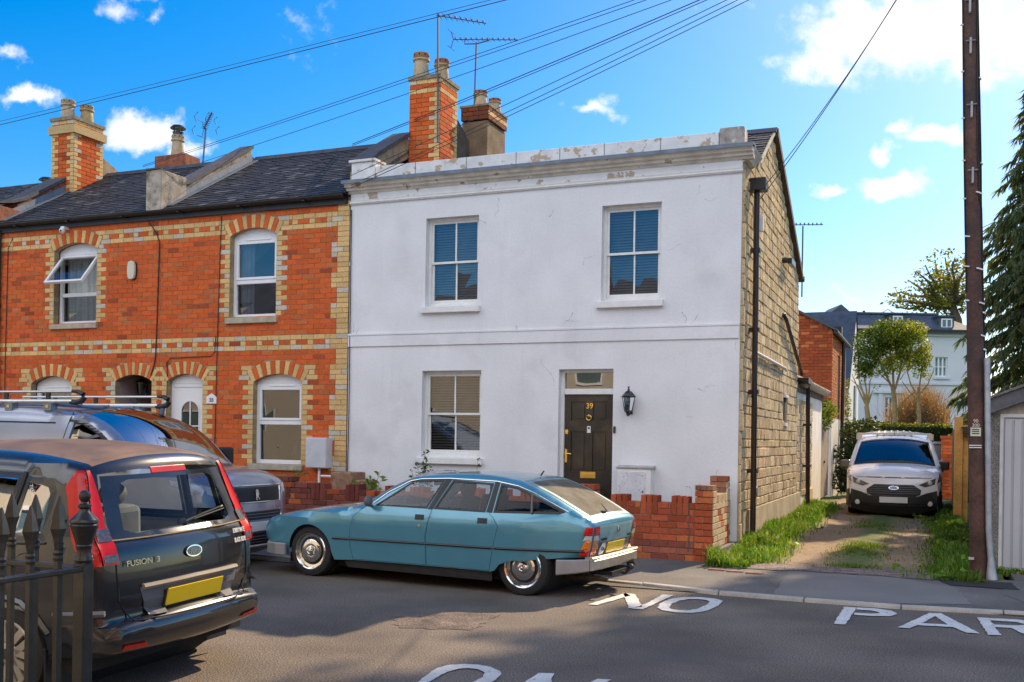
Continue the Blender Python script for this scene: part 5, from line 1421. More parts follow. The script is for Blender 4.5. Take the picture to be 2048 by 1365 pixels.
# ---- silver-blue panel van with a roof rack
def silver_van():
    c = Car('parked_van', 'silver grey panel van with aluminium roof rack, its nose beside the low brick wall', 'van', (-6.03, -4.27, .0), math.pi)
    SIL = mat('silver_paint', (.34, .36, .42), .26, .6, var=.06, vs=2, coat=.8, bump=.01, bs=5)
    key = [(-.80, .24), (-.90, .38), (-.92, .58), (-.90, .78), (-.87, .96), (-.79, 1.04), (-.55, 1.115), (-.2, 1.175), (.02, 1.20), (.22, 1.41), (.45, 1.60), (.75, 1.745), (1.1, 1.82), (1.6, 1.865), (2.4, 1.885), (3.6, 1.87), (3.72, 1.80), (3.76, 1.2), (3.76, .5), (3.72, .28)]
    path = catmull(key, 4)
    def hw(x, z):
        w = .96 if z < 1.1 else .96 - (z - 1.1) * .17
        if x < 0: w *= 1 - .17 * (-x / .92) ** 2
        return w
    c.setup(path, hw, lambda x, z: .13 if x < -.7 else (.05 if x < .05 else (.10 if x < 1.1 else .04)), .06)
    i_ws, i_rf = c.idx(.02, 1.20), c.idx(1.1, 1.82)
    win = [(.10, 1.235), (1.12, 1.22), (1.00, 1.725), (.84, 1.705), (.62, 1.61), (.38, 1.44), (.17, 1.29)]
    outer = path + arch_pts(3.0, .33, .38, .26, 14) + [(2.4, .24), (.6, .24)] + arch_pts(0, .33, .38, .26, 14) + [(-.6, .24)]
    b = MB(); c.side(b, outer, [win], step=.10); c.top(b, 0, i_ws, 24); c.top(b, i_rf, len(path) - 1, 14)
    for t0, t1 in ((-1, -.92), (.92, 1)): c.top(b, i_ws, i_rf, 2, t0, t1)
    c.part(b, 'body', SIL, merge=True, smooth=38)
    b = MB(); c.top(b, i_ws, i_rf, 14, -.92, .92, -.004); ws = c.part(b, 'windscreen', DARKGLASS, smooth=60)
    for sd in (-1, 1):
        q = MB(); c.side(q, dense(win), [dense(shrink(win, .03))], off=.003, sides=(sd,), step=.03); f_ = c.part(q, 'side_window', TRIM)
        q = MB(); c.side(q, dense(shrink(win, .028)), off=.001, sides=(sd,), step=.03); c.sub(q, 'pane', DARKGLASS, f_)
        q = MB(); P = [(1.06, 1.715), (.99, 1.76), (.82, 1.742), (.58, 1.625), (.33, 1.445), (.14, 1.295), (.14, 1.27), (.35, 1.41), (.60, 1.575), (.83, 1.69), (.98, 1.71)]
        c.side(q, dense(P), off=.03, sides=(sd,), step=.03); c.part(q, 'wind_deflector', mat('smoked_plastic', (.02, .02, .022), .12, coat=1.))
        q = MB(); c.line(q, [(1.06, 1.83), (1.06, 1.80), (1.20, 1.30), (1.22, .34)], .006, -.002, (sd,)); c.line(q, [(2.45, 1.82), (2.45, .4)], .006, -.002, (sd,)); c.line(q, [(1.3, 1.70), (2.4, 1.71)], .012, -.004, (sd,)); build_each(q, 'door_gap', UNDER, c.root)
        q = MB(); y = sd * (c.w(.35, 1.2) + .12); q.box(.22, .34, y - .12, y + .12, 1.18, 1.42); q.box(.26, .32, min(y, sd * .9), max(y, sd * .9), 1.14, 1.2); c.part(q, 'door_mirror', TRIM, bev=.04)
    # nose
    b = MB(); gp = [(-.56, .965), (.56, .965), (.53, .79), (-.53, .79)]; c.end(b, gp, rear=False, off=.004); gr = c.part(b, 'grille', TRIM)
    b = MB()
    for k in range(15):
        y = -.49 + k * .07
        for z in (.82, .865, .91):
            c.end(b, [(y, z - .016), (y + .022, z + .022), (y + .034, z + .022), (y + .012, z - .016)], rear=False, off=.012, step=.02)
    c.sub(b, 'grille_teeth', mat('grille_gloss', (.03, .03, .033), .3), gr)
    b = MB(); c.endline(b, [(-.57, .98), (0, .985), (.57, .98)], .012, .006, rear=False); c.endline(b, [(-.54, .785), (.54, .785)], .007, .006, rear=False); c.endline(b, [(-.54, .785), (-.57, .975)], .007, .006, rear=False); c.endline(b, [(.54, .785), (.57, .975)], .007, .006, rear=False); c.sub(b, 'chrome_surround', CHROME, gr)
    LION = [(-.030, .055), (-.006, .066), (.016, .060), (.030, .044), (.020, .030), (.030, .012), (.022, -.012), (.030, -.040), (.022, -.066), (.006, -.066), (.012, -.040), (.002, -.022), (-.014, -.044), (-.030, -.064), (-.042, -.060), (-.026, -.036), (-.014, -.006), (-.030, .002), (-.046, -.006), (-.036, .012), (-.018, .018), (-.036, .028), (-.026, .038)]
    b = MB(); c.end(b, [(p[0] * 1.1, .875 + p[1]) for p in LION], rear=False, off=.022, step=.02); c.part(b, 'maker_emblem', CHROME)
    b = MB(); c.end(b, rect(-.52, .52, .575, .675), rear=False, off=.004); v = c.part(b, 'upper_vent', TRIM)
    b = MB(); [c.endline(b, [(-.5, z), (.5, z)], .006, .008, rear=False) for z in (.605, .64)]; c.sub(b, 'vent_slats', GREYTRIM, v)
    b = MB()
    for sd in (-1, 1): c.endline(b, [(sd * .51, .68), (sd * .55, .62), (sd * .50, .565), (sd * .30, .56)], .014, .008, rear=False)
    c.sub(b, 'vent_trim', mat('satin_silver', (.6, .6, .62), .3, .7), v)
    c.plate('number_plate', PLATE_W, -.26, .26, .435, .55, rear=False, off=.02)
    b = MB(); c.end(b, [(-.62, .41), (.62, .41), (.58, .27), (-.58, .27)], rear=False, off=.006); v = c.part(b, 'lower_grille', TRIM)
    b = MB(); [c.endline(b, [(-.56, z), (.56, z)], .007, .010, rear=False) for z in (.30, .335, .37)]; c.sub(b, 'grille_bars', GREYTRIM, v)
    b = MB(); c.endline(b, [(-.62, .255), (0, .25), (.62, .255)], .02, .002, rear=False); c.part(b, 'skid_trim', mat('satin_silver', (.6, .6, .62), .3, .7))
    for sd in (-1, 1):
        q = MB(); c.end(q, [(sd * .60, .86), (sd * .74, .90), (sd * .775, 1.0), (sd * .62, .975)], rear=False, off=.006); c.side(q, [(-.80, .92), (-.52, 1.0), (-.50, 1.06), (-.74, 1.02)], off=.006, sides=(sd,)); hl = c.part(q, 'headlight', CLEARLENS)
        q = MB(); c.end(q, [(sd * .58, .45), (sd * .72, .47), (sd * .70, .36), (sd * .60, .34)], rear=False, off=.005); c.part(q, 'fog_recess', TRIM)
    b = MB(); b.tube([(.04, -.5, 1.24), (.10, .1, 1.27)], .012, 5); b.tube([(.02, .2, 1.235), (.08, .7, 1.26)], .012, 5); build_each(b, 'wiper', TRIM, c.root)
    # roof rack
    ALU = mat('aluminium', (.62, .60, .55), .35, .85, var=.08)
    RKB = mat('rack_blue_grey', (.16, .22, .28), .4, .6)
    b = MB()
    for sd in (-1, 1):
        y = sd * .74
        b.tube([(3.6, y, 2.085), (1.15, y, 2.085)], .016, 8); b.tube([(3.6, y, 1.965), (1.15, y, 1.965)], .030, 8)
    rk = build_each(b, 'rack_rail', ALU, c.root)[0]
    b = MB()
    for sd in (-1, 1):
        y = sd * .74
        b.tube([(1.16, y, 2.09), (1.06, y, 2.085), (.985, y, 2.05), (.97, y, 2.01), (1.0, y, 1.975), (1.1, y, 1.95), (1.18, y, 1.957)], [.020, .026, .034, .036, .036, .034, .032], 8)
        for x in (1.55, 2.25, 3.0): b.box(x - .03, x + .03, y - .012, y + .012, 1.97, 2.09, M=Matrix.Translation((0, 0, 0)))
    build_each(b, 'rack_end', TRIM, c.root)
    b = MB()
    for x in (1.5, 2.15, 2.95): b.box(x - .06, x + .06, -.80, -.70, 1.85, 1.94); b.box(x - .06, x + .06, .70, .80, 1.85, 1.94)
    b.tube([(1.42, .72, 1.93), (1.20, -.72, 1.86)], .022, 6); b.tube([(1.1, -.74, 1.80), (1.05, -.72, 1.93)], .03, 6)
    b.tube([(1.3, .45, 1.93), (3.3, .45, 1.95)], .02, 6); b.tube([(1.25, -.40, 1.93), (3.3, -.40, 1.95)], .02, 6); b.tube([(1.25, .05, 1.93), (3.3, .05, 1.95)], .02, 6)
    build_each(b, 'rack_bar', RKB, c.root)
    b = MB()
    for x in (1.5, 2.15): b.box(x - .02, x + .02, .801, .808, 1.885, 1.92)
    build_each(b, 'rack_label', mat('yellow_label', (.75, .45, .02), .6), c.root)
    b = MB(); b.box(.3, 3.6, -.86, .86, .2, .5); b.box(1.25, 3.6, -.75, .75, .5, 1.7); b.box(.15, .6, -.8, .8, .6, 1.18); c.part(b, 'underbody', UNDER)
    for x in (0, 3.0):
        b = MB(); b.tube([(x, -.74, .33), (x, .74, .33)], .38, 20); c.part(b, 'wheel_well', UNDER)
        for sd in (-1, 1):
            o, rim = tyre(c, x, sd * .91, .33, .33, .2, sd)
            q = MB(); q.lathe([(p[0], sd * (.91 + p[1])) for p in ((rim, .0), (rim - .03, -.01), (.08, -.03), (.05, .0), (0, .0))], (x, 0, .33), 'y', 24); c.sub(q, 'hub_cap', STEELP, o, smooth=30)
    seat(c, 1.0, -.5, .75, .7, TRIMSEAT); seat(c, 1.0, .5, .75, .7, TRIMSEAT)
TRIMSEAT = mat('dark_seat', (.03, .03, .035), .9)
silver_van()

# ---- white compact van in the lane
def white_van():
    c = Car('parked_van', 'white compact van facing the street at the end of the lane, black bumper', 'van', (1.76, 8.0, .145), R(91.9))
    WHT = mat('white_van_paint', (.80, .77, .76), .25, var=.03, coat=.6)
    key = [(-.80, .17), (-.88, .28), (-.895, .42), (-.87, .60), (-.81, .74), (-.72, .82), (-.4, .92), (0, .985), (.15, 1.005), (.38, 1.18), (.62, 1.36), (.84, 1.49), (1.0, 1.56), (1.4, 1.645), (2.2, 1.70), (3.3, 1.715), (3.52, 1.66), (3.58, 1.0), (3.58, .4), (3.5, .25)]
    path = catmull(key, 4)
    def hw(x, z):
        w = .915 if z < .95 else .915 - (z - .95) * .27
        if x < -.05: w *= 1 - .11 * ((-.05 - x) / .85) ** 2
        return w
    c.setup(path, hw, lambda x, z: .15 if x < -.5 else (.07 if x < .2 else (.10 if x < 1.0 else .045)), .06)
    i_ws, i_rf = c.idx(.15, 1.005), c.idx(.84, 1.49)
    win = [(.28, 1.03), (1.2, 1.02), (1.1, 1.46), (.85, 1.43), (.5, 1.22)]
    outer = path + arch_pts(2.9, .32, .36, .24, 14) + [(2.4, .22), (.5, .22)] + arch_pts(0, .32, .36, .24, 14) + [(-.6, .18)]
    b = MB(); c.side(b, outer, [win], step=.10); i_bm = c.idx(-.893, .44); c.top(b, i_bm, i_ws, 28); c.top(b, i_rf, len(path) - 1, 14)
    for t0, t1 in ((-1, -.93), (.93, 1)): c.top(b, i_ws, i_rf, 2, t0, t1)
    c.part(b, 'body', WHT, merge=True, smooth=38)
    b = MB(); c.top(b, i_ws, i_rf, 16, -.93, .93, -.004); c.part(b, 'windscreen', glass('van_windscreen', (.30, .34, .36), 1.45, .20, .0), smooth=60)
    b = MB()
    for t0, t1 in ((-.95, -.91), (.91, .95)): c.top(b, i_ws, i_rf, 1, t0, t1, .004)
    c.top(b, i_ws, i_ws + 1, 14, -.93, .93, .004); c.top(b, i_rf - 1, i_rf, 14, -.93, .93, .004); build_each(b, 'screen_surround', TRIM, c.root)
    for sd in (-1, 1):
        q = MB(); c.side(q, win, off=.002, sides=(sd,)); c.part(q, 'side_window', DARKGLASS)
    BT = mat('black_bumper', (.022, .021, .021), .55, var=.15, vs=9)
    y_ = lambda k: [(k * .79, .555), (k * .72, .535), (k * .60, .505), (k * .49, .46)]
    P = [(-.905, .50), (-.86, .56)] + y_(-1)[1:] + [(-.46, .44), (.46, .44)] + y_(1)[::-1][:-1] + [(.86, .56), (.905, .50)]
    low = [(.90, .20), (.80, .175), (-.80, .175), (-.90, .20)]
    b = MB(); c.end(b, [(max(-.80, min(.80, p[0])), p[1]) for p in P[1:-1]] + [(.80, .175), (-.80, .175)], rear=False, off=.012); c.side(b, [(-.89, .18), (-.36, .22), (-.36, .40), (-.52, .52), (-.78, .56), (-.89, .45)], off=.012); c.top(b, 0, i_bm, 24, off=.006); bm = c.part(b, 'bumper', BT, smooth=50)
    G = [(-.36, .665), (.36, .665), (.505, .565), (.49, .475), (.40, .445), (-.40, .445), (-.49, .475), (-.505, .565)]
    b = MB(); c.end(b, G, rear=False, off=.020); gr = c.part(b, 'grille', TRIM)
    b = MB(); [c.endline(b, [(-w_, z), (w_, z)], .008, .026, rear=False) for z, w_ in ((.49, .47), (.53, .48), (.57, .47), (.61, .42), (.645, .36))]; c.sub(b, 'grille_bars', GREYTRIM, gr)
    b = MB(); n = 24; E_ = [(.092 * math.cos(2 * math.pi * k / n), .60 + .038 * math.sin(2 * math.pi * k / n)) for k in range(n)]
    c.end(b, E_, rear=False, off=.040); em = c.part(b, 'maker_badge', CHROME); b = MB(); c.end(b, [(p[0] * .86, .60 + (p[1] - .60) * .8) for p in E_], rear=False, off=.043); c.sub(b, 'badge_field', mat('badge_bright_blue', (.02, .07, .30), .25, coat=1.), em)
    M = Matrix.Translation((c.end_x(0, .6, False) - .045, 0, .598)) @ Matrix.Rotation(R(-90), 4, 'Z') @ Matrix.Rotation(R(90), 4, 'X')
    text_mesh('badge_script', 'Ford', .052, M, CHROME, em, .001, local=True, font_shear=.3)
    c.plate('number_plate', PLATE_W, -.26, .26, .305, .42, rear=False, off=.03)
    b = MB(); c.end(b, [(-.62, .30), (-.30, .29), (-.28, .215), (-.60, .225)], rear=False, off=.016); c.end(b, [(.62, .30), (.30, .29), (.28, .215), (.60, .225)], rear=False, off=.016); c.end(b, rect(-.26, .26, .215, .285), rear=False, off=.016); build_each(b, 'lower_grille', UNDER, c.root)
    for sd in (-1, 1):
        q = MB(); q.lathe([(0, -.02), (.045, -.016), (.052, .0)], (c.end_x(.67, .30, False) - .008, sd * .67, .30), 'x', 16); c.part(q, 'fog_light', CLEARLENS, smooth=40)
        H_ = [(sd * .455, .665), (sd * .58, .625), (sd * .755, .68), (sd * .775, .80), (sd * .62, .735)]
        q = MB(); c.end(q, H_, rear=False, off=.010); c.side(q, [(-.83, .70), (-.60, .74), (-.48, .88), (-.62, .86), (-.79, .80)], off=.008, sides=(sd,)); hl = c.part(q, 'headlight', mat('headlight_dark', (.16, .14, .13), .12, .5, coat=1., var=.4, vs=30), smooth=50)
        q = MB(); q.lathe([(0, -.03), (.04, -.02), (.045, .0)], (c.end_x(.66, .70, False) - .004, sd * .665, .705), 'x', 14); c.sub(q, 'lamp_bulb', CLEARLENS, hl)
        q = MB(); c.side(q, [(-.60, .75), (-.54, .80), (-.42, .90), (-.47, .89)], off=.012, sides=(sd,)); c.sub(q, 'indicator', AMBER, hl)
        q = MB(); y = sd * .965; q.box(.30, .40, y - .10, y + .10, .945, 1.115); q.box(.30, .36, min(sd * .84, y), max(sd * .84, y), .90, .955); c.part(q, 'door_mirror', mat('lit_mirror_shell', (.10, .07, .05), .35, coat=.5) if sd > 0 else TRIM, bev=.04)  # one mirror browner: the warm light on it is put into its colour
    b = MB(); c.endline(b, [(-.70, .80), (-.45, .795), (0, .79), (.45, .795), (.70, .80)], .004, .004, rear=False); c.part(b, 'bonnet_gap', UNDER)
    b = MB()
    for y0_, y1_ in ((-.50, -.20), (-.14, .16), (.22, .50)): c.endline(b, [(y0_, .805), (y1_, .805)], .010, .004, rear=False)
    build_each(b, 'bonnet_crease', mat('van_shadow_line', (.40, .39, .40), .4), c.root)
    b = MB()
    for t in (-.5, -.3, -.1, .1, .3, .5): c.top(b, i_rf + 3, len(path) - 18, 1, t - .03, t + .03, .018)
    build_each(b, 'roof_rib', mat('dusty_white', (.55, .47, .36), .6), c.root)
    b = MB(); b.box(1.1, 1.2, -.74, .74, 1.66, 1.70); b.box(1.05, 1.25, -.78, -.66, 1.55, 1.68); b.box(1.05, 1.25, .66, .78, 1.55, 1.68); build_each(b, 'roof_bar', mat('dusty_white', (.55, .47, .36), .6), c.root)
    b = MB(); b.tube([(.98, .0, 1.58), (1.12, .0, 1.84)], .006, 5); b.ball((.98, 0, 1.585), .022, 5); c.part(b, 'aerial', TRIM)
    b = MB(); b.box(.30, .36, .25, .55, 1.02, 1.04); c.part(b, 'dash_paper', mat('paper', (.75, .75, .72), .8)); b = MB(); b.ball((.42, -.12, 1.06), .14, 6, sq=(.8, 1, .5)); c.part(b, 'hat', mat('pale_cloth', (.5, .5, .42), .9))
    b = MB(); b.box(.15, .7, -.78, .78, .5, 1.0); b.box(-.7, 3.5, -.8, .8, .16, .5); b.box(1.35, 3.5, -.7, .7, .5, 1.5); c.part(b, 'underbody', UNDER)
    seat(c, 1.05, -.38, .65, .6, TRIMSEAT); seat(c, 1.05, .38, .65, .6, TRIMSEAT)
    b = MB()
    for y in (-.45, -.30, .30, .45): b.tube([(1.2, y, 1.27), (1.2, y, 1.33)], .008, 5)
    build_each(b, 'headrest_post', CHROME, c.root)
    for x in (0, 2.9):
        b = MB(); b.tube([(x, -.70, .32), (x, .70, .32)], .36, 20); c.part(b, 'wheel_well', UNDER)
        for sd in (-1, 1): o, rim = tyre(c, x, sd * .87, .315, .315, .2, sd); q = MB(); q.lathe([(p[0], sd * (.87 + p[1])) for p in ((rim, .0), (.08, -.03), (0, .0))], (x, 0, .315), 'y', 24); c.sub(q, 'hub_cap', STEELP, o)
white_van()
# ------------------------------------------------------------------ garden walls
def garden_wall(name, label, x0, x1, spec, tone=(.40, .085, .035), seed=1, pitch=.43, group='low brick front garden walls'):
    w = thing(name, label, 'wall', ((x0 + x1) / 2, -1.2, .03), group)
    global RED
    keep = RED
    b = MB(); b.box(x0 + .01, x1 - .01, -1.292, -1.088, -.02, .785); core = b.build('wall_core', mat('wall_mortar', (.30, .25, .20), .95, var=.3, vs=9, bump=.5, bs=60), w)
    b = MB(); RED = tone; sh = lambda p: (p[0], p[1], p[2] + .035)
    r_ = random.Random(seed)
    mer = []; x = x0 + .12
    while x < x1 - .3: mer.append((x, x + .235)); x += pitch + r_.uniform(-.02, .02)
    for r in range(0, 9):
        RED = tone if r > 2 else tuple(q * .75 + .035 for q in tone)
        bricks(b, x0, x1, [r], -1.30, lambda r: [], lambda z: mer if r >= 7 else [], depth=.006, back=.20, T=sh, tone=.3)
    for (a, c) in mer:
        for k in range(3):
            u = a + k * .078; top = .875 + r_.uniform(-.008, .006); d = r_.uniform(-.008, .004)
            b.box(u + .005, u + .073, -1.306 + d, -1.085, .63, top, jit(tone, .3, r_))
    RED = keep
    b.build('brickwork', BRICK, w, bev=.004)
    return w
gw = garden_wall('garden_wall', 'low red brick garden wall with crenellated top and cracked corner pier, behind the teal hatchback', -5.05, -.10, None)
b = MB(); keep = RED; RED = (.40, .085, .035)
bricks(b, -.335, -.10, range(0, 11), -1.315, lambda r: [], lambda z: [], depth=.008, back=.20, T=lambda p: (p[0], p[1], p[2] + .035), tone=.3)
for k in range(3): b.box(-.33 + k * .078, -.257 + k * .078, -1.325, -1.09, .965, 1.03, jit((.26, .13, .08), .3, rnd))
CB = (.56, .42, .25)
RED = CB
bricks(b, -1.315, -.12, range(0, 9), 0, lambda r: [], lambda z: [], depth=.008, back=.2, T=lambda p: (-.10 - p[1], p[0], p[2] + .035), tone=.12)
bricks(b, -1.315, -1.09, range(9, 11), 0, lambda r: [], lambda z: [], depth=.008, back=.2, T=lambda p: (-.10 - p[1], p[0], p[2] + .035), tone=.12)
for y in (-1.0, -.78, -.74, -.50, -.46): b.box(-.31, -.088, y, y + .07 if y not in (-.78, -.5) else y + .03, .79, .90, jit(CB, .15, rnd))
RED = (.30, .13, .08)
bricks(b, -.33, -.10, range(8, 13), -.40, lambda r: [], lambda z: [], depth=.008, back=.2, T=lambda p: (p[0], p[1], p[2] + .035), tone=.3)
RED = CB
bricks(b, -.40, -.18, range(8, 13), 0, lambda r: [], lambda z: [], depth=.008, back=.2, T=lambda p: (-.10 - p[1], p[0], p[2] + .035), tone=.12)
RED = keep
b.build('corner_pier', BRICK, gw, bev=.004)
b = MB(); b.box(-.30, -.115, -1.28, -.05, -.02, .78); b.box(-.31, -.12, -1.28, -1.1, .7, .96); b.box(-.32, -.115, -.38, -.2, .7, 1.12); b.build('return_core', mat('wall_mortar', (.3, .25, .2)), gw)
b = MB(); crk = [(-.42, .80), (-.405, .68), (-.395, .60), (-.41, .52), (-.39, .42), (-.405, .33), (-.40, .25), (-.41, .16)]
for p, q in zip(crk, crk[1:]): b.face([(p[0] - .012, -1.3095, p[1]), (p[0] + .006, -1.3095, p[1]), (q[0] + .005, -1.3095, q[1]), (q[0] - .010, -1.3095, q[1])])
b.build('wall_crack', mat('crack', (.1, .09, .08)), gw)
b = MB(); RED = (.42, .10, .04)
bricks(b, -1.97, -1.69, range(0, 11), -1.32, lambda r: [], lambda z: [], depth=.008, back=.24, T=lambda p: (p[0], p[1], p[2] + .07), tone=.3); RED = keep
b.build('gate_pier', BRICK, gw, bev=.006)
gw2 = garden_wall('garden_wall', 'dark stained low brick wall with a broken stepped top, between the silver van and the house window', -6.93, -5.10, None, (.20, .055, .04), 5, .60)
b = MB(); RED = (.19, .06, .045)
bricks(b, -6.92, -6.55, range(9, 11), -1.30, lambda r: [], lambda z: [], depth=.006, back=.2, T=lambda p: (p[0], p[1], p[2] + .035), tone=.3)
bricks(b, -6.55, -6.15, range(9, 10), -1.30, lambda r: [], lambda z: [], depth=.006, back=.2, T=lambda p: (p[0], p[1], p[2] + .035), tone=.3); RED = keep
b.build('stepped_top', BRICK, gw2, bev=.004)
b = MB(); b.box(-6.35, -5.95, -.55, -.12, .2, 1.02); b.box(-6.05, -5.75, -.5, -.1, .2, .90)
tag(b.build('brick_block', mat('old_brick_block', (.28, .16, .10), .95, var=.4, vs=12, bump=.6, bs=30), bev=.02), 'weathered brick stub between the two front gardens, below the cream corner bricks', 'brick pier')

# ------------------------------------------------------------------ fittings on the walls
BLK_ = mat('black_iron', (.014, .015, .018), .35, var=.2, coat=.3)
LG = glass('lantern_glass', (.35, .37, .36), 1.5, 1., .08)
lt = thing('wall_lantern', 'black six-sided wall lantern beside the black front door', 'lantern', (-1.585, -.15, 1.95))
b = MB(); cx, cy = -1.585, -.13
b.lathe([(.0, 2.385), (.012, 2.38), (.016, 2.36), (.008, 2.345), (.018, 2.335), (.02, 2.32), (.045, 2.305), (.075, 2.275), (.098, 2.245), (.115, 2.235), (.112, 2.225), (.09, 2.222)], (cx, cy, 0), 'z', 6)
lroof = b.build('lantern_roof', BLK_, lt)
b = MB(); b.lathe([(.088, 2.222), (.092, 2.215), (.055, 2.03), (.05, 2.02)], (cx, cy, 0), 'z', 6); b.build('lantern_glass', LG, lt)
b = MB()
for k in range(6):
    a = k * math.pi / 3; b.tube([(cx + .092 * math.cos(a), cy + .092 * math.sin(a), 2.222), (cx + .056 * math.cos(a), cy + .056 * math.sin(a), 2.025)], .006, 5)
b.lathe([(.06, 2.03), (.062, 2.015), (.035, 1.99), (.03, 1.965), (.018, 1.955), (.0, 1.94)], (cx, cy, 0), 'z', 6)
b.build('lantern_frame', BLK_, lt)
b = MB(); b.tube([(cx, -.0, 2.05), (cx, -.05, 2.0), (cx, cy, 2.0)], .012, 6); b.box(cx - .03, cx + .03, -.012, -.001, 1.98, 2.2); b.build('wall_bracket', BLK_, lt)
lt = thing('porch_lantern', 'black half-round lantern on the wall inside the red door porch', 'lantern', (-11.25, .55, 2.2))
b = MB(); b.lathe([(.07, 2.30), (.10, 2.52), (.02, 2.56)], (-11.20, .55, 0), 'z', 8); b.build('lantern_glass', LG, lt)
b = MB(); b.lathe([(.0, 2.62), (.09, 2.57), (.115, 2.53), (.115, 2.515)], (-11.20, .55, 0), 'z', 8); b.lathe([(.075, 2.30), (.05, 2.27), (.0, 2.26)], (-11.20, .55, 0), 'z', 8)
for k in range(6):
    a = k * math.pi / 3; b.tube([(-11.20 + .072 * math.cos(a), .55 + .072 * math.sin(a), 2.30), (-11.20 + .105 * math.cos(a), .55 + .105 * math.sin(a), 2.52)], .007, 5)
b.build('lantern_frame', BLK_, lt)
mb_ = thing('meter_box', 'white recess meter box with a cracked door beside the black front door', 'meter box', (-1.45, -.1, .6))
b = MB(); b.box(-1.72, -1.22, -.19, -.002, .62, 1.19); b.build('case', WPAINT, mb_, bev=.008)
b = MB(); b.prism([(-.205, 1.19), (-.21, 1.215), (-.002, 1.235), (-.002, 1.19)], -1.74, -1.20, 'x'); b.build('lid', mat('dusty_lid', (.42, .41, .40), .9, var=.2), mb_, bev=.004)
b = MB(); b.box(-1.70, -1.30, -.197, -.1905, .64, 1.15); dd = b.build('meter_door', mat('meter_door_paint', (.66, .66, .69), .8, var=.1, vs=6, stain=((.35, .35, .37), 34, .60, .05, 0, 0), bump=.3, bs=60), mb_, bev=.003)
b = MB(); b.lathe([(0, -.004), (.012, -.004), (.014, .002)], (-1.335, -.1975, .86), 'y', 12); b.build('lock', BLK_, dd)
mb_ = thing('meter_box', 'pale grey meter box standing out from the cream brick corner, white pipe below', 'meter box', (-6.82, -.15, 1.05))
b = MB(); b.box(-7.06, -6.66, -.20, -.002, 1.06, 1.56); b.build('case', mat('grp_grey', (.56, .57, .60), .6, var=.08, vs=6, stain=((.4, .4, .42), 5, .6, .1, 0, 0)), mb_, bev=.012)
b = MB(); b.box(-7.05, -6.67, -.206, -.2005, 1.075, 1.545); b.build('meter_door', mat('grp_grey', (.5, .5, .5)), mb_, bev=.004)
b = MB(); b.box(-7.035, -7.02, -.211, -.2065, 1.30, 1.33); b.tube([(-6.85, -.1, 1.06), (-6.85, -.1, .3)], .022, 8); b.tube([(-6.80, -.12, .93), (-6.45, -.12, .93), (-6.45, -.12, .8)], .02, 6); b.build('pipe', UPVC, mb_)
b = MB(); b.box(-1.845, -1.808, -.022, -.002, 1.70, 1.80); tag(b.build('doorbell', BLK_, bev=.008), 'small black doorbell to the right of the black front door', 'doorbell')
pq = thing('house_plaque', 'small white house-shaped number plaque beside the white door', 'plaque', (-9.13, -.02, 2.15))
b = MB(); b.prism([(-9.235, 2.12), (-9.025, 2.12), (-9.025, 2.24), (-9.13, 2.30), (-9.235, 2.24)], -.028, -.008, 'y'); b.build('plate', UPVC, pq, bev=.004)
text_mesh('plaque_number', '38', .10, Matrix.Translation((-9.13, -.030, 2.18)) @ FRONT, mat('ink', (.05, .05, .06)), pq, .001)
al = thing('alarm_box', 'cream oval-sided burglar alarm box between the two upper brick windows', 'alarm box', (-10.92, -.05, 4.36))
shape = [(.0, .17), (.06, .155), (.075, .1), (.085, 0), (.075, -.1), (.06, -.155), (0, -.17), (-.06, -.155), (-.075, -.1), (-.085, 0), (-.075, -.1 + .2), (-.06, .155)]
shape = [(.0, .17), (.06, .155), (.08, .09), (.085, 0), (.08, -.09), (.06, -.155), (0, -.17), (-.06, -.155), (-.08, -.09), (-.085, 0), (-.08, .09), (-.06, .155)]
b = MB(); b.prism([(-10.93 + p[0], 4.53 + p[1]) for p in shape], -.085, -.03, 'y'); b.build('cover', mat('cream_plastic', (.62, .60, .46), .5, var=.03), al, bev=.012)
b = MB(); b.prism([(-10.93 + p[0] * 1.06, 4.53 + p[1] * 1.03) for p in shape], -.0295, -.008, 'y'); b.build('back_plate', mat('navy_plastic', (.015, .02, .06), .5), al)
cc = thing('security_camera', 'tiny white security camera under the gutter above the open window', 'camera', (-12.52, -.1, 5.30))
b = MB(); b.ball((-12.52, -.14, 5.33), .055, 6); b.build('lens_ball', UPVC, cc, smooth=60); b = MB(); b.box(-12.56, -12.48, -.14, -.006, 5.36, 5.41); b.build('bracket', UPVC, cc)
b = MB(); b.lathe([(0, -.004), (.022, -.002)], (-12.50, -.195, 5.32), 'y', 10); b.build('lens', BLK_, cc)
fl = thing('flood_light', 'small black flood light and sensor high on the stone side wall', 'light', (.1, 3.95, 4.75))
b = MB(); b.tube([(.0, 3.93, 4.80), (.10, 3.93, 4.80)], .05, 10); b.build('sensor', BLK_, fl); b = MB(); b.box(.08, .16, 4.02, 4.55, 4.76, 4.86); b.tube([(.0, 4.1, 4.80), (.1, 4.1, 4.80)], .02, 6); b.build('lamp_head', BLK_, fl, bev=.01)
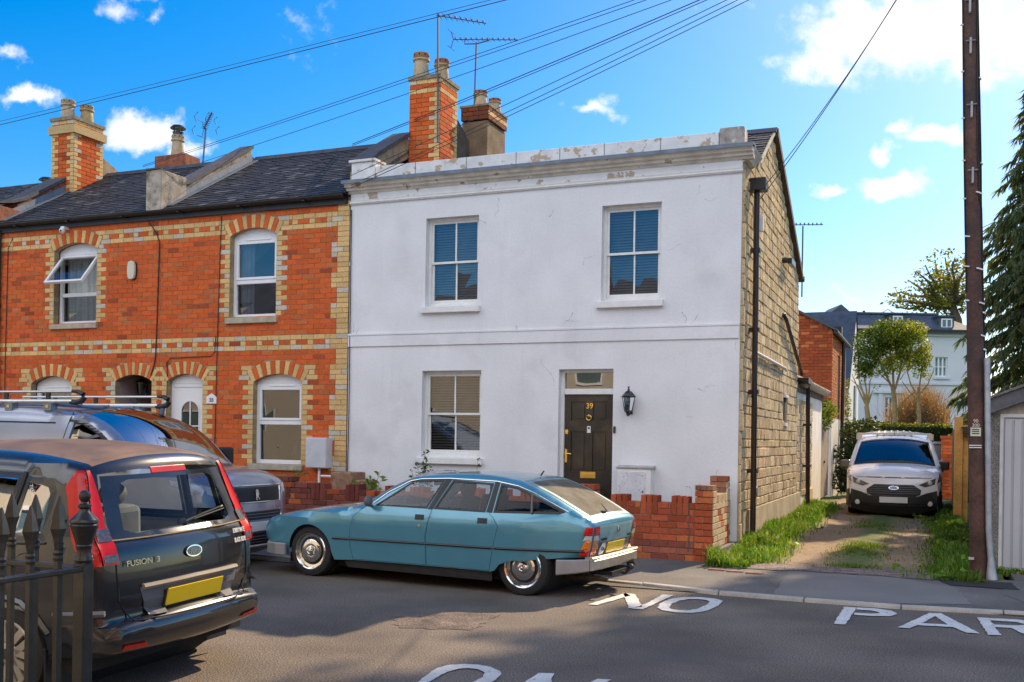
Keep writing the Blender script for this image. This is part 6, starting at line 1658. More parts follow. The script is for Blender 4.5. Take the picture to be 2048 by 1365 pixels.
# cables on the brick fronts
CABLE = mat('black_cable', (.012, .012, .013), .6)
def cable(name, pts, label, r=.010):
    b = MB(); b.tube(pts, r, 6); o = b.build(name, CABLE); tag(o, label, 'cable', 'cables clipped to the brick fronts'); return o
cable('wall_cable', [(-10.52, -.10, 5.38), (-10.40, -.025, 5.18), (-10.33, -.02, 5.0), (-10.36, -.02, 3.6), (-10.38, -.02, 3.0), (-10.40, -.022, 2.85), (-10.48, -.02, 2.62)], 'black cable dropping from the gutter to the arch of the red door porch')
cable('wall_cable', [(-8.98, -.02, 5.38), (-9.0, -.02, 4.4), (-9.03, -.02, 3.0), (-9.05, -.02, 1.0), (-9.05, -.02, .4)], 'long thin black cable running straight down beside the white plaque', .007)
cable('wall_cable', [(-9.06, -.02, 3.3), (-9.08, -.02, 3.02), (-9.16, -.022, 2.95), (-9.9, -.022, 2.93), (-10.05, -.022, 2.93), (-10.12, -.022, 2.86), (-10.11, -.02, 2.6)], 'short black cable looping over the arch of the white door', .007)
cable('wall_cable', [(-6.36, -.02, 5.30), (-6.355, -.02, 3.5), (-6.35, -.02, 2.0), (-6.36, -.02, .8)], 'thin dark cable down the joint between the brick and white houses', .008)
cable('wall_cable', [(-13.9, -.02, 5.3), (-14.02, -.02, 5.1), (-14.05, -.02, 3.0), (-14.06, -.02, .5)], 'thin black cable near the left edge beside the downpipe', .007)

# ------------------------------------------------------------------ telegraph pole and overhead wires
pole = thing('telegraph_pole', 'tall dark creosoted wooden telegraph pole with cable clips and steps at the lane mouth', 'pole', (3.03, -1.3, .03))
POLEM = mat('creosoted_wood', (.085, .038, .026), .7, var=.45, vs=3, fine=.25, fs=30, bump=.6, bs=14, bd=.012, stain=((.030, .025, .026), 1.4, .50, .15, 0, 0))
pc = lambda z: Vector((3.03 - .029 * z, -1.3, z))
b = MB(); n = 28
b.tube([pc(8.6 * k / n) for k in range(n + 1)], [.098 - .0022 * (8.6 * k / n) + .003 * noise.noise((k * .9, 0, 0)) for k in range(n + 1)], 20)
b.build('shaft', POLEM, pole, smooth=40)
GALV = mat('galvanised_steel', (.42, .44, .46), .5, .6, var=.2, vs=8, bump=.15, bs=30)
STEP = mat('step_iron', (.34, .33, .33), .45, .7)
b = MB(); p0, p1 = pc(.12), pc(2.62)
b.tube([(3.145, -1.38, .30), (3.12, -1.38, .6), (3.075, -1.38, 2.62)], .034, 10); b.tube([(3.16, -1.38, .05), (3.148, -1.38, .30)], [.065, .035], 10); b.build('cable_guard', GALV, pole, smooth=50)
b = MB()
for ph, (z0, z1) in ((0, (2.6, 7.2)), (1.2, (3.2, 8.3)), (2.2, (3.9, 8.3)), (4.0, (3.4, 8.3))):
    P = []
    for k in range(40):
        z = z0 + (z1 - z0) * k / 39; a = -.35 + .55 * math.sin(z * .9 + ph) if ph < 3 else 3.6 + .12 * math.sin(z)
        if z < 4.4 and ph < 3: a = -.1 - .3 * (z - 2.6) / 1.8 + .1 * math.sin(z * 3 + ph)
        r_ = .105 - .0022 * z; c_ = pc(z); P.append((c_.x + r_ * math.cos(a), c_.y + r_ * math.sin(a), z))
    b.tube(P, .009, 6)
b.build('pole_cables', CABLE, pole)
WCLIP = mat('white_clip', (.80, .80, .80), .4)
for (z, a, ln) in [(8.1, 3.6, .05), (7.6, 3.6, .05), (7.1, 3.6, .05), (6.55, 3.6, .05), (6.0, 3.6, .05), (5.45, 3.6, .05), (4.95, 3.6, .05), (4.50, 3.65, .05), (4.55, -.9, .08), (4.05, 4.0, .07), (3.70, 3.9, .07), (3.66, -1.0, .08), (3.30, 3.9, .05), (3.26, -.8, .07), (3.15, -.4, .05), (2.88, -.7, .06), (2.72, -.4, .05), (7.3, -.3, .05), (5.9, -.3, .05), (4.9, -.3, .05)]:
    c_ = pc(z); r_ = .112 - .0022 * z; b = MB(); b.box(-ln / 2, ln / 2, -.012, .004, -.008, .008, M=Matrix.Translation((c_.x + r_ * math.cos(a), c_.y + r_ * math.sin(a), z)) @ Matrix.Rotation(a + math.pi / 2, 4, 'Z') @ Matrix.Rotation(R(12), 4, 'Y'))
    b.build('cable_clip', WCLIP, pole)
for z in (8.2, 7.5, 6.78, 6.30, 5.55, 4.78):
    c_ = pc(z); y = c_.y - (.098 - .0022 * z); b = MB(); b.box(c_.x - .012, c_.x + .012, y - .02, y + .0, z - .10, z + .07); b.tube([(c_.x - .055, y - .012, z + .035), (c_.x + .055, y - .012, z + .035)], .010, 6); b.ball((c_.x, y - .014, z - .11), .016, 4); b.build('step_bracket', STEP, pole)
fz = lambda z, d=.0: pc(z).y - (.098 - .0022 * z) - d
TAG = mat('pole_tag', (.62, .66, .50), .5); ALT = mat('tag_metal', (.62, .58, .55), .4, .6)
b = MB(); b.box(2.91, 3.02, fz(1.76, .008), fz(1.76, -.002), 1.71, 1.81); tg = b.build('notice_tag', TAG, pole)
b = MB(); [b.box(2.925, 3.005, fz(1.76, .0105), fz(1.76, .008), z, z + .012) for z in (1.735, 1.76, 1.782)]; b.build('notice_lines', mat('ink', (.05, .05, .06)), tg)
b = MB()
for z in (1.60, 1.575): b.tube([(2.90, fz(1.6, -.01), z), (2.96, fz(1.6, .008), z), (3.03, fz(1.6, .002), z)], .009, 6)
b.build('band', ALT, pole)
for (s_, z) in (('90', 1.885), ('300', 1.835)):
    text_mesh('pole_number', s_, .055, Matrix.Translation((2.965, fz(1.86, .006), z)) @ FRONT, ALT, pole, .003)
b = MB(); b.box(2.91, 2.97, fz(.24, .010), fz(.24, -.01), .27, .30); b.build('number_strip', ALT, pole)
WIRE = mat('overhead_wire', (.03, .03, .035), .6)
TOP = pc(8.25)
def wire(p, q, label, sag=.12, r=.0055):
    p, q = Vector(p), Vector(q); P = [p.lerp(q, k / 30) - Vector((0, 0, sag * 4 * (k / 30) * (1 - k / 30))) for k in range(31)]
    b = MB(); b.tube(P, r, 5); o = b.build('overhead_wire', WIRE); tag(o, label, 'wire', 'overhead telephone wires fanning from the pole')
wire(TOP, (-19.8, 2.0, 8.12), 'highest overhead wire, passing over the leftmost chimney out of the picture', .05, .007)
wire(TOP + Vector((0, 0, .05)), (-19.8, 2.0, 8.20), 'highest overhead wire, passing over the leftmost chimney out of the picture', .05, .0045)
wire(TOP, (-13.15, 2.6, 7.29), 'wire running to the ridge of the house with the open window, upper of three', .06)
wire(TOP - Vector((0, 0, .06)), (-13.15, 2.6, 7.26), 'wire running to the ridge of the house with the open window, middle of three', .07)
wire(TOP - Vector((0, 0, .1)), (-11.6, 2.6, 7.22), 'wire running to the ridge left of the raised party wall, lowest of three', .08)
wire(TOP, (-7.98, 2.6, 7.25), 'thick wire pair running to the slate ridge beside the tallest chimney', .06, .0075)
wire(TOP - Vector((0, 0, .04)), (-7.98, 2.6, 7.22), 'thick wire pair running to the slate ridge beside the tallest chimney', .07, .006)
wire(TOP, (-6.29, -.18, 5.82), 'wire crossing the rear chimney to the left end of the white cornice, upper one', .05)
wire(TOP - Vector((0, 0, .03)), (-6.28, -.18, 5.66), 'wire running to the left end of the white cornice, middle one', .05)
wire(TOP - Vector((0, 0, .08)), (-6.28, -.18, 5.62), 'wire running to the left end of the white cornice, lowest one', .08)
wire(TOP, (.21, -.05, 5.05), 'wire dropping steeply to the hopper on the white house corner', .18)
wire(TOP + Vector((.02, 0, .06)), (.22, .05, 5.0), 'wire dropping steeply to the hopper on the white house corner', .15, .006)
wire((-6.42, -.03, 5.55), (-6.36, -.04, 5.2), 'short wire end hanging at the joint between brick and white houses', .0, .006)

# ------------------------------------------------------------------ television aerials
AER = mat('aerial_metal', (.10, .11, .13), .5, .5)
def aerial(name, label, base, top, boom0, boom1, n, el=.14, refl=True, vert=False):
    t = thing(name, label, 'aerial', base)
    b = MB(); b.tube([base, top], .017, 6); b.build('mast', AER, t)
    b = MB(); b.tube([boom0, boom1], .010, 5); p, q = Vector(boom0), Vector(boom1); d = (q - p).normalized(); s_ = d.cross(Vector((0, 0, 1))).normalized() if not vert else Vector((0, 0, 1))
    for k in range(n):
        c_ = p.lerp(q, (k + .5) / n); e = el * (1 - .35 * k / n); b.tube([c_ - s_ * e, c_ + s_ * e], .006, 4); b.box(c_.x - .012, c_.x + .012, c_.y - .012, c_.y + .012, c_.z - .004, c_.z + .04)
    b.build('boom', AER, t)
    if refl:
        b = MB()
        for zz in (-.16, .16): b.tube([p, p + Vector((-.05, 0, zz))], .008, 4); b.tube([p + Vector((-.05, -.15, zz)), p + Vector((-.05, .15, zz))], .006, 4)
        b.build('reflector', AER, t)
    return t
aerial('tv_aerial', 'tallest television aerial, its mast strapped to the red and cream chimney', (-5.80, 1.96, 6.9), (-5.84, 1.96, 9.20), (-5.87, 1.96, 9.19), (-4.95, 2.1, 8.97), 9, .15, False)
t = aerial('tv_aerial', 'long horizontal television aerial on a mast above the rendered chimney', (-5.86, 3.6, 7.6), (-5.83, 3.6, 9.30), (-6.33, 3.6, 9.42), (-5.0, 3.7, 9.27), 12, .12)
b = MB(); b.tube([(-6.08, 3.6, 9.40), (-6.08, 3.6, 9.30), (-5.83, 3.6, 9.27), (-5.56, 3.6, 9.30), (-5.56, 3.62, 9.34)], .012, 6); b.build('cradle', AER, t)
aerial('tv_aerial', 'bent television aerial with curved rods above the slate roof', (-11.57, 2.6, 7.1), (-11.50, 2.6, 7.92), (-11.55, 2.6, 7.90), (-11.02, 2.2, 8.06), 9, .07)
t = bpy.data.objects['tv_aerial.002']
b = MB()
for (x, z0, z1) in ((-11.70, 8.05, 8.26), (-11.76, 7.80, 7.98), (-11.15, 7.72, 7.90), (-11.2, 7.95, 8.1), (-11.42, 7.95, 8.22)): b.tube([(x, 2.55, z0), (x - .02, 2.5, (z0 + z1) / 2), (x + .03, 2.55, z1)], .010, 4)
b.build('rods', AER, t)
aerial('tv_aerial', 'small distant aerial behind the sloping roof edge of the stone side wall', (-.04, 7.2, 4.6), (-.04, 7.2, 6.06), (-.30, 7.2, 6.10), (.35, 7.3, 6.08), 8, .08, False)
# cowls beyond the ridge
def cowl(label, x, y, z, h, r=.14, base=True):
    t = thing('chimney_cowl', label, 'chimney', (x, y, z - .3), 'chimneys with black cowls beyond the ridge')
    b = MB()
    if base: b.box(x - .42, x + .42, y - .25, y + .25, z - .9, z); b.build('chimney_base', mat('brick_parapet', (.27, .1, .055)), t, bev=.01)
    b = MB(); pot(b, x, y, z, h, r, rim=(.42, .34, .24)); b.build('chimney_pot', POT, t, smooth=50)
    b = MB(); b.lathe([(r * .8, z + h), (r * .8, z + h + .07), (r * .9, z + h + .07)], (x, y, 0), 'z', 12); b.lathe([(0, z + h + .24), (r * .8, z + h + .22), (r * 1.25, z + h + .16), (r * 1.2, z + h + .15), (0, z + h + .17)], (x, y, 0), 'z', 12)
    for k in range(4): a = k * math.pi / 2; b.tube([(x + r * .7 * math.cos(a), y + r * .7 * math.sin(a), z + h), (x + r * .9 * math.cos(a), y + r * .9 * math.sin(a), z + h + .17)], .01, 4)
    b.build('cowl', BLK_, t)
cowl('pale chimney pot with a black mushroom cowl above the ridge near the bent aerial', -13.0, 3.5, 7.68, .48)
cowl('small terracotta chimney pot with a dark cowl at the left edge, behind the slate roof', -17.6, 4.2, 7.42, .14, .16, False)

# ------------------------------------------------------------------ iron railings in the foreground
IRON = mat('railing_paint', (.030, .028, .024), .38, .2, var=.35, vs=9, bump=.15, bs=50, coat=.2, stain=((.14, .12, .10), 22, .70, .05, 0, 0))
PX, PY = -.535, -11.40
rl = thing('iron_railing', 'black wrought iron railings with spear points and an urn-topped corner post', 'railing', (PX, PY, .05))
def spear(b, x, y, zt, s=1.0):
    b.box(x - .0105, x + .0105, y - .0105, y + .0105, .1, zt - .20 * s)
    M = Matrix.Translation((x, y, 0)) @ Matrix.Rotation(R(45 + 22), 4, 'Z')
    b.lathe([(.017, zt - .215), (.019, zt - .205), (.016, zt - .195), (.019, zt - .185), (.015, zt - .175)], (x, y, 0), 'z', 10)
    k = len(b.v); b.lathe([(.011, -.18), (.020, -.125), (.030, -.095), (.020, -.05), (.004, .0)], (0, 0, 0), 'z', 4)
    for i in range(k, len(b.v)): v = b.v[i]; q = M @ Vector((v[0] * 1.0, v[1] * .55, v[2])); b.v[i] = (q.x, q.y, q.z + zt)
for k in range(1, 7):
    b = MB(); spear(b, PX, PY - .128 * k, 1.325); b.build('spear_bar', IRON, rl)
for k in range(1, 14):
    b = MB(); spear(b, PX - .128 * k, PY, 1.345); b.build('spear_bar', IRON, rl)
b = MB(); b.box(PX - .012, PX + .022, PY - 1.0, PY + .035, 1.055, 1.078); b.build('rail', IRON, rl, bev=.005)
b = MB(); b.box(PX - 2.0, PX - .028, PY - .018, PY + .018, 1.055, 1.078); b.build('rail', IRON, rl, bev=.005)
for (a, c_) in (((PX - .014, PY - 1.0), (PX + .014, PY - .03)), ((PX - 2.0, PY - .014), (PX - .03, PY + .014))):
    b = MB(); b.box(a[0], c_[0], a[1], c_[1], .2, .225); b.build('rail', IRON, rl)
b = MB(); b.box(PX - .026, PX + .026, PY - .026, PY + .026, .0, 1.09); ps = b.build('post', IRON, rl, bev=.003)
b = MB(); b.lathe([(.030, 1.088), (.036, 1.10), (.030, 1.115), (.026, 1.135), (.030, 1.15), (.033, 1.155), (.030, 1.16), (.040, 1.195), (.050, 1.225), (.053, 1.235), (.049, 1.241), (.054, 1.247), (.052, 1.256), (.048, 1.26), (.036, 1.275), (.022, 1.288), (.018, 1.298), (.026, 1.306), (.026, 1.314), (.016, 1.320), (.013, 1.326), (.021, 1.338), (.023, 1.350), (.020, 1.362), (.010, 1.370), (0, 1.372)], (PX, PY, 0), 'z', 24); b.build('urn_finial', IRON, ps, smooth=35)
b = MB(); b.box(PX - 2.2, PX + .12, PY - .12, PY + .12, -.1, .12); b.box(PX - .12, PX + .12, PY - 1.2, PY, -.1, .12); b.build('stone_kerb', SILL, rl, bev=.01)

# ------------------------------------------------------------------ garage, fence and rear yard
ga = thing('garage', 'concrete garage with grey ribbed door behind the telegraph pole', 'garage', (4.6, 2, .03))
b = MB(); b.box(3.15, 3.275, -.36, 5.5, -.05, 2.0); b.box(5.6, 5.75, -.36, 5.5, -.05, 2.6); b.box(3.275, 5.6, 5.3, 5.5, -.05, 2.2); b.build('wall', mat('pebbledash', (.24, .22, .20), .95, var=.15, fine=.6, fs=90, bump=1.3, bs=85, bd=.02), ga)
b = MB(); s_ = .40
zt = lambda x: 2.05 + (x - 3.15) * s_
b.prism([(3.03, zt(3.03) - .05), (4.4, zt(4.4) - .05), (5.9, zt(3.0) + .0), (5.9, zt(3.0) + .17), (4.4, zt(4.4) + .13), (3.03, zt(3.03) + .13)], -.46, -.40, 'y'); b.build('bargeboard', mat('grey_asbestos', (.13, .13, .14), .9, var=.25, vs=9, bump=.4, bs=30), ga)
b = MB(); b.prism([(3.03, zt(3.03) + .135), (4.4, zt(4.4) + .135), (5.9, zt(3.0) + .175), (5.9, zt(3.0) + .21), (4.4, zt(4.4) + .17), (3.03, zt(3.03) + .165)], -.50, 5.6, 'y'); b.build('roof', mat('mossy_sheet', (.17, .16, .14), .95, var=.4, vs=8, bump=.6, bs=20, stain=((.42, .40, .34), 14, .6, .06, 0, 0)), ga)
b = MB(); b.prism([(3.16, 2.0), (5.6, 2.0), (5.6, 2.1), (4.4, zt(4.4) - .06), (3.16, zt(3.16) - .055)], -.34, -.26, 'y'); b.build('gable_board', mat('gable_render', (.36, .32, .27), .9, var=.3, vs=6), ga)
DOORG = mat('grey_metal_door', (.50, .51, .53), .5, .1, var=.06, vs=2)
b = MB(); x = 3.335
b.box(3.30, 5.55, -.335, -.30, .06, 1.95)
while x < 5.5:
    b.box(x, x + .075, -.352, -.336, .09, 1.93); x += .105
gd = b.build('garage_door', DOORG, ga, bev=.004)
b = MB(); b.box(3.277, 3.315, -.365, -.30, .02, 2.0); b.box(3.315, 5.6, -.362, -.30, 1.955, 2.0); b.box(3.315, 5.6, -.36, -.31, .03, .058); b.build('door_frame', mat('pale_frame', (.60, .60, .58), .6, var=.1), ga, bev=.003)
fe = thing('wooden_fence', 'new orange-brown timber fence panel with a tall post beside the lane', 'fence', (3.02, 8.5, .12))
PINE = mat('new_timber', (.72, .36, .09), .7, var=.2, vs=3, fine=.15, fs=30, bump=.25, bs=20)
b = MB(); b.box(2.87, 3.02, 6.66, 6.80, .05, 2.14); b.build('post', PINE, fe, bev=.006)
b = MB(); b.box(3.025, 3.12, 6.72, 6.86, .10, 1.98); b.build('post', PINE, fe, bev=.006)
b = MB(); y = 6.84
while y < 13.5: b.box(2.94, 2.96, y, y + .14, .15, 1.98); y += .148
b.build('boards', mat('fence_boards', (.20, .15, .10), .85, var=.3, vs=4, bump=.3), fe)
b = MB()
for k in range(5): b.box(2.99 + k * .012, 3.20 + k * .012, 6.55, 6.9, 1.93 - k * .035, 1.955 - k * .035)
tag(b.build('stacked_tiles', mat('old_tiles', (.11, .09, .07), .9, var=.3), bev=.01), 'stack of dark roof tiles beside the top of the timber fence post', 'tiles')
pr_ = thing('gate_pier', 'red brick pier behind the white van, beside the timber fence', 'brick pier', (2.82, 15, .15))
b = MB(); b.box(2.69, 2.95, 14.92, 15.15, .0, 1.78); b.build('core', MORTAR, pr_); b = MB(); bricks(b, 2.68, 2.96, range(1, 21), 14.9, lambda r: [], lambda z: [], depth=.008, back=.1, tone=.3); b.box(2.66, 2.98, 14.87, 15.2, 1.77, 1.85, (.42, .11, .05)); b.build('brickwork', BRICK, pr_)
bn = thing('wheelie_bin', 'dark wheelie bin with grey lid behind the white van', 'bin', (2.45, 14.6, .15))
b = MB(); b.prism([(2.20, .25), (2.66, .25), (2.72, 1.12), (2.14, 1.12)], 14.4, 14.85, 'y'); b.build('bin_body', mat('bin_dark', (.02, .022, .024), .6), bn, bev=.02); b = MB(); b.box(2.12, 2.74, 14.32, 14.9, 1.125, 1.20); b.build('bin_lid', mat('bin_lid', (.17, .18, .20), .5), bn, bev=.015)
bx = thing('storage_box', 'pale grey storage box stacked behind the white van', 'box', (2.45, 15.3, .15))
b = MB(); b.box(2.05, 2.68, 15.3, 15.8, .15, 1.62); b.build('box_body', mat('storage_grey', (.16, .17, .185), .7), bx, bev=.01); b = MB(); b.box(2.02, 2.70, 15.26, 15.84, 1.625, 1.69); b.build('box_lid', mat('storage_lid', (.30, .31, .33), .6), bx, bev=.01)
# lean-to with white wall
le = thing('lean_to', 'white rendered lean-to with stone panel and tiled eaves behind the stone side wall', 'outbuilding', (-1.0, 9, .15))
b = MB(); b.box(-.28, -.015, 6.32, 11.3, -.05, 2.70); b.build('wall', mat('white_limewash', (.78, .75, .68), .85, var=.08, vs=2, bump=.25, bs=20), le)
b = MB(); stonework(b, 6.42, 9.15, .5, lambda y: 2.60, seed=4, x=-.012); b.build('stone_panel', STONE, le)
b = MB(); b.box(-.01, .06, 8.1, 8.9, -.05, .62); b.build('buttress', mat('yellow_stone', (.55, .40, .2), .9, var=.2, bump=.4), le, bev=.02)
b = MB(); b.face([(.12, 6.33, 2.80), (.12, 11.6, 2.80), (-2.2, 11.6, 3.9), (-2.2, 6.33, 3.9)]); b.box(-.05, .02, 6.4, 11.35, 2.62, 2.76); b.build('roof', mat('old_tiles', (.11, .09, .07)), le)
b = MB(); y = 6.6
while y < 11.6: b.tube([(.14, y + .1, 2.79), (-.3, y + .1, 2.99)], .085, 8); y += .21
b.build('roll_tiles', mat('pale_roll_tiles', (.40, .34, .24), .9, var=.3, vs=8, bump=.4), le)
b = MB(); b.tube([(.10, 7.0, 2.85), (.10, 7.25, 2.80), (.10, 7.35, 2.5), (.10, 7.6, .1)], .045, 10)
for z in (1.95, 1.1): b.box(.0, .16, 7.42, 7.52, z, z + .05)
b.build('downpipe', BROWNPIPE, le); b = MB(); b.box(-.05, .2, 6.5, 7.1, 2.78, 2.90); b.build('gutter', BROWNPIPE, le, bev=.01)
gt = thing('wooden_gate', 'weathered grey board gate beyond the white lean-to wall', 'gate', (-.05, 12.3, .15))
b = MB(); y = 11.36
while y < 13.3: b.box(-.075, -.04, y, y + .14, .25, 2.0); y += .146
b.build('boards', mat('weathered_boards', (.30, .25, .20), .9, var=.25, vs=5, bump=.3), gt); b = MB(); b.box(-.04, -.01, 12.2, 12.28, 1.1, 1.16); b.build('latch', BLK_, gt)
# red brick rear building
rb = thing('brick_outhouse', 'red brick rear building with a sloping roof and drainpipe beyond the stone wall', 'house', (-2, 15.5, .2))
b = MB(); b.prism([(-6, -.05), (.0, -.05), (.0, 4.58), (-.89, 5.14), (-2.5, 6.0), (-6, 6.0)], 13.52, 18.0, 'y'); core = b.build('wall', MORTAR, rb)
b = MB(); RED = (.33, .075, .03)
bricks(b, -2.2, .0, range(27, 62), 13.5, lambda r: [(-3, -2.2 + 0, RED)], lambda z: [(-(z - 4.54) / .63, 9)] if z > 4.54 else [], depth=.008)
RED = (.50, .17, .06)  # side face paler than the front: its sunlight is put into the brick colour
bricks(b, 13.5, 17.7, range(27, 54), 0, lambda r: [], lambda z: [(15.0, 15.9)] if 2.3 < z < 4.0 else [], depth=.008, T=lambda p: (.01 - p[1], p[0], p[2])); RED = keep
b.build('brickwork', BRICK, core)
b = MB(); b.face([(.003, 15.0, 2.3), (.003, 15.9, 2.3), (.003, 15.9, 4.05), (.003, 15.0, 4.05)]); b.build('bricked_window', mat('dark_reveal', (.10, .05, .03), .9), rb)
b = MB(); b.box(-6, .006, 13.49, 13.515, -.05, 2.27); b.box(.0, .02, 13.5, 17.6, -.05, 2.27); b.build('white_base', mat('white_limewash', (.78, .75, .68)), rb)
b = MB(); b.prism([(-6, 6.02), (-2.5, 6.02), (.12, 4.60), (.12, 4.54), (-2.5, 5.94), (-6, 5.94)], 13.40, 18.1, 'y'); b.build('roof', DARKSTONE, rb); b = MB(); b.tube([(.10, 13.4, 4.52), (.10, 18, 4.52)], .06, 8); b.tube([(.10, 15.98, 4.5), (.07, 15.98, .3)], .05, 8); b.box(-.5, -.05, 17.0, 17.4, 4.5, 5.05); b.build('drainpipe', BLACKPAINT, rb)
# ------------------------------------------------------------------ plants
LEAF = mat('leaf', attr=True, rough=.5, var=.25, vs=2.5, spec=.3)
def translucent(m, amt):
    nt = m.node_tree; N, L = nt.nodes.new, nt.links.new; b = nt.nodes['Principled BSDF']; out = nt.nodes['Material Output']
    tr = N('ShaderNodeBsdfTranslucent'); mx = N('ShaderNodeMixShader'); mx.inputs[0].default_value = amt
    src = b.inputs['Base Color'].links[0].from_socket; k = N('ShaderNodeVectorMath'); k.operation = 'MULTIPLY'; k.inputs[1].default_value = (1.5, 1.4, .6)
    L(src, k.inputs[0]); L(k.outputs[0], tr.inputs[0]); L(b.outputs[0], mx.inputs[1]); L(tr.outputs[0], mx.inputs[2]); L(mx.outputs[0], out.inputs[0])
translucent(LEAF, .45)
TWIG = mat('bark', (.20, .15, .085), .9, var=.3, vs=8, bump=.4, bs=30)
def leaf(b, c, s, rr, col, asp=.5, droop=0., up=None):
    """one small bent leaf"""
    d = Vector((rr.gauss(0, 1), rr.gauss(0, 1), rr.gauss(0, .7) - droop)).normalized()
    n = d.cross(Vector((rr.gauss(0, 1), rr.gauss(0, 1), rr.gauss(0, 1)))).normalized()
    c = Vector(c); w = n * s * asp * .5
    b.face([c, c + d * s * .5 + w, c + d * s, c + d * s * .5 - w], col)
def blob_leaves(b, c, rad, n, s, cols, rr, asp=.5, fill=.35, droop=0.):
    for _ in range(n):
        v = Vector((rr.gauss(0, 1), rr.gauss(0, 1), rr.gauss(0, 1))).normalized() * (fill + (1 - fill) * rr.random() ** .5)
        leaf(b, (c[0] + v.x * rad[0], c[1] + v.y * rad[1], c[2] + v.z * rad[2]), s * rr.uniform(.6, 1.3), rr, jit(rr.choice(cols), .3, rr), asp, droop)
def blades(name, region, n, h, cols, seed, zf=lane_z, w=.006, weeds=0, wl=.06):
    b = MB(); rr = random.Random(seed)
    k = 0
    while k < n:
        x, y, f = region(rr)
        if f <= 0: continue
        k += 1
        z = zf(x, y) - .01; a = rr.uniform(0, 6.28); L_ = h * f * rr.uniform(.45, 1.3); ln = L_ * rr.uniform(.1, .7)
        dx, dy = math.cos(a), math.sin(a); px, py = -dy * w * (1 + f * .4), dx * w * (1 + f * .4)
        m_ = (x + dx * ln * .35, y + dy * ln * .35, z + L_ * .65); c = jit(rr.choice(cols), .25, rr)
        b.face([(x - px, y - py, z), (x + px, y + py, z), (m_[0] + px * .7, m_[1] + py * .7, m_[2]), (m_[0] - px * .7, m_[1] - py * .7, m_[2])], c)
        b.face([(m_[0] - px * .7, m_[1] - py * .7, m_[2]), (m_[0] + px * .7, m_[1] + py * .7, m_[2]), (x + dx * ln, y + dy * ln, z + L_ * .95)], c)
    k = 0
    while k < weeds:
        x, y, f = region(rr)
        if f <= .35: continue
        k += 1
        z = zf(x, y); hh = h * f * rr.uniform(.3, 1.0); col = jit(rr.choice(cols), .3, rr)
        for q in range(7): leaf(b, (x + rr.gauss(0, .03), y + rr.gauss(0, .03), z + hh * rr.uniform(.3, 1)), wl * rr.uniform(.6, 1.6), rr, jit(col, .2, rr), .7)
    o = b.build(name, LEAF, own=False); return stuff(o)
GRS = [(.10, .23, .022), (.075, .18, .02), (.15, .26, .03), (.21, .26, .05), (.055, .13, .02), (.30, .25, .11)]
def reg_left(rr):
    y = rr.uniform(-1.75, 9.5); x = .02 + abs(rr.gauss(0, .26)) * (1.15 if y < 1 else .85)
    if y < -1.1: x = rr.uniform(-.1, .42)
    clump = .55 + .6 * noise.noise((x * 2.2, y * 1.6, 4)) + .25
    return x, y, clump * (1.15 - x * .9) if x < .8 else 0
def reg_mid(rr):
    y = rr.uniform(-1.0, 6.9); x = 1.60 + rr.gauss(0, .17) + .08 * noise.noise((y, 0, 7))
    f = .55 + .7 * noise.noise((x * 1.7, y * 1.1, 8)); return x, y, f * .75 if f > .12 else 0
def reg_right(rr):
    y = rr.uniform(-1.7, 9.5); x = 3.02 - abs(rr.gauss(0, .28)); 
    f = .6 + .6 * noise.noise((x * 2, y * 1.5, 11)); return x, y, f * (1.0 if x > 2.6 else .5)
blades('verge_grass', reg_left, 15000, .23, GRS[:5], 1, weeds=260, wl=.06)
blades('lane_grass', reg_mid, 15000, .12, GRS, 2, w=.005)
blades('bank_grass', reg_right, 14000, .25, GRS[:5], 3, weeds=420, wl=.06)
blades('lane_moss', lambda rr: (rr.uniform(.5, 2.6), rr.uniform(-1.0, 12), rr.choice((.15, .25))), 1500, .06, GRS[:3], 4, w=.004)
blades('forecourt_weeds', lambda rr: (rr.uniform(3.25, 4.2), rr.uniform(-.75, -.42), .6), 700, .14, GRS, 5, zf=lambda x, y: .03, weeds=40)
blades('pavement_weeds', lambda rr: (rr.uniform(-4.5, -.2), -1.33 + rr.gauss(0, .02), .5 if noise.noise((rr.uniform(0, 9), 2, 2)) > .1 else 0), 160, .07, GRS, 6, zf=lambda x, y: .03)
def shrub(name, label, x, y, z0, stems, seed, cols, L_=.09, group=None, asp=.38):
    t = thing(name, label, 'plant', (x, y, z0), group)
    rr = random.Random(seed); s = MB(); l = MB()
    for (dx, dy, h, nl) in stems:
        P = [(x, y, z0)]
        for k in range(1, 7): P.append((x + dx * k / 6 + rr.gauss(0, .012), y + dy * k / 6, z0 + h * k / 6))
        s.tube(P, .006, 5, r2=.002)
        for q in range(int(nl * 1.8)):
            k = rr.uniform(2.0, 6); i = min(5, int(k)); p = Vector(P[i]).lerp(Vector(P[i + 1]), k - i)
            leaf(l, p, L_ * rr.uniform(.6, 1.2), rr, jit(rr.choice(cols), .25, rr), asp)
    s.build('stems', TWIG, t); l.build('leaves', LEAF, t)
GL = [(.07, .16, .02), (.11, .22, .03), (.05, .11, .02)]
shrub('garden_shrub', 'bright green leafy shrub behind the garden wall, left of the teal car roof', -5.45, -1.0, .2, [(-.15, 0, .70, 26), (.10, 0, .78, 26), (.25, .05, .90, 22), (-.02, 0, .62, 26), (.32, 0, .80, 12), (-.22, 0, .55, 18)], 1, [(.14, .25, .02), (.09, .18, .02)], .115)
shrub('garden_shrub', 'dark twiggy shrub rising above the teal car roof below the window sill', -4.55, -.8, .2, [(-.12, 0, 1.05, 26), (.02, 0, 1.22, 34), (.10, 0, 1.00, 26), (-.2, 0, .92, 18), (.2, 0, .95, 12), (.05, 0, 1.1, 24)], 2, [(.035, .07, .02), (.05, .10, .02)], .075)
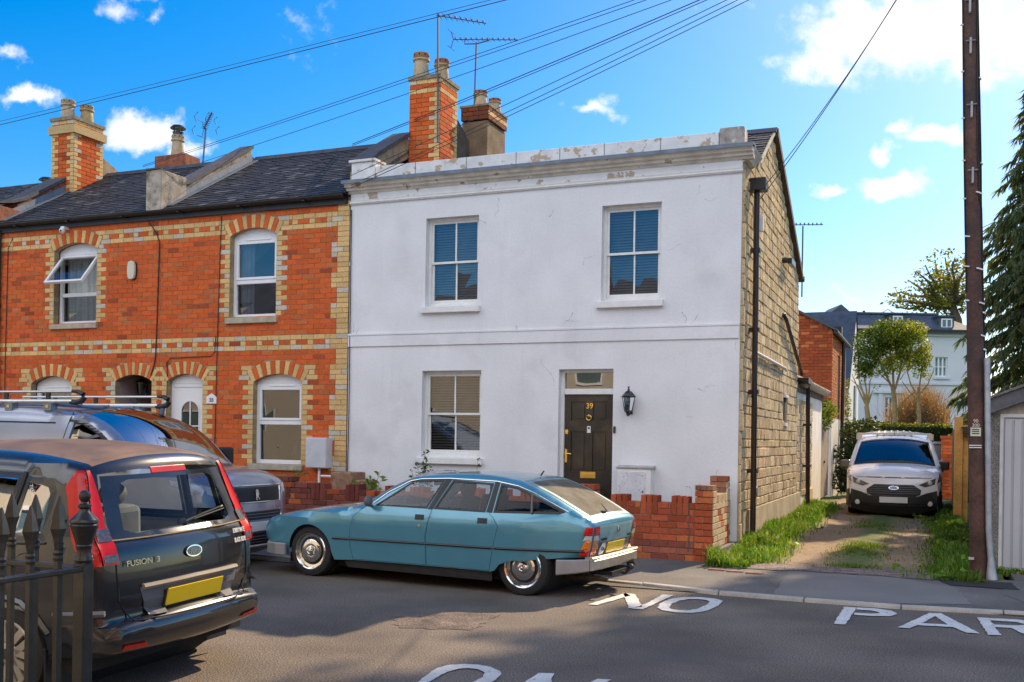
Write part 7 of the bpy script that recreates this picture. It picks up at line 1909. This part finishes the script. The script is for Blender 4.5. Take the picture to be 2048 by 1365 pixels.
shrub('garden_shrub', 'thin dark stem with a few leaves beside the right end of the lower window sill', -3.72, -.8, .2, [(.06, 0, 1.10, 14), (-.3, 0, .82, 4), (-.45, 0, .84, 5)], 3, [(.03, .06, .02)], .08)
shrub('garden_weed', 'small yellow-green weed on the wall top under the grey stone sill', -6.6, -1.15, .90, [(-.05, 0, .14, 9), (.06, 0, .16, 9), (.18, 0, .12, 8)], 4, [(.16, .18, .03)], .06)

def limb_tree(name, label, base, stems, leaves, seed, group=None, bark=None, rad=.06):
    """stems: list of polylines with start radius; leaves: list of (centre, radii, count, size, colours)"""
    t = thing(name, label, 'tree', base, group); rr = random.Random(seed)
    b = MB()
    for (P, r0, r1) in stems: b.tube(P, r0, 8, r2=r1)
    b.build('trunk', bark or TWIG, t, smooth=60)
    if leaves:
        b = MB()
        for (c, rad_, n, s, cols) in leaves: blob_leaves(b, c, rad_, n, s, cols, rr)
        b.build('crown', LEAF, t)
    return t
def at(u, v, d):
    """point at depth d metres in front of the street view (pixel bearing -> metres)"""
    du, dv = (u - 1024) / 2040., (877 - v) / 2040.
    r = du * math.cos(ROLL) - dv * math.sin(ROLL); z = du * math.sin(ROLL) + dv * math.cos(ROLL)
    q = Vector((2.524, -14.44, 1.6)) + (_f + _r * r + Vector((0, 0, z))) * d
    return q
BARKY = mat('yellow_bark', (.34, .25, .12), .9, var=.3, vs=6, bump=.4, bs=20)
def poly(d, *uv): return [at(u, v, d) for u, v in uv]
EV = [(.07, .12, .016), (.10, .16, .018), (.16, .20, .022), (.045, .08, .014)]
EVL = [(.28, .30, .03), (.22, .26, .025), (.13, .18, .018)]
D1 = 38.
st = [(poly(D1, (1788, 860), (1790, 830), (1789, 800), (1786, 775)), 0.106, 0.077), (poly(D1, (1786, 780), (1770, 745), (1755, 715), (1745, 690)), 0.046, 0.021), (poly(D1, (1787, 780), (1786, 740), (1780, 700), (1778, 665)), 0.046, 0.021),
      (poly(D1, (1788, 785), (1800, 745), (1806, 705), (1800, 670)), 0.046, 0.021), (poly(D1, (1792, 822), (1810, 800), (1828, 785)), 0.033, 0.021), (poly(D1, (1778, 765), (1762, 750), (1748, 745)), 0.026, 0.014), (poly(D1, (1800, 745), (1815, 715), (1826, 690)), 0.026, 0.014), (poly(D1, (1786, 740), (1770, 705), (1765, 680)), 0.026, 0.014), (poly(D1, (1800, 760), (1815, 738), (1820, 720)), 0.020, 0.010)]
lv = []
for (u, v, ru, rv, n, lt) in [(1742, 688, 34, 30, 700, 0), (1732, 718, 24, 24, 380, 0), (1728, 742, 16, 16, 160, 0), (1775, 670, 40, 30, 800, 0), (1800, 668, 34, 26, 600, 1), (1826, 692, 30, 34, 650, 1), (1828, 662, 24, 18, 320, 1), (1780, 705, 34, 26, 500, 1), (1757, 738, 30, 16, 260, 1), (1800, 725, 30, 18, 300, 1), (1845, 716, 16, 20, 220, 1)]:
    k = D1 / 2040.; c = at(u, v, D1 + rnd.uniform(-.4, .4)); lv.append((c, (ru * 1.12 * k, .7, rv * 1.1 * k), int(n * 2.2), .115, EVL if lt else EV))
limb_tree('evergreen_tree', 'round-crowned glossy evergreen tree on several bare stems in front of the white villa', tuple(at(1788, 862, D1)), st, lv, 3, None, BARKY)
st = [(poly(D1, (1837, 862), (1838, 830), (1836, 800), (1838, 775)), 0.079, 0.056), (poly(D1, (1837, 795), (1822, 770), (1815, 745), (1820, 725)), 0.033, 0.014), (poly(D1, (1838, 780), (1842, 750), (1845, 725)), 0.033, 0.014), (poly(D1, (1838, 790), (1855, 770), (1866, 745), (1868, 735)), 0.030, 0.008), (poly(D1, (1836, 800), (1820, 785), (1804, 763)), 0.033, 0.014), (poly(D1, (1840, 785), (1850, 778), (1860, 776)), 0.020, 0.007)]
lv = [(at(u, v, D1), (ru * D1 / 2040, .4, rv * D1 / 2040), n, .10, EVL) for (u, v, ru, rv, n) in ((1845, 728, 16, 22, 260), (1838, 745, 14, 14, 120), (1852, 752, 10, 8, 60))]
limb_tree('evergreen_tree', 'small sparse evergreen with half-bare forked stems beside the round-crowned tree', tuple(at(1837, 862, D1)), st, lv, 4, None, BARKY)
st = [(poly(D1, (1738, 862), (1736, 835), (1733, 812)), 0.106, 0.084)] + [(poly(D1, (1734, 815), (u1, v1), (u2, v2), (u3, v3)), 0.040, 0.010) for (u1, v1, u2, v2, u3, v3) in ((1722, 790, 1712, 768, 1704, 748), (1726, 785, 1718, 760, 1715, 742), (1733, 780, 1728, 755, 1722, 735), (1738, 785, 1740, 762, 1748, 750), (1742, 790, 1748, 775, 1756, 782), (1730, 790, 1720, 775, 1702, 760))]
limb_tree('pollarded_tree', 'bare pollarded tree with stubby upright branches, leftmost in front of the villa', tuple(at(1738, 862, D1)), st, [(at(1752, 772, D1), (.15, .1, .12), 25, .09, EV)], 5, None, BARKY)
# big oak behind the villa
D2 = 96.; OB = mat('oak_bark', (.09, .07, .05), .95, var=.3)
rr = random.Random(21); st = [(poly(D2, (1920, 700), (1915, 640), (1900, 600)), .5, .3)]; lv = []
OK_ = [(.20, .20, .025), (.26, .24, .03), (.13, .14, .02), (.08, .09, .02)]
tips = [(1785, 605), (1800, 585), (1815, 560), (1835, 545), (1850, 530), (1870, 520), (1890, 515), (1910, 515), (1930, 510), (1825, 600), (1850, 575), (1875, 555), (1900, 545), (1845, 615), (1870, 595), (1895, 580), (1920, 560), (1795, 615), (1950, 530), (1970, 560), (1940, 590), (1915, 610), (1890, 625)]
for (u, v) in tips:
    d = D2 + rr.uniform(-3, 3); q = [at(1905, 610, D2), at(1905 + (u - 1905) * .4 + rr.uniform(-8, 8), 610 + (v - 610) * .35 + rr.uniform(-8, 8), (D2 + d) / 2), at(1905 + (u - 1905) * .75 + rr.uniform(-6, 6), 610 + (v - 610) * .7 + rr.uniform(-6, 6), d), at(u, v, d)]
    st.append((q, .22, .05)); 
    for k in range(5):
        f = rr.uniform(.35, 1.1); c = at(1905 + (u - 1905) * f + rr.uniform(-14, 14), 610 + (v - 610) * f + rr.uniform(-12, 12), d); lv.append((c, (.75, .75, .6), 30, .38, OK_))
limb_tree('oak_tree', 'large yellow-green tree with open branching crown rising behind the villa roof', tuple(at(1920, 860, D2)), st, lv, 6, None, OB)
# conifer beside the pole, drooping sprays
def conifer(name, label, x, y, z0, h, r0, n, seed, cols, spray=.5, per=60):
    t = thing(name, label, 'tree', (x, y, z0)); rr = random.Random(seed)
    b = MB(); b.tube([(x, y, z0), (x + .05, y, z0 + h * .5), (x, y, z0 + h)], .22, 8, r2=.02)
    l = MB()
    for k in range(n):
        f = (k + rr.random()) / n; z = z0 + .5 + (h - .5) * f; a = rr.uniform(0, 6.28)
        L_ = r0 * (1 - f) ** .8 * rr.uniform(.65, 1.1) + .15
        P = [Vector((x, y, z))]
        for q in range(1, 5):
            s_ = q / 4; P.append(Vector((x + math.cos(a) * L_ * s_, y + math.sin(a) * L_ * s_, z + .10 * L_ * s_ - .42 * L_ * s_ * s_)))
        b.tube(P, .022, 4, r2=.006)
        for q in range(int(per * (L_ / r0) + 10)):
            s_ = rr.uniform(.12, 1.02) ** .8; i = min(3, int(s_ * 4)); p = P[i].lerp(P[i + 1], min(1, s_ * 4 - i))
            side = Vector((-math.sin(a), math.cos(a), 0)) * rr.gauss(0, .16) * (1.1 - s_)
            c = p + side + Vector((0, 0, rr.uniform(-.03, .05)))
            col = jit(rr.choice(cols), .3, rr); ln = spray * rr.uniform(.4, 1.0); w = rr.uniform(.015, .04)
            dr = Vector((math.cos(a) * .35 + rr.gauss(0, .2), math.sin(a) * .35 + rr.gauss(0, .2), -rr.uniform(.25, 1.0))).normalized() * ln
            sd = Vector((rr.gauss(0, 1), rr.gauss(0, 1), rr.gauss(0, .3))).normalized() * w
            l.face([c - sd, c + sd, c + dr * .6 + sd * 1.3, c + dr], col)
    b.build('trunk', OB, t); l.build('crown', LEAF, t)
CNL = [(.09, .13, .05), (.13, .155, .055), (.16, .15, .065), (.10, .14, .085)]
CN = [(.022, .045, .022), (.035, .062, .025), (.05, .075, .025), (.03, .055, .04)]
conifer('conifer', 'tall dark drooping conifer behind the telegraph pole and garage', 5.55, 19.2, .2, 13.6, 2.9, 620, 8, CNL, .45, 130)
conifer('conifer', 'second dark conifer reaching in from the right behind the garage roof', 7.9, 17.5, .2, 17.0, 3.4, 420, 9, CNL, .5, 100)
def shade_evergreen():  # unseen tree, added and shaped to throw shade across the road
    t = thing('evergreen_tree', 'very tall columnar evergreen added out of view beyond the garage, shaped to shade the road', 'tree', (10.95, 20, .1)); rr = random.Random(12)
    b = MB(); b.tube([(10.95, 20, 0), (10.95, 20, 9), (10.95, 20, 18), (10.95, 20, 26)], .5, 10, r2=.08); l = MB()
    for z0_ in range(9, 26):
        R_ = 4.1 if z0_ < 24 else 4.1 - (z0_ - 23) * .6
        blob_leaves(l, (10.95, 20, z0_ + .5), (R_, R_, 1.0), 1000, .60, CN, rr, asp=.8, fill=.2)
    b.build('trunk', OB, t); l.build('crown', LEAF, t)
shade_evergreen()
# hedge behind the van, brown twiggy bush, creepers
def hedge(name, label, a, c_, z0, z1, th, n, s, cols, seed, cat='hedge'):
    t = thing(name, label, cat, ((a[0] + c_[0]) / 2, (a[1] + c_[1]) / 2, z0)); rr = random.Random(seed)
    d = Vector((c_[0] - a[0], c_[1] - a[1])); L_ = d.length; d /= L_; nn = Vector((-d.y, d.x))
    b = MB(); P = [(a[0], a[1]), (c_[0], c_[1]), (c_[0] + nn.x * th, c_[1] + nn.y * th), (a[0] + nn.x * th, a[1] + nn.y * th)]
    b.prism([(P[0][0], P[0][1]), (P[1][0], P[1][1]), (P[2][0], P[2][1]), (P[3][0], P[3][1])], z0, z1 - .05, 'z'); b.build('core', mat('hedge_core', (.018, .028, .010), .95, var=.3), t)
    l = MB()
    for _ in range(n):
        u = rr.uniform(0, L_); top = rr.random() < .35
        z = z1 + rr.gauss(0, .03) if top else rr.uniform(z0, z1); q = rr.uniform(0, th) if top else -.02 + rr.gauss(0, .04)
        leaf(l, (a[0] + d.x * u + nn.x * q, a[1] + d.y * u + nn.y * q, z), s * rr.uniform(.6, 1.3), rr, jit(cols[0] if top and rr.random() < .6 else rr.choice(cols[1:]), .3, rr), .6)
    l.build('leaves', LEAF, t)
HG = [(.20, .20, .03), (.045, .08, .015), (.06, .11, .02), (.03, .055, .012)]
A_, B_ = at(1688, 870, 32), at(1906, 870, 32)
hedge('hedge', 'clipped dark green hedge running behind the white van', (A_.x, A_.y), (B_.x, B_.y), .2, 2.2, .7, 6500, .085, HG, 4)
A_, B_ = at(1722, 840, 58), at(1800, 840, 58)
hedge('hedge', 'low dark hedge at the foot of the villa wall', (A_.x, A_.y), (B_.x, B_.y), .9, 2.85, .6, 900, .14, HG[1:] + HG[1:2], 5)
t = thing('bare_bush', 'rust-brown leafless twiggy bush in front of the villa, right of the trees', 'bush', tuple(at(1830, 862, 43))); rr = random.Random(31); b = MB()
for k in range(1500):
    u = rr.triangular(1768, 1905, 1850); dv = rr.uniform(20, 100) * (1 - ((u - 1842) / 80) ** 2 * .6); d = 43 + rr.uniform(-1.2, 1.2)
    p = at(u, 862 - rr.uniform(0, 25), d); q = at(u + rr.gauss(0, 16), 856 - dv, d + rr.gauss(0, .3)); m_ = p.lerp(q, .5) + Vector((rr.gauss(0, .08), 0, 0))
    s_ = Vector((.010, .004, 0)); col = jit(rr.choice([(.22, .13, .08), (.16, .10, .07), (.27, .17, .10)]), .25, rr)
    b.face([p - s_, p + s_, m_ + s_ * .8, m_ - s_ * .8], col); b.face([m_ - s_ * .8, m_ + s_ * .8, q], col)
for k in range(900):
    u = rr.triangular(1775, 1900, 1848); p = at(u, 860 - rr.uniform(5, 82) * (1 - ((u - 1842) / 85) ** 2 * .7), 42.2 + rr.uniform(-1, .5)); leaf(b, p, .09, rr, jit((.24, .14, .08), .3, rr), .4)
b.build('twigs', LEAF, t)
def creeper(name, label, cat, pts, n, s, cols, seed, rad=(.25, .25, .25), stem=None):
    t = thing(name, label, cat, tuple(pts[0])); rr = random.Random(seed); l = MB()
    for p in pts: blob_leaves(l, p, rad, n, s, cols, rr)
    l.build('leaves', LEAF, t)
    if stem: b = MB(); [b.tube(P, r, 6) for P, r in stem]; b.build('stem', OB, t)
DKG = [(.02, .04, .02), (.03, .055, .025), (.012, .022, .012), (.05, .07, .03)]
creeper('climbing_shrub', 'dark green tangled shrub against the wall left of the white van', 'shrub', [(.25, 14.2, .6), (.45, 14.0, .9), (.3, 14.3, 1.3), (.55, 14.6, 1.5), (.6, 14.3, .5), (.45, 14.8, 1.9), (.75, 15.2, 1.2), (.7, 15, .6), (.9, 16, 1.6), (.8, 15.6, 2.0)], 330, .11, DKG, 2, (.34, .4, .36))
creeper('ivy', 'green ivy tuft on top of the weathered gate', 'ivy', [(-.02, 12.0, 2.15), (.0, 12.6, 2.3), (-.02, 13.1, 2.4), (.02, 12.3, 2.5)], 230, .09, [(.06, .12, .02), (.12, .18, .02), (.16, .16, .03)], 3, (.2, .35, .22))
creeper('ivy', 'sunlit yellow-green creeper on the end of the red brick rear building', 'ivy', [tuple(at(u, v, 33.5)) for u, v in ((1690, 900), (1692, 880), (1693, 860), (1692, 840), (1694, 820), (1693, 800), (1691, 770))], 90, .10, [(.20, .22, .03), (.12, .16, .02)], 5, (.12, .3, .25), [([at(1672, 905, 29.5), at(1676, 880, 29.5), at(1670, 855, 29.5), at(1668, 835, 29.5)], .06), ([at(1676, 960, 29.5), at(1676, 900, 29.5), at(1680, 870, 29.5)], .07)])
creeper('hanging_basket', 'hanging basket of dry flowers left of the white van roof', 'basket', [tuple(at(1692, 866, 29)), tuple(at(1700, 864, 29))], 120, .09, [(.22, .20, .04), (.30, .16, .06), (.10, .14, .03)], 6, (.2, .15, .12))
b = MB(); c_ = at(1694, 874, 29); b.lathe([(.0, -.16), (.10, -.13), (.17, 0)], (c_.x, c_.y, c_.z), 'z', 12); o_ = b.build('basket', mat('terracotta', (.30, .13, .06), .85), bpy.data.objects['hanging_basket'])
# ------------------------------------------------------------------ villa and annexe
vi = thing('villa', 'large pale villa with slate hipped roof and white dormers at the end of the lane', 'house', tuple(at(1790, 860, 70)), rot=(0, 0, YAW))
vo = vi.location.copy(); K = 70 / 2040.
def vx(u): return (u - 1790) * K
def vz(v): return (860 + .0 - v) * K
VW = mat('villa_render', (.62, .63, .66), .85, var=.05, vs=.6)
VS = mat('villa_slate', (.06, .075, .105), .6, var=.2, vs=1.2, fine=.2, fs=4, bump=.2, bs=3)
b = MB()
wl = [rect(vx(1868), vx(1893), vz(752), vz(713)), rect(vx(1769), vx(1786), vz(838), vz(795)), rect(vx(1790), vx(1803), vz(752), vz(713))]
wall_panel(b, rect(vx(1640), vx(1950), -3, vz(660)), wl, 0, .25); b.box(vx(1640), vx(1950), .3, 10, -3, vz(662)); b.build('wall', VW, vi, local=True)
b = MB(); b.box(vx(1640), vx(1950), -.12, 0, vz(769), vz(765)); b.box(vx(1640), vx(1950), -.14, 0, vz(672), vz(668)); b.box(vx(1865), vx(1897), -.15, 0, vz(757), vz(753)); b.box(vx(1745), vx(1808), -.2, 0, vz(787), vz(782)); b.box(vx(1755), vx(1763), -.12, 0, -3, vz(787)); b.build('mouldings', VW, vi, local=True)
b = MB(); zt_, ze_ = vz(624), vz(662)
b.face([(vx(1635), -.4, ze_), (vx(1960), -.4, ze_), (vx(1886), 1.3, zt_), (vx(1668), 1.3, zt_)]); b.face([(vx(1960), -.4, ze_), (vx(1960), 10, ze_), (vx(1886), 6, zt_), (vx(1886), 1.3, zt_)]); b.face([(vx(1668), 1.3, zt_), (vx(1886), 1.3, zt_), (vx(1886), 6, zt_), (vx(1668), 6, zt_)]); b.face([(vx(1635), -.4, ze_), (vx(1668), 1.3, zt_), (vx(1668), 6, zt_), (vx(1635), 10, ze_)])
b.build('roof', VS, vi, local=True)
b = MB(); b.box(vx(1635), vx(1960), -.5, -.38, ze_ - .10, ze_ + .08); b.build('gutter', BLACKPAINT, vi, local=True)
b = MB(); b.box(vx(1668), vx(1888), 1.15, 1.5, zt_ - .02, zt_ + .10); b.tube([(vx(1759), 3.5, zt_), (vx(1759), 3.5, zt_ + .5)], .1, 6); b.box(vx(1783), vx(1808), 3.3, 4.5, zt_ + .05, zt_ + .25); b.build('ridge', VS, vi, local=True)
VWIN = mat('villa_window_white', (.78, .78, .78), .6, var=.02); VGL = mat('villa_pane', (.10, .16, .17), .12, var=.2, vs=3, coat=.6)
SHUT = mat('villa_shutter', (.22, .33, .33), .7, var=.1, vs=8)
for (ua, ub, va, vb, nb, m_) in ((1868, 1893, 752, 713, 3, SHUT), (1769, 1786, 838, 795, 2, VGL), (1790, 1803, 752, 713, 2, SHUT)):
    x0_, x1_, z0_, z1_ = vx(ua), vx(ub), vz(va), vz(vb); b = MB(); frame_rect(b, x0_, x1_, z0_, z1_, .12, .22, .07)
    for k in range(1, nb): xx = x0_ + (x1_ - x0_) * k / nb; b.box(xx - .05, xx + .05, .115, .215, z0_ + .07, z1_ - .07)
    b.box(x0_ + .07, x1_ - .07, .125, .205, (z0_ + z1_) / 2 - .03, (z0_ + z1_) / 2 + .03); w_ = b.build('window', VWIN, vi, local=True)
    b = MB(); b.face([(x0_, .24, z0_), (x1_, .24, z0_), (x1_, .24, z1_), (x0_, .24, z1_)]); b.build('pane', m_, w_, local=True)
for (uc, v0, v1, w, gab) in ((1678, 646, 634, 14, True), (1792, 650, 632, 10, False), (1890, 655, 636, 11, False)):
    x0_, x1_, z0_, z1_ = vx(uc - w), vx(uc + w), vz(v0), vz(v1)
    b = MB(); b.box(x0_ - .15, x1_ + .15, .05, 3.0, z0_ - .1, z1_ + .12); dm = b.build('dormer', VS, vi, local=True)
    b = MB(); b.box(x0_ - .22, x1_ + .22, -.1, 3.0, z1_ + .12, z1_ + .22)
    if gab: b.prism([(x0_ - .22, z1_ + .22), (x1_ + .22, z1_ + .22), ((x0_ + x1_) / 2, z1_ + .8)], -.08, 3, 'y')
    b.build('dormer_roof', VS, dm, local=True)
    b = MB(); frame_rect(b, x0_, x1_, z0_, z1_, -.02, .04, .09); b.box((x0_ + x1_) / 2 - .05, (x0_ + x1_) / 2 + .05, -.015, .035, z0_ + .09, z1_ - .09); w_ = b.build('dormer_window', VWIN, dm, local=True)
    b = MB(); b.face([(x0_, .03, z0_), (x1_, .03, z0_), (x1_, .03, z1_), (x0_, .03, z1_)]); b.build('pane', VGL, w_, local=True)
b = MB(); x0_, x1_ = vx(1803), vx(1838); b.box(x0_, x0_ + .1, 4.5, 4.6, zt_, vz(612)); b.box(x1_ - .1, x1_, 4.5, 4.6, zt_, vz(612)); b.box(x0_, x1_, 4.5, 4.6, vz(613), vz(611)); b.tube([(x0_, 4.55, vz(612)), ((x0_ + x1_) / 2, 4.55, vz(602)), (x1_, 4.55, vz(612))], .06, 5); b.build('roof_lantern', VWIN, vi, local=True)
an = thing('annexe', 'white gabled annexe with steep slate roof, seen edge-on beyond the brick rear building', 'house', (-2.5, 34, .5))
b = MB(); b.prism([(30.8, 0), (36.6, 0), (36.6, 4.6), (34.2, 7.5), (30.8, 4.2)], -4.0, -.85, 'x'); b.build('wall', mat('annexe_white', (.78, .76, .72), .85, var=.05), an)
b = MB(); b.face([(-4.2, 30.4, 3.9), (-.80, 30.4, 3.9), (-.80, 34.2, 7.62), (-4.2, 34.2, 7.62)]); b.face([(-4.2, 34.2, 7.62), (-.80, 34.2, 7.62), (-.80, 36.8, 4.7), (-4.2, 36.8, 4.7)]); b.build('roof', VS, an)
b = MB(); b.box(-.86, -.80, 33.6, 34.6, .5, 4.2); b.build('side_window', VGL, an)
# ------------------------------------------------------------------ houses across the street (behind the viewer; they reflect in the windows and paintwork)
OPC = mat('opposite_cream', (.52, .47, .38), .85, var=.06, vs=1.2); OPB = mat('opposite_brick', (.38, .13, .06), .9, var=.25, vs=7, bump=.3, bs=20)
for i, (x0_, x1_, m_, hgt, lab) in enumerate(((-34, -19, OPC, 5.6, 'wide cream house across the street, facing the far brick terrace'), (-19, -9.2, OPC, 5.3, 'cream rendered house across the street, facing the brick houses'), (-9.2, -3.4, OPC, 5.6, 'cream house with a tall chimney across the street, facing the hatchback'), (-3.4, 3.2, OPC, 5.2, 'cream rendered house across the street, facing the white house'), (3.2, 14, OPB, 5.6, 'red brick house across the street, facing the garage'))):
    t = thing('opposite_house', lab, 'house', ((x0_ + x1_) / 2, -19, 0), 'houses across the street'); y = -16.4
    b = MB(); b.box(x0_, x1_, y - 6, y, -.1, hgt); b.build('wall', m_, t)
    b = MB(); b.face([(x0_, y + .2, hgt), (x1_, y + .2, hgt), (x1_, y - 3, hgt + 1.7), (x0_, y - 3, hgt + 1.7)]); b.face([(x0_, y - 6.2, hgt), (x1_, y - 6.2, hgt), (x1_, y - 3, hgt + 1.7), (x0_, y - 3, hgt + 1.7)]); b.build('roof', VS, t)
    b = MB(); b.box(x0_ + .4, x0_ + 1.1, y - 3.4, y - 2.6, hgt + .8, hgt + 2.9); b.build('chimney', OPB, t)
    n_ = max(2, int((x1_ - x0_) / 2.6))
    for k in range(n_):
        xc = x0_ + (x1_ - x0_) * (k + .5) / n_
        for z0_ in (1.0, 3.4):
            b = MB(); frame_rect(b, xc - .5, xc + .5, z0_, z0_ + 1.4, y + .002, y + .05, .07); w_ = b.build('window', UPVC, t)
            b = MB(); b.face([(xc - .45, y + .012, z0_ + .05), (xc + .45, y + .012, z0_ + .05), (xc + .45, y + .012, z0_ + 1.35), (xc - .45, y + .012, z0_ + 1.35)]); b.build('pane', VGL, w_)
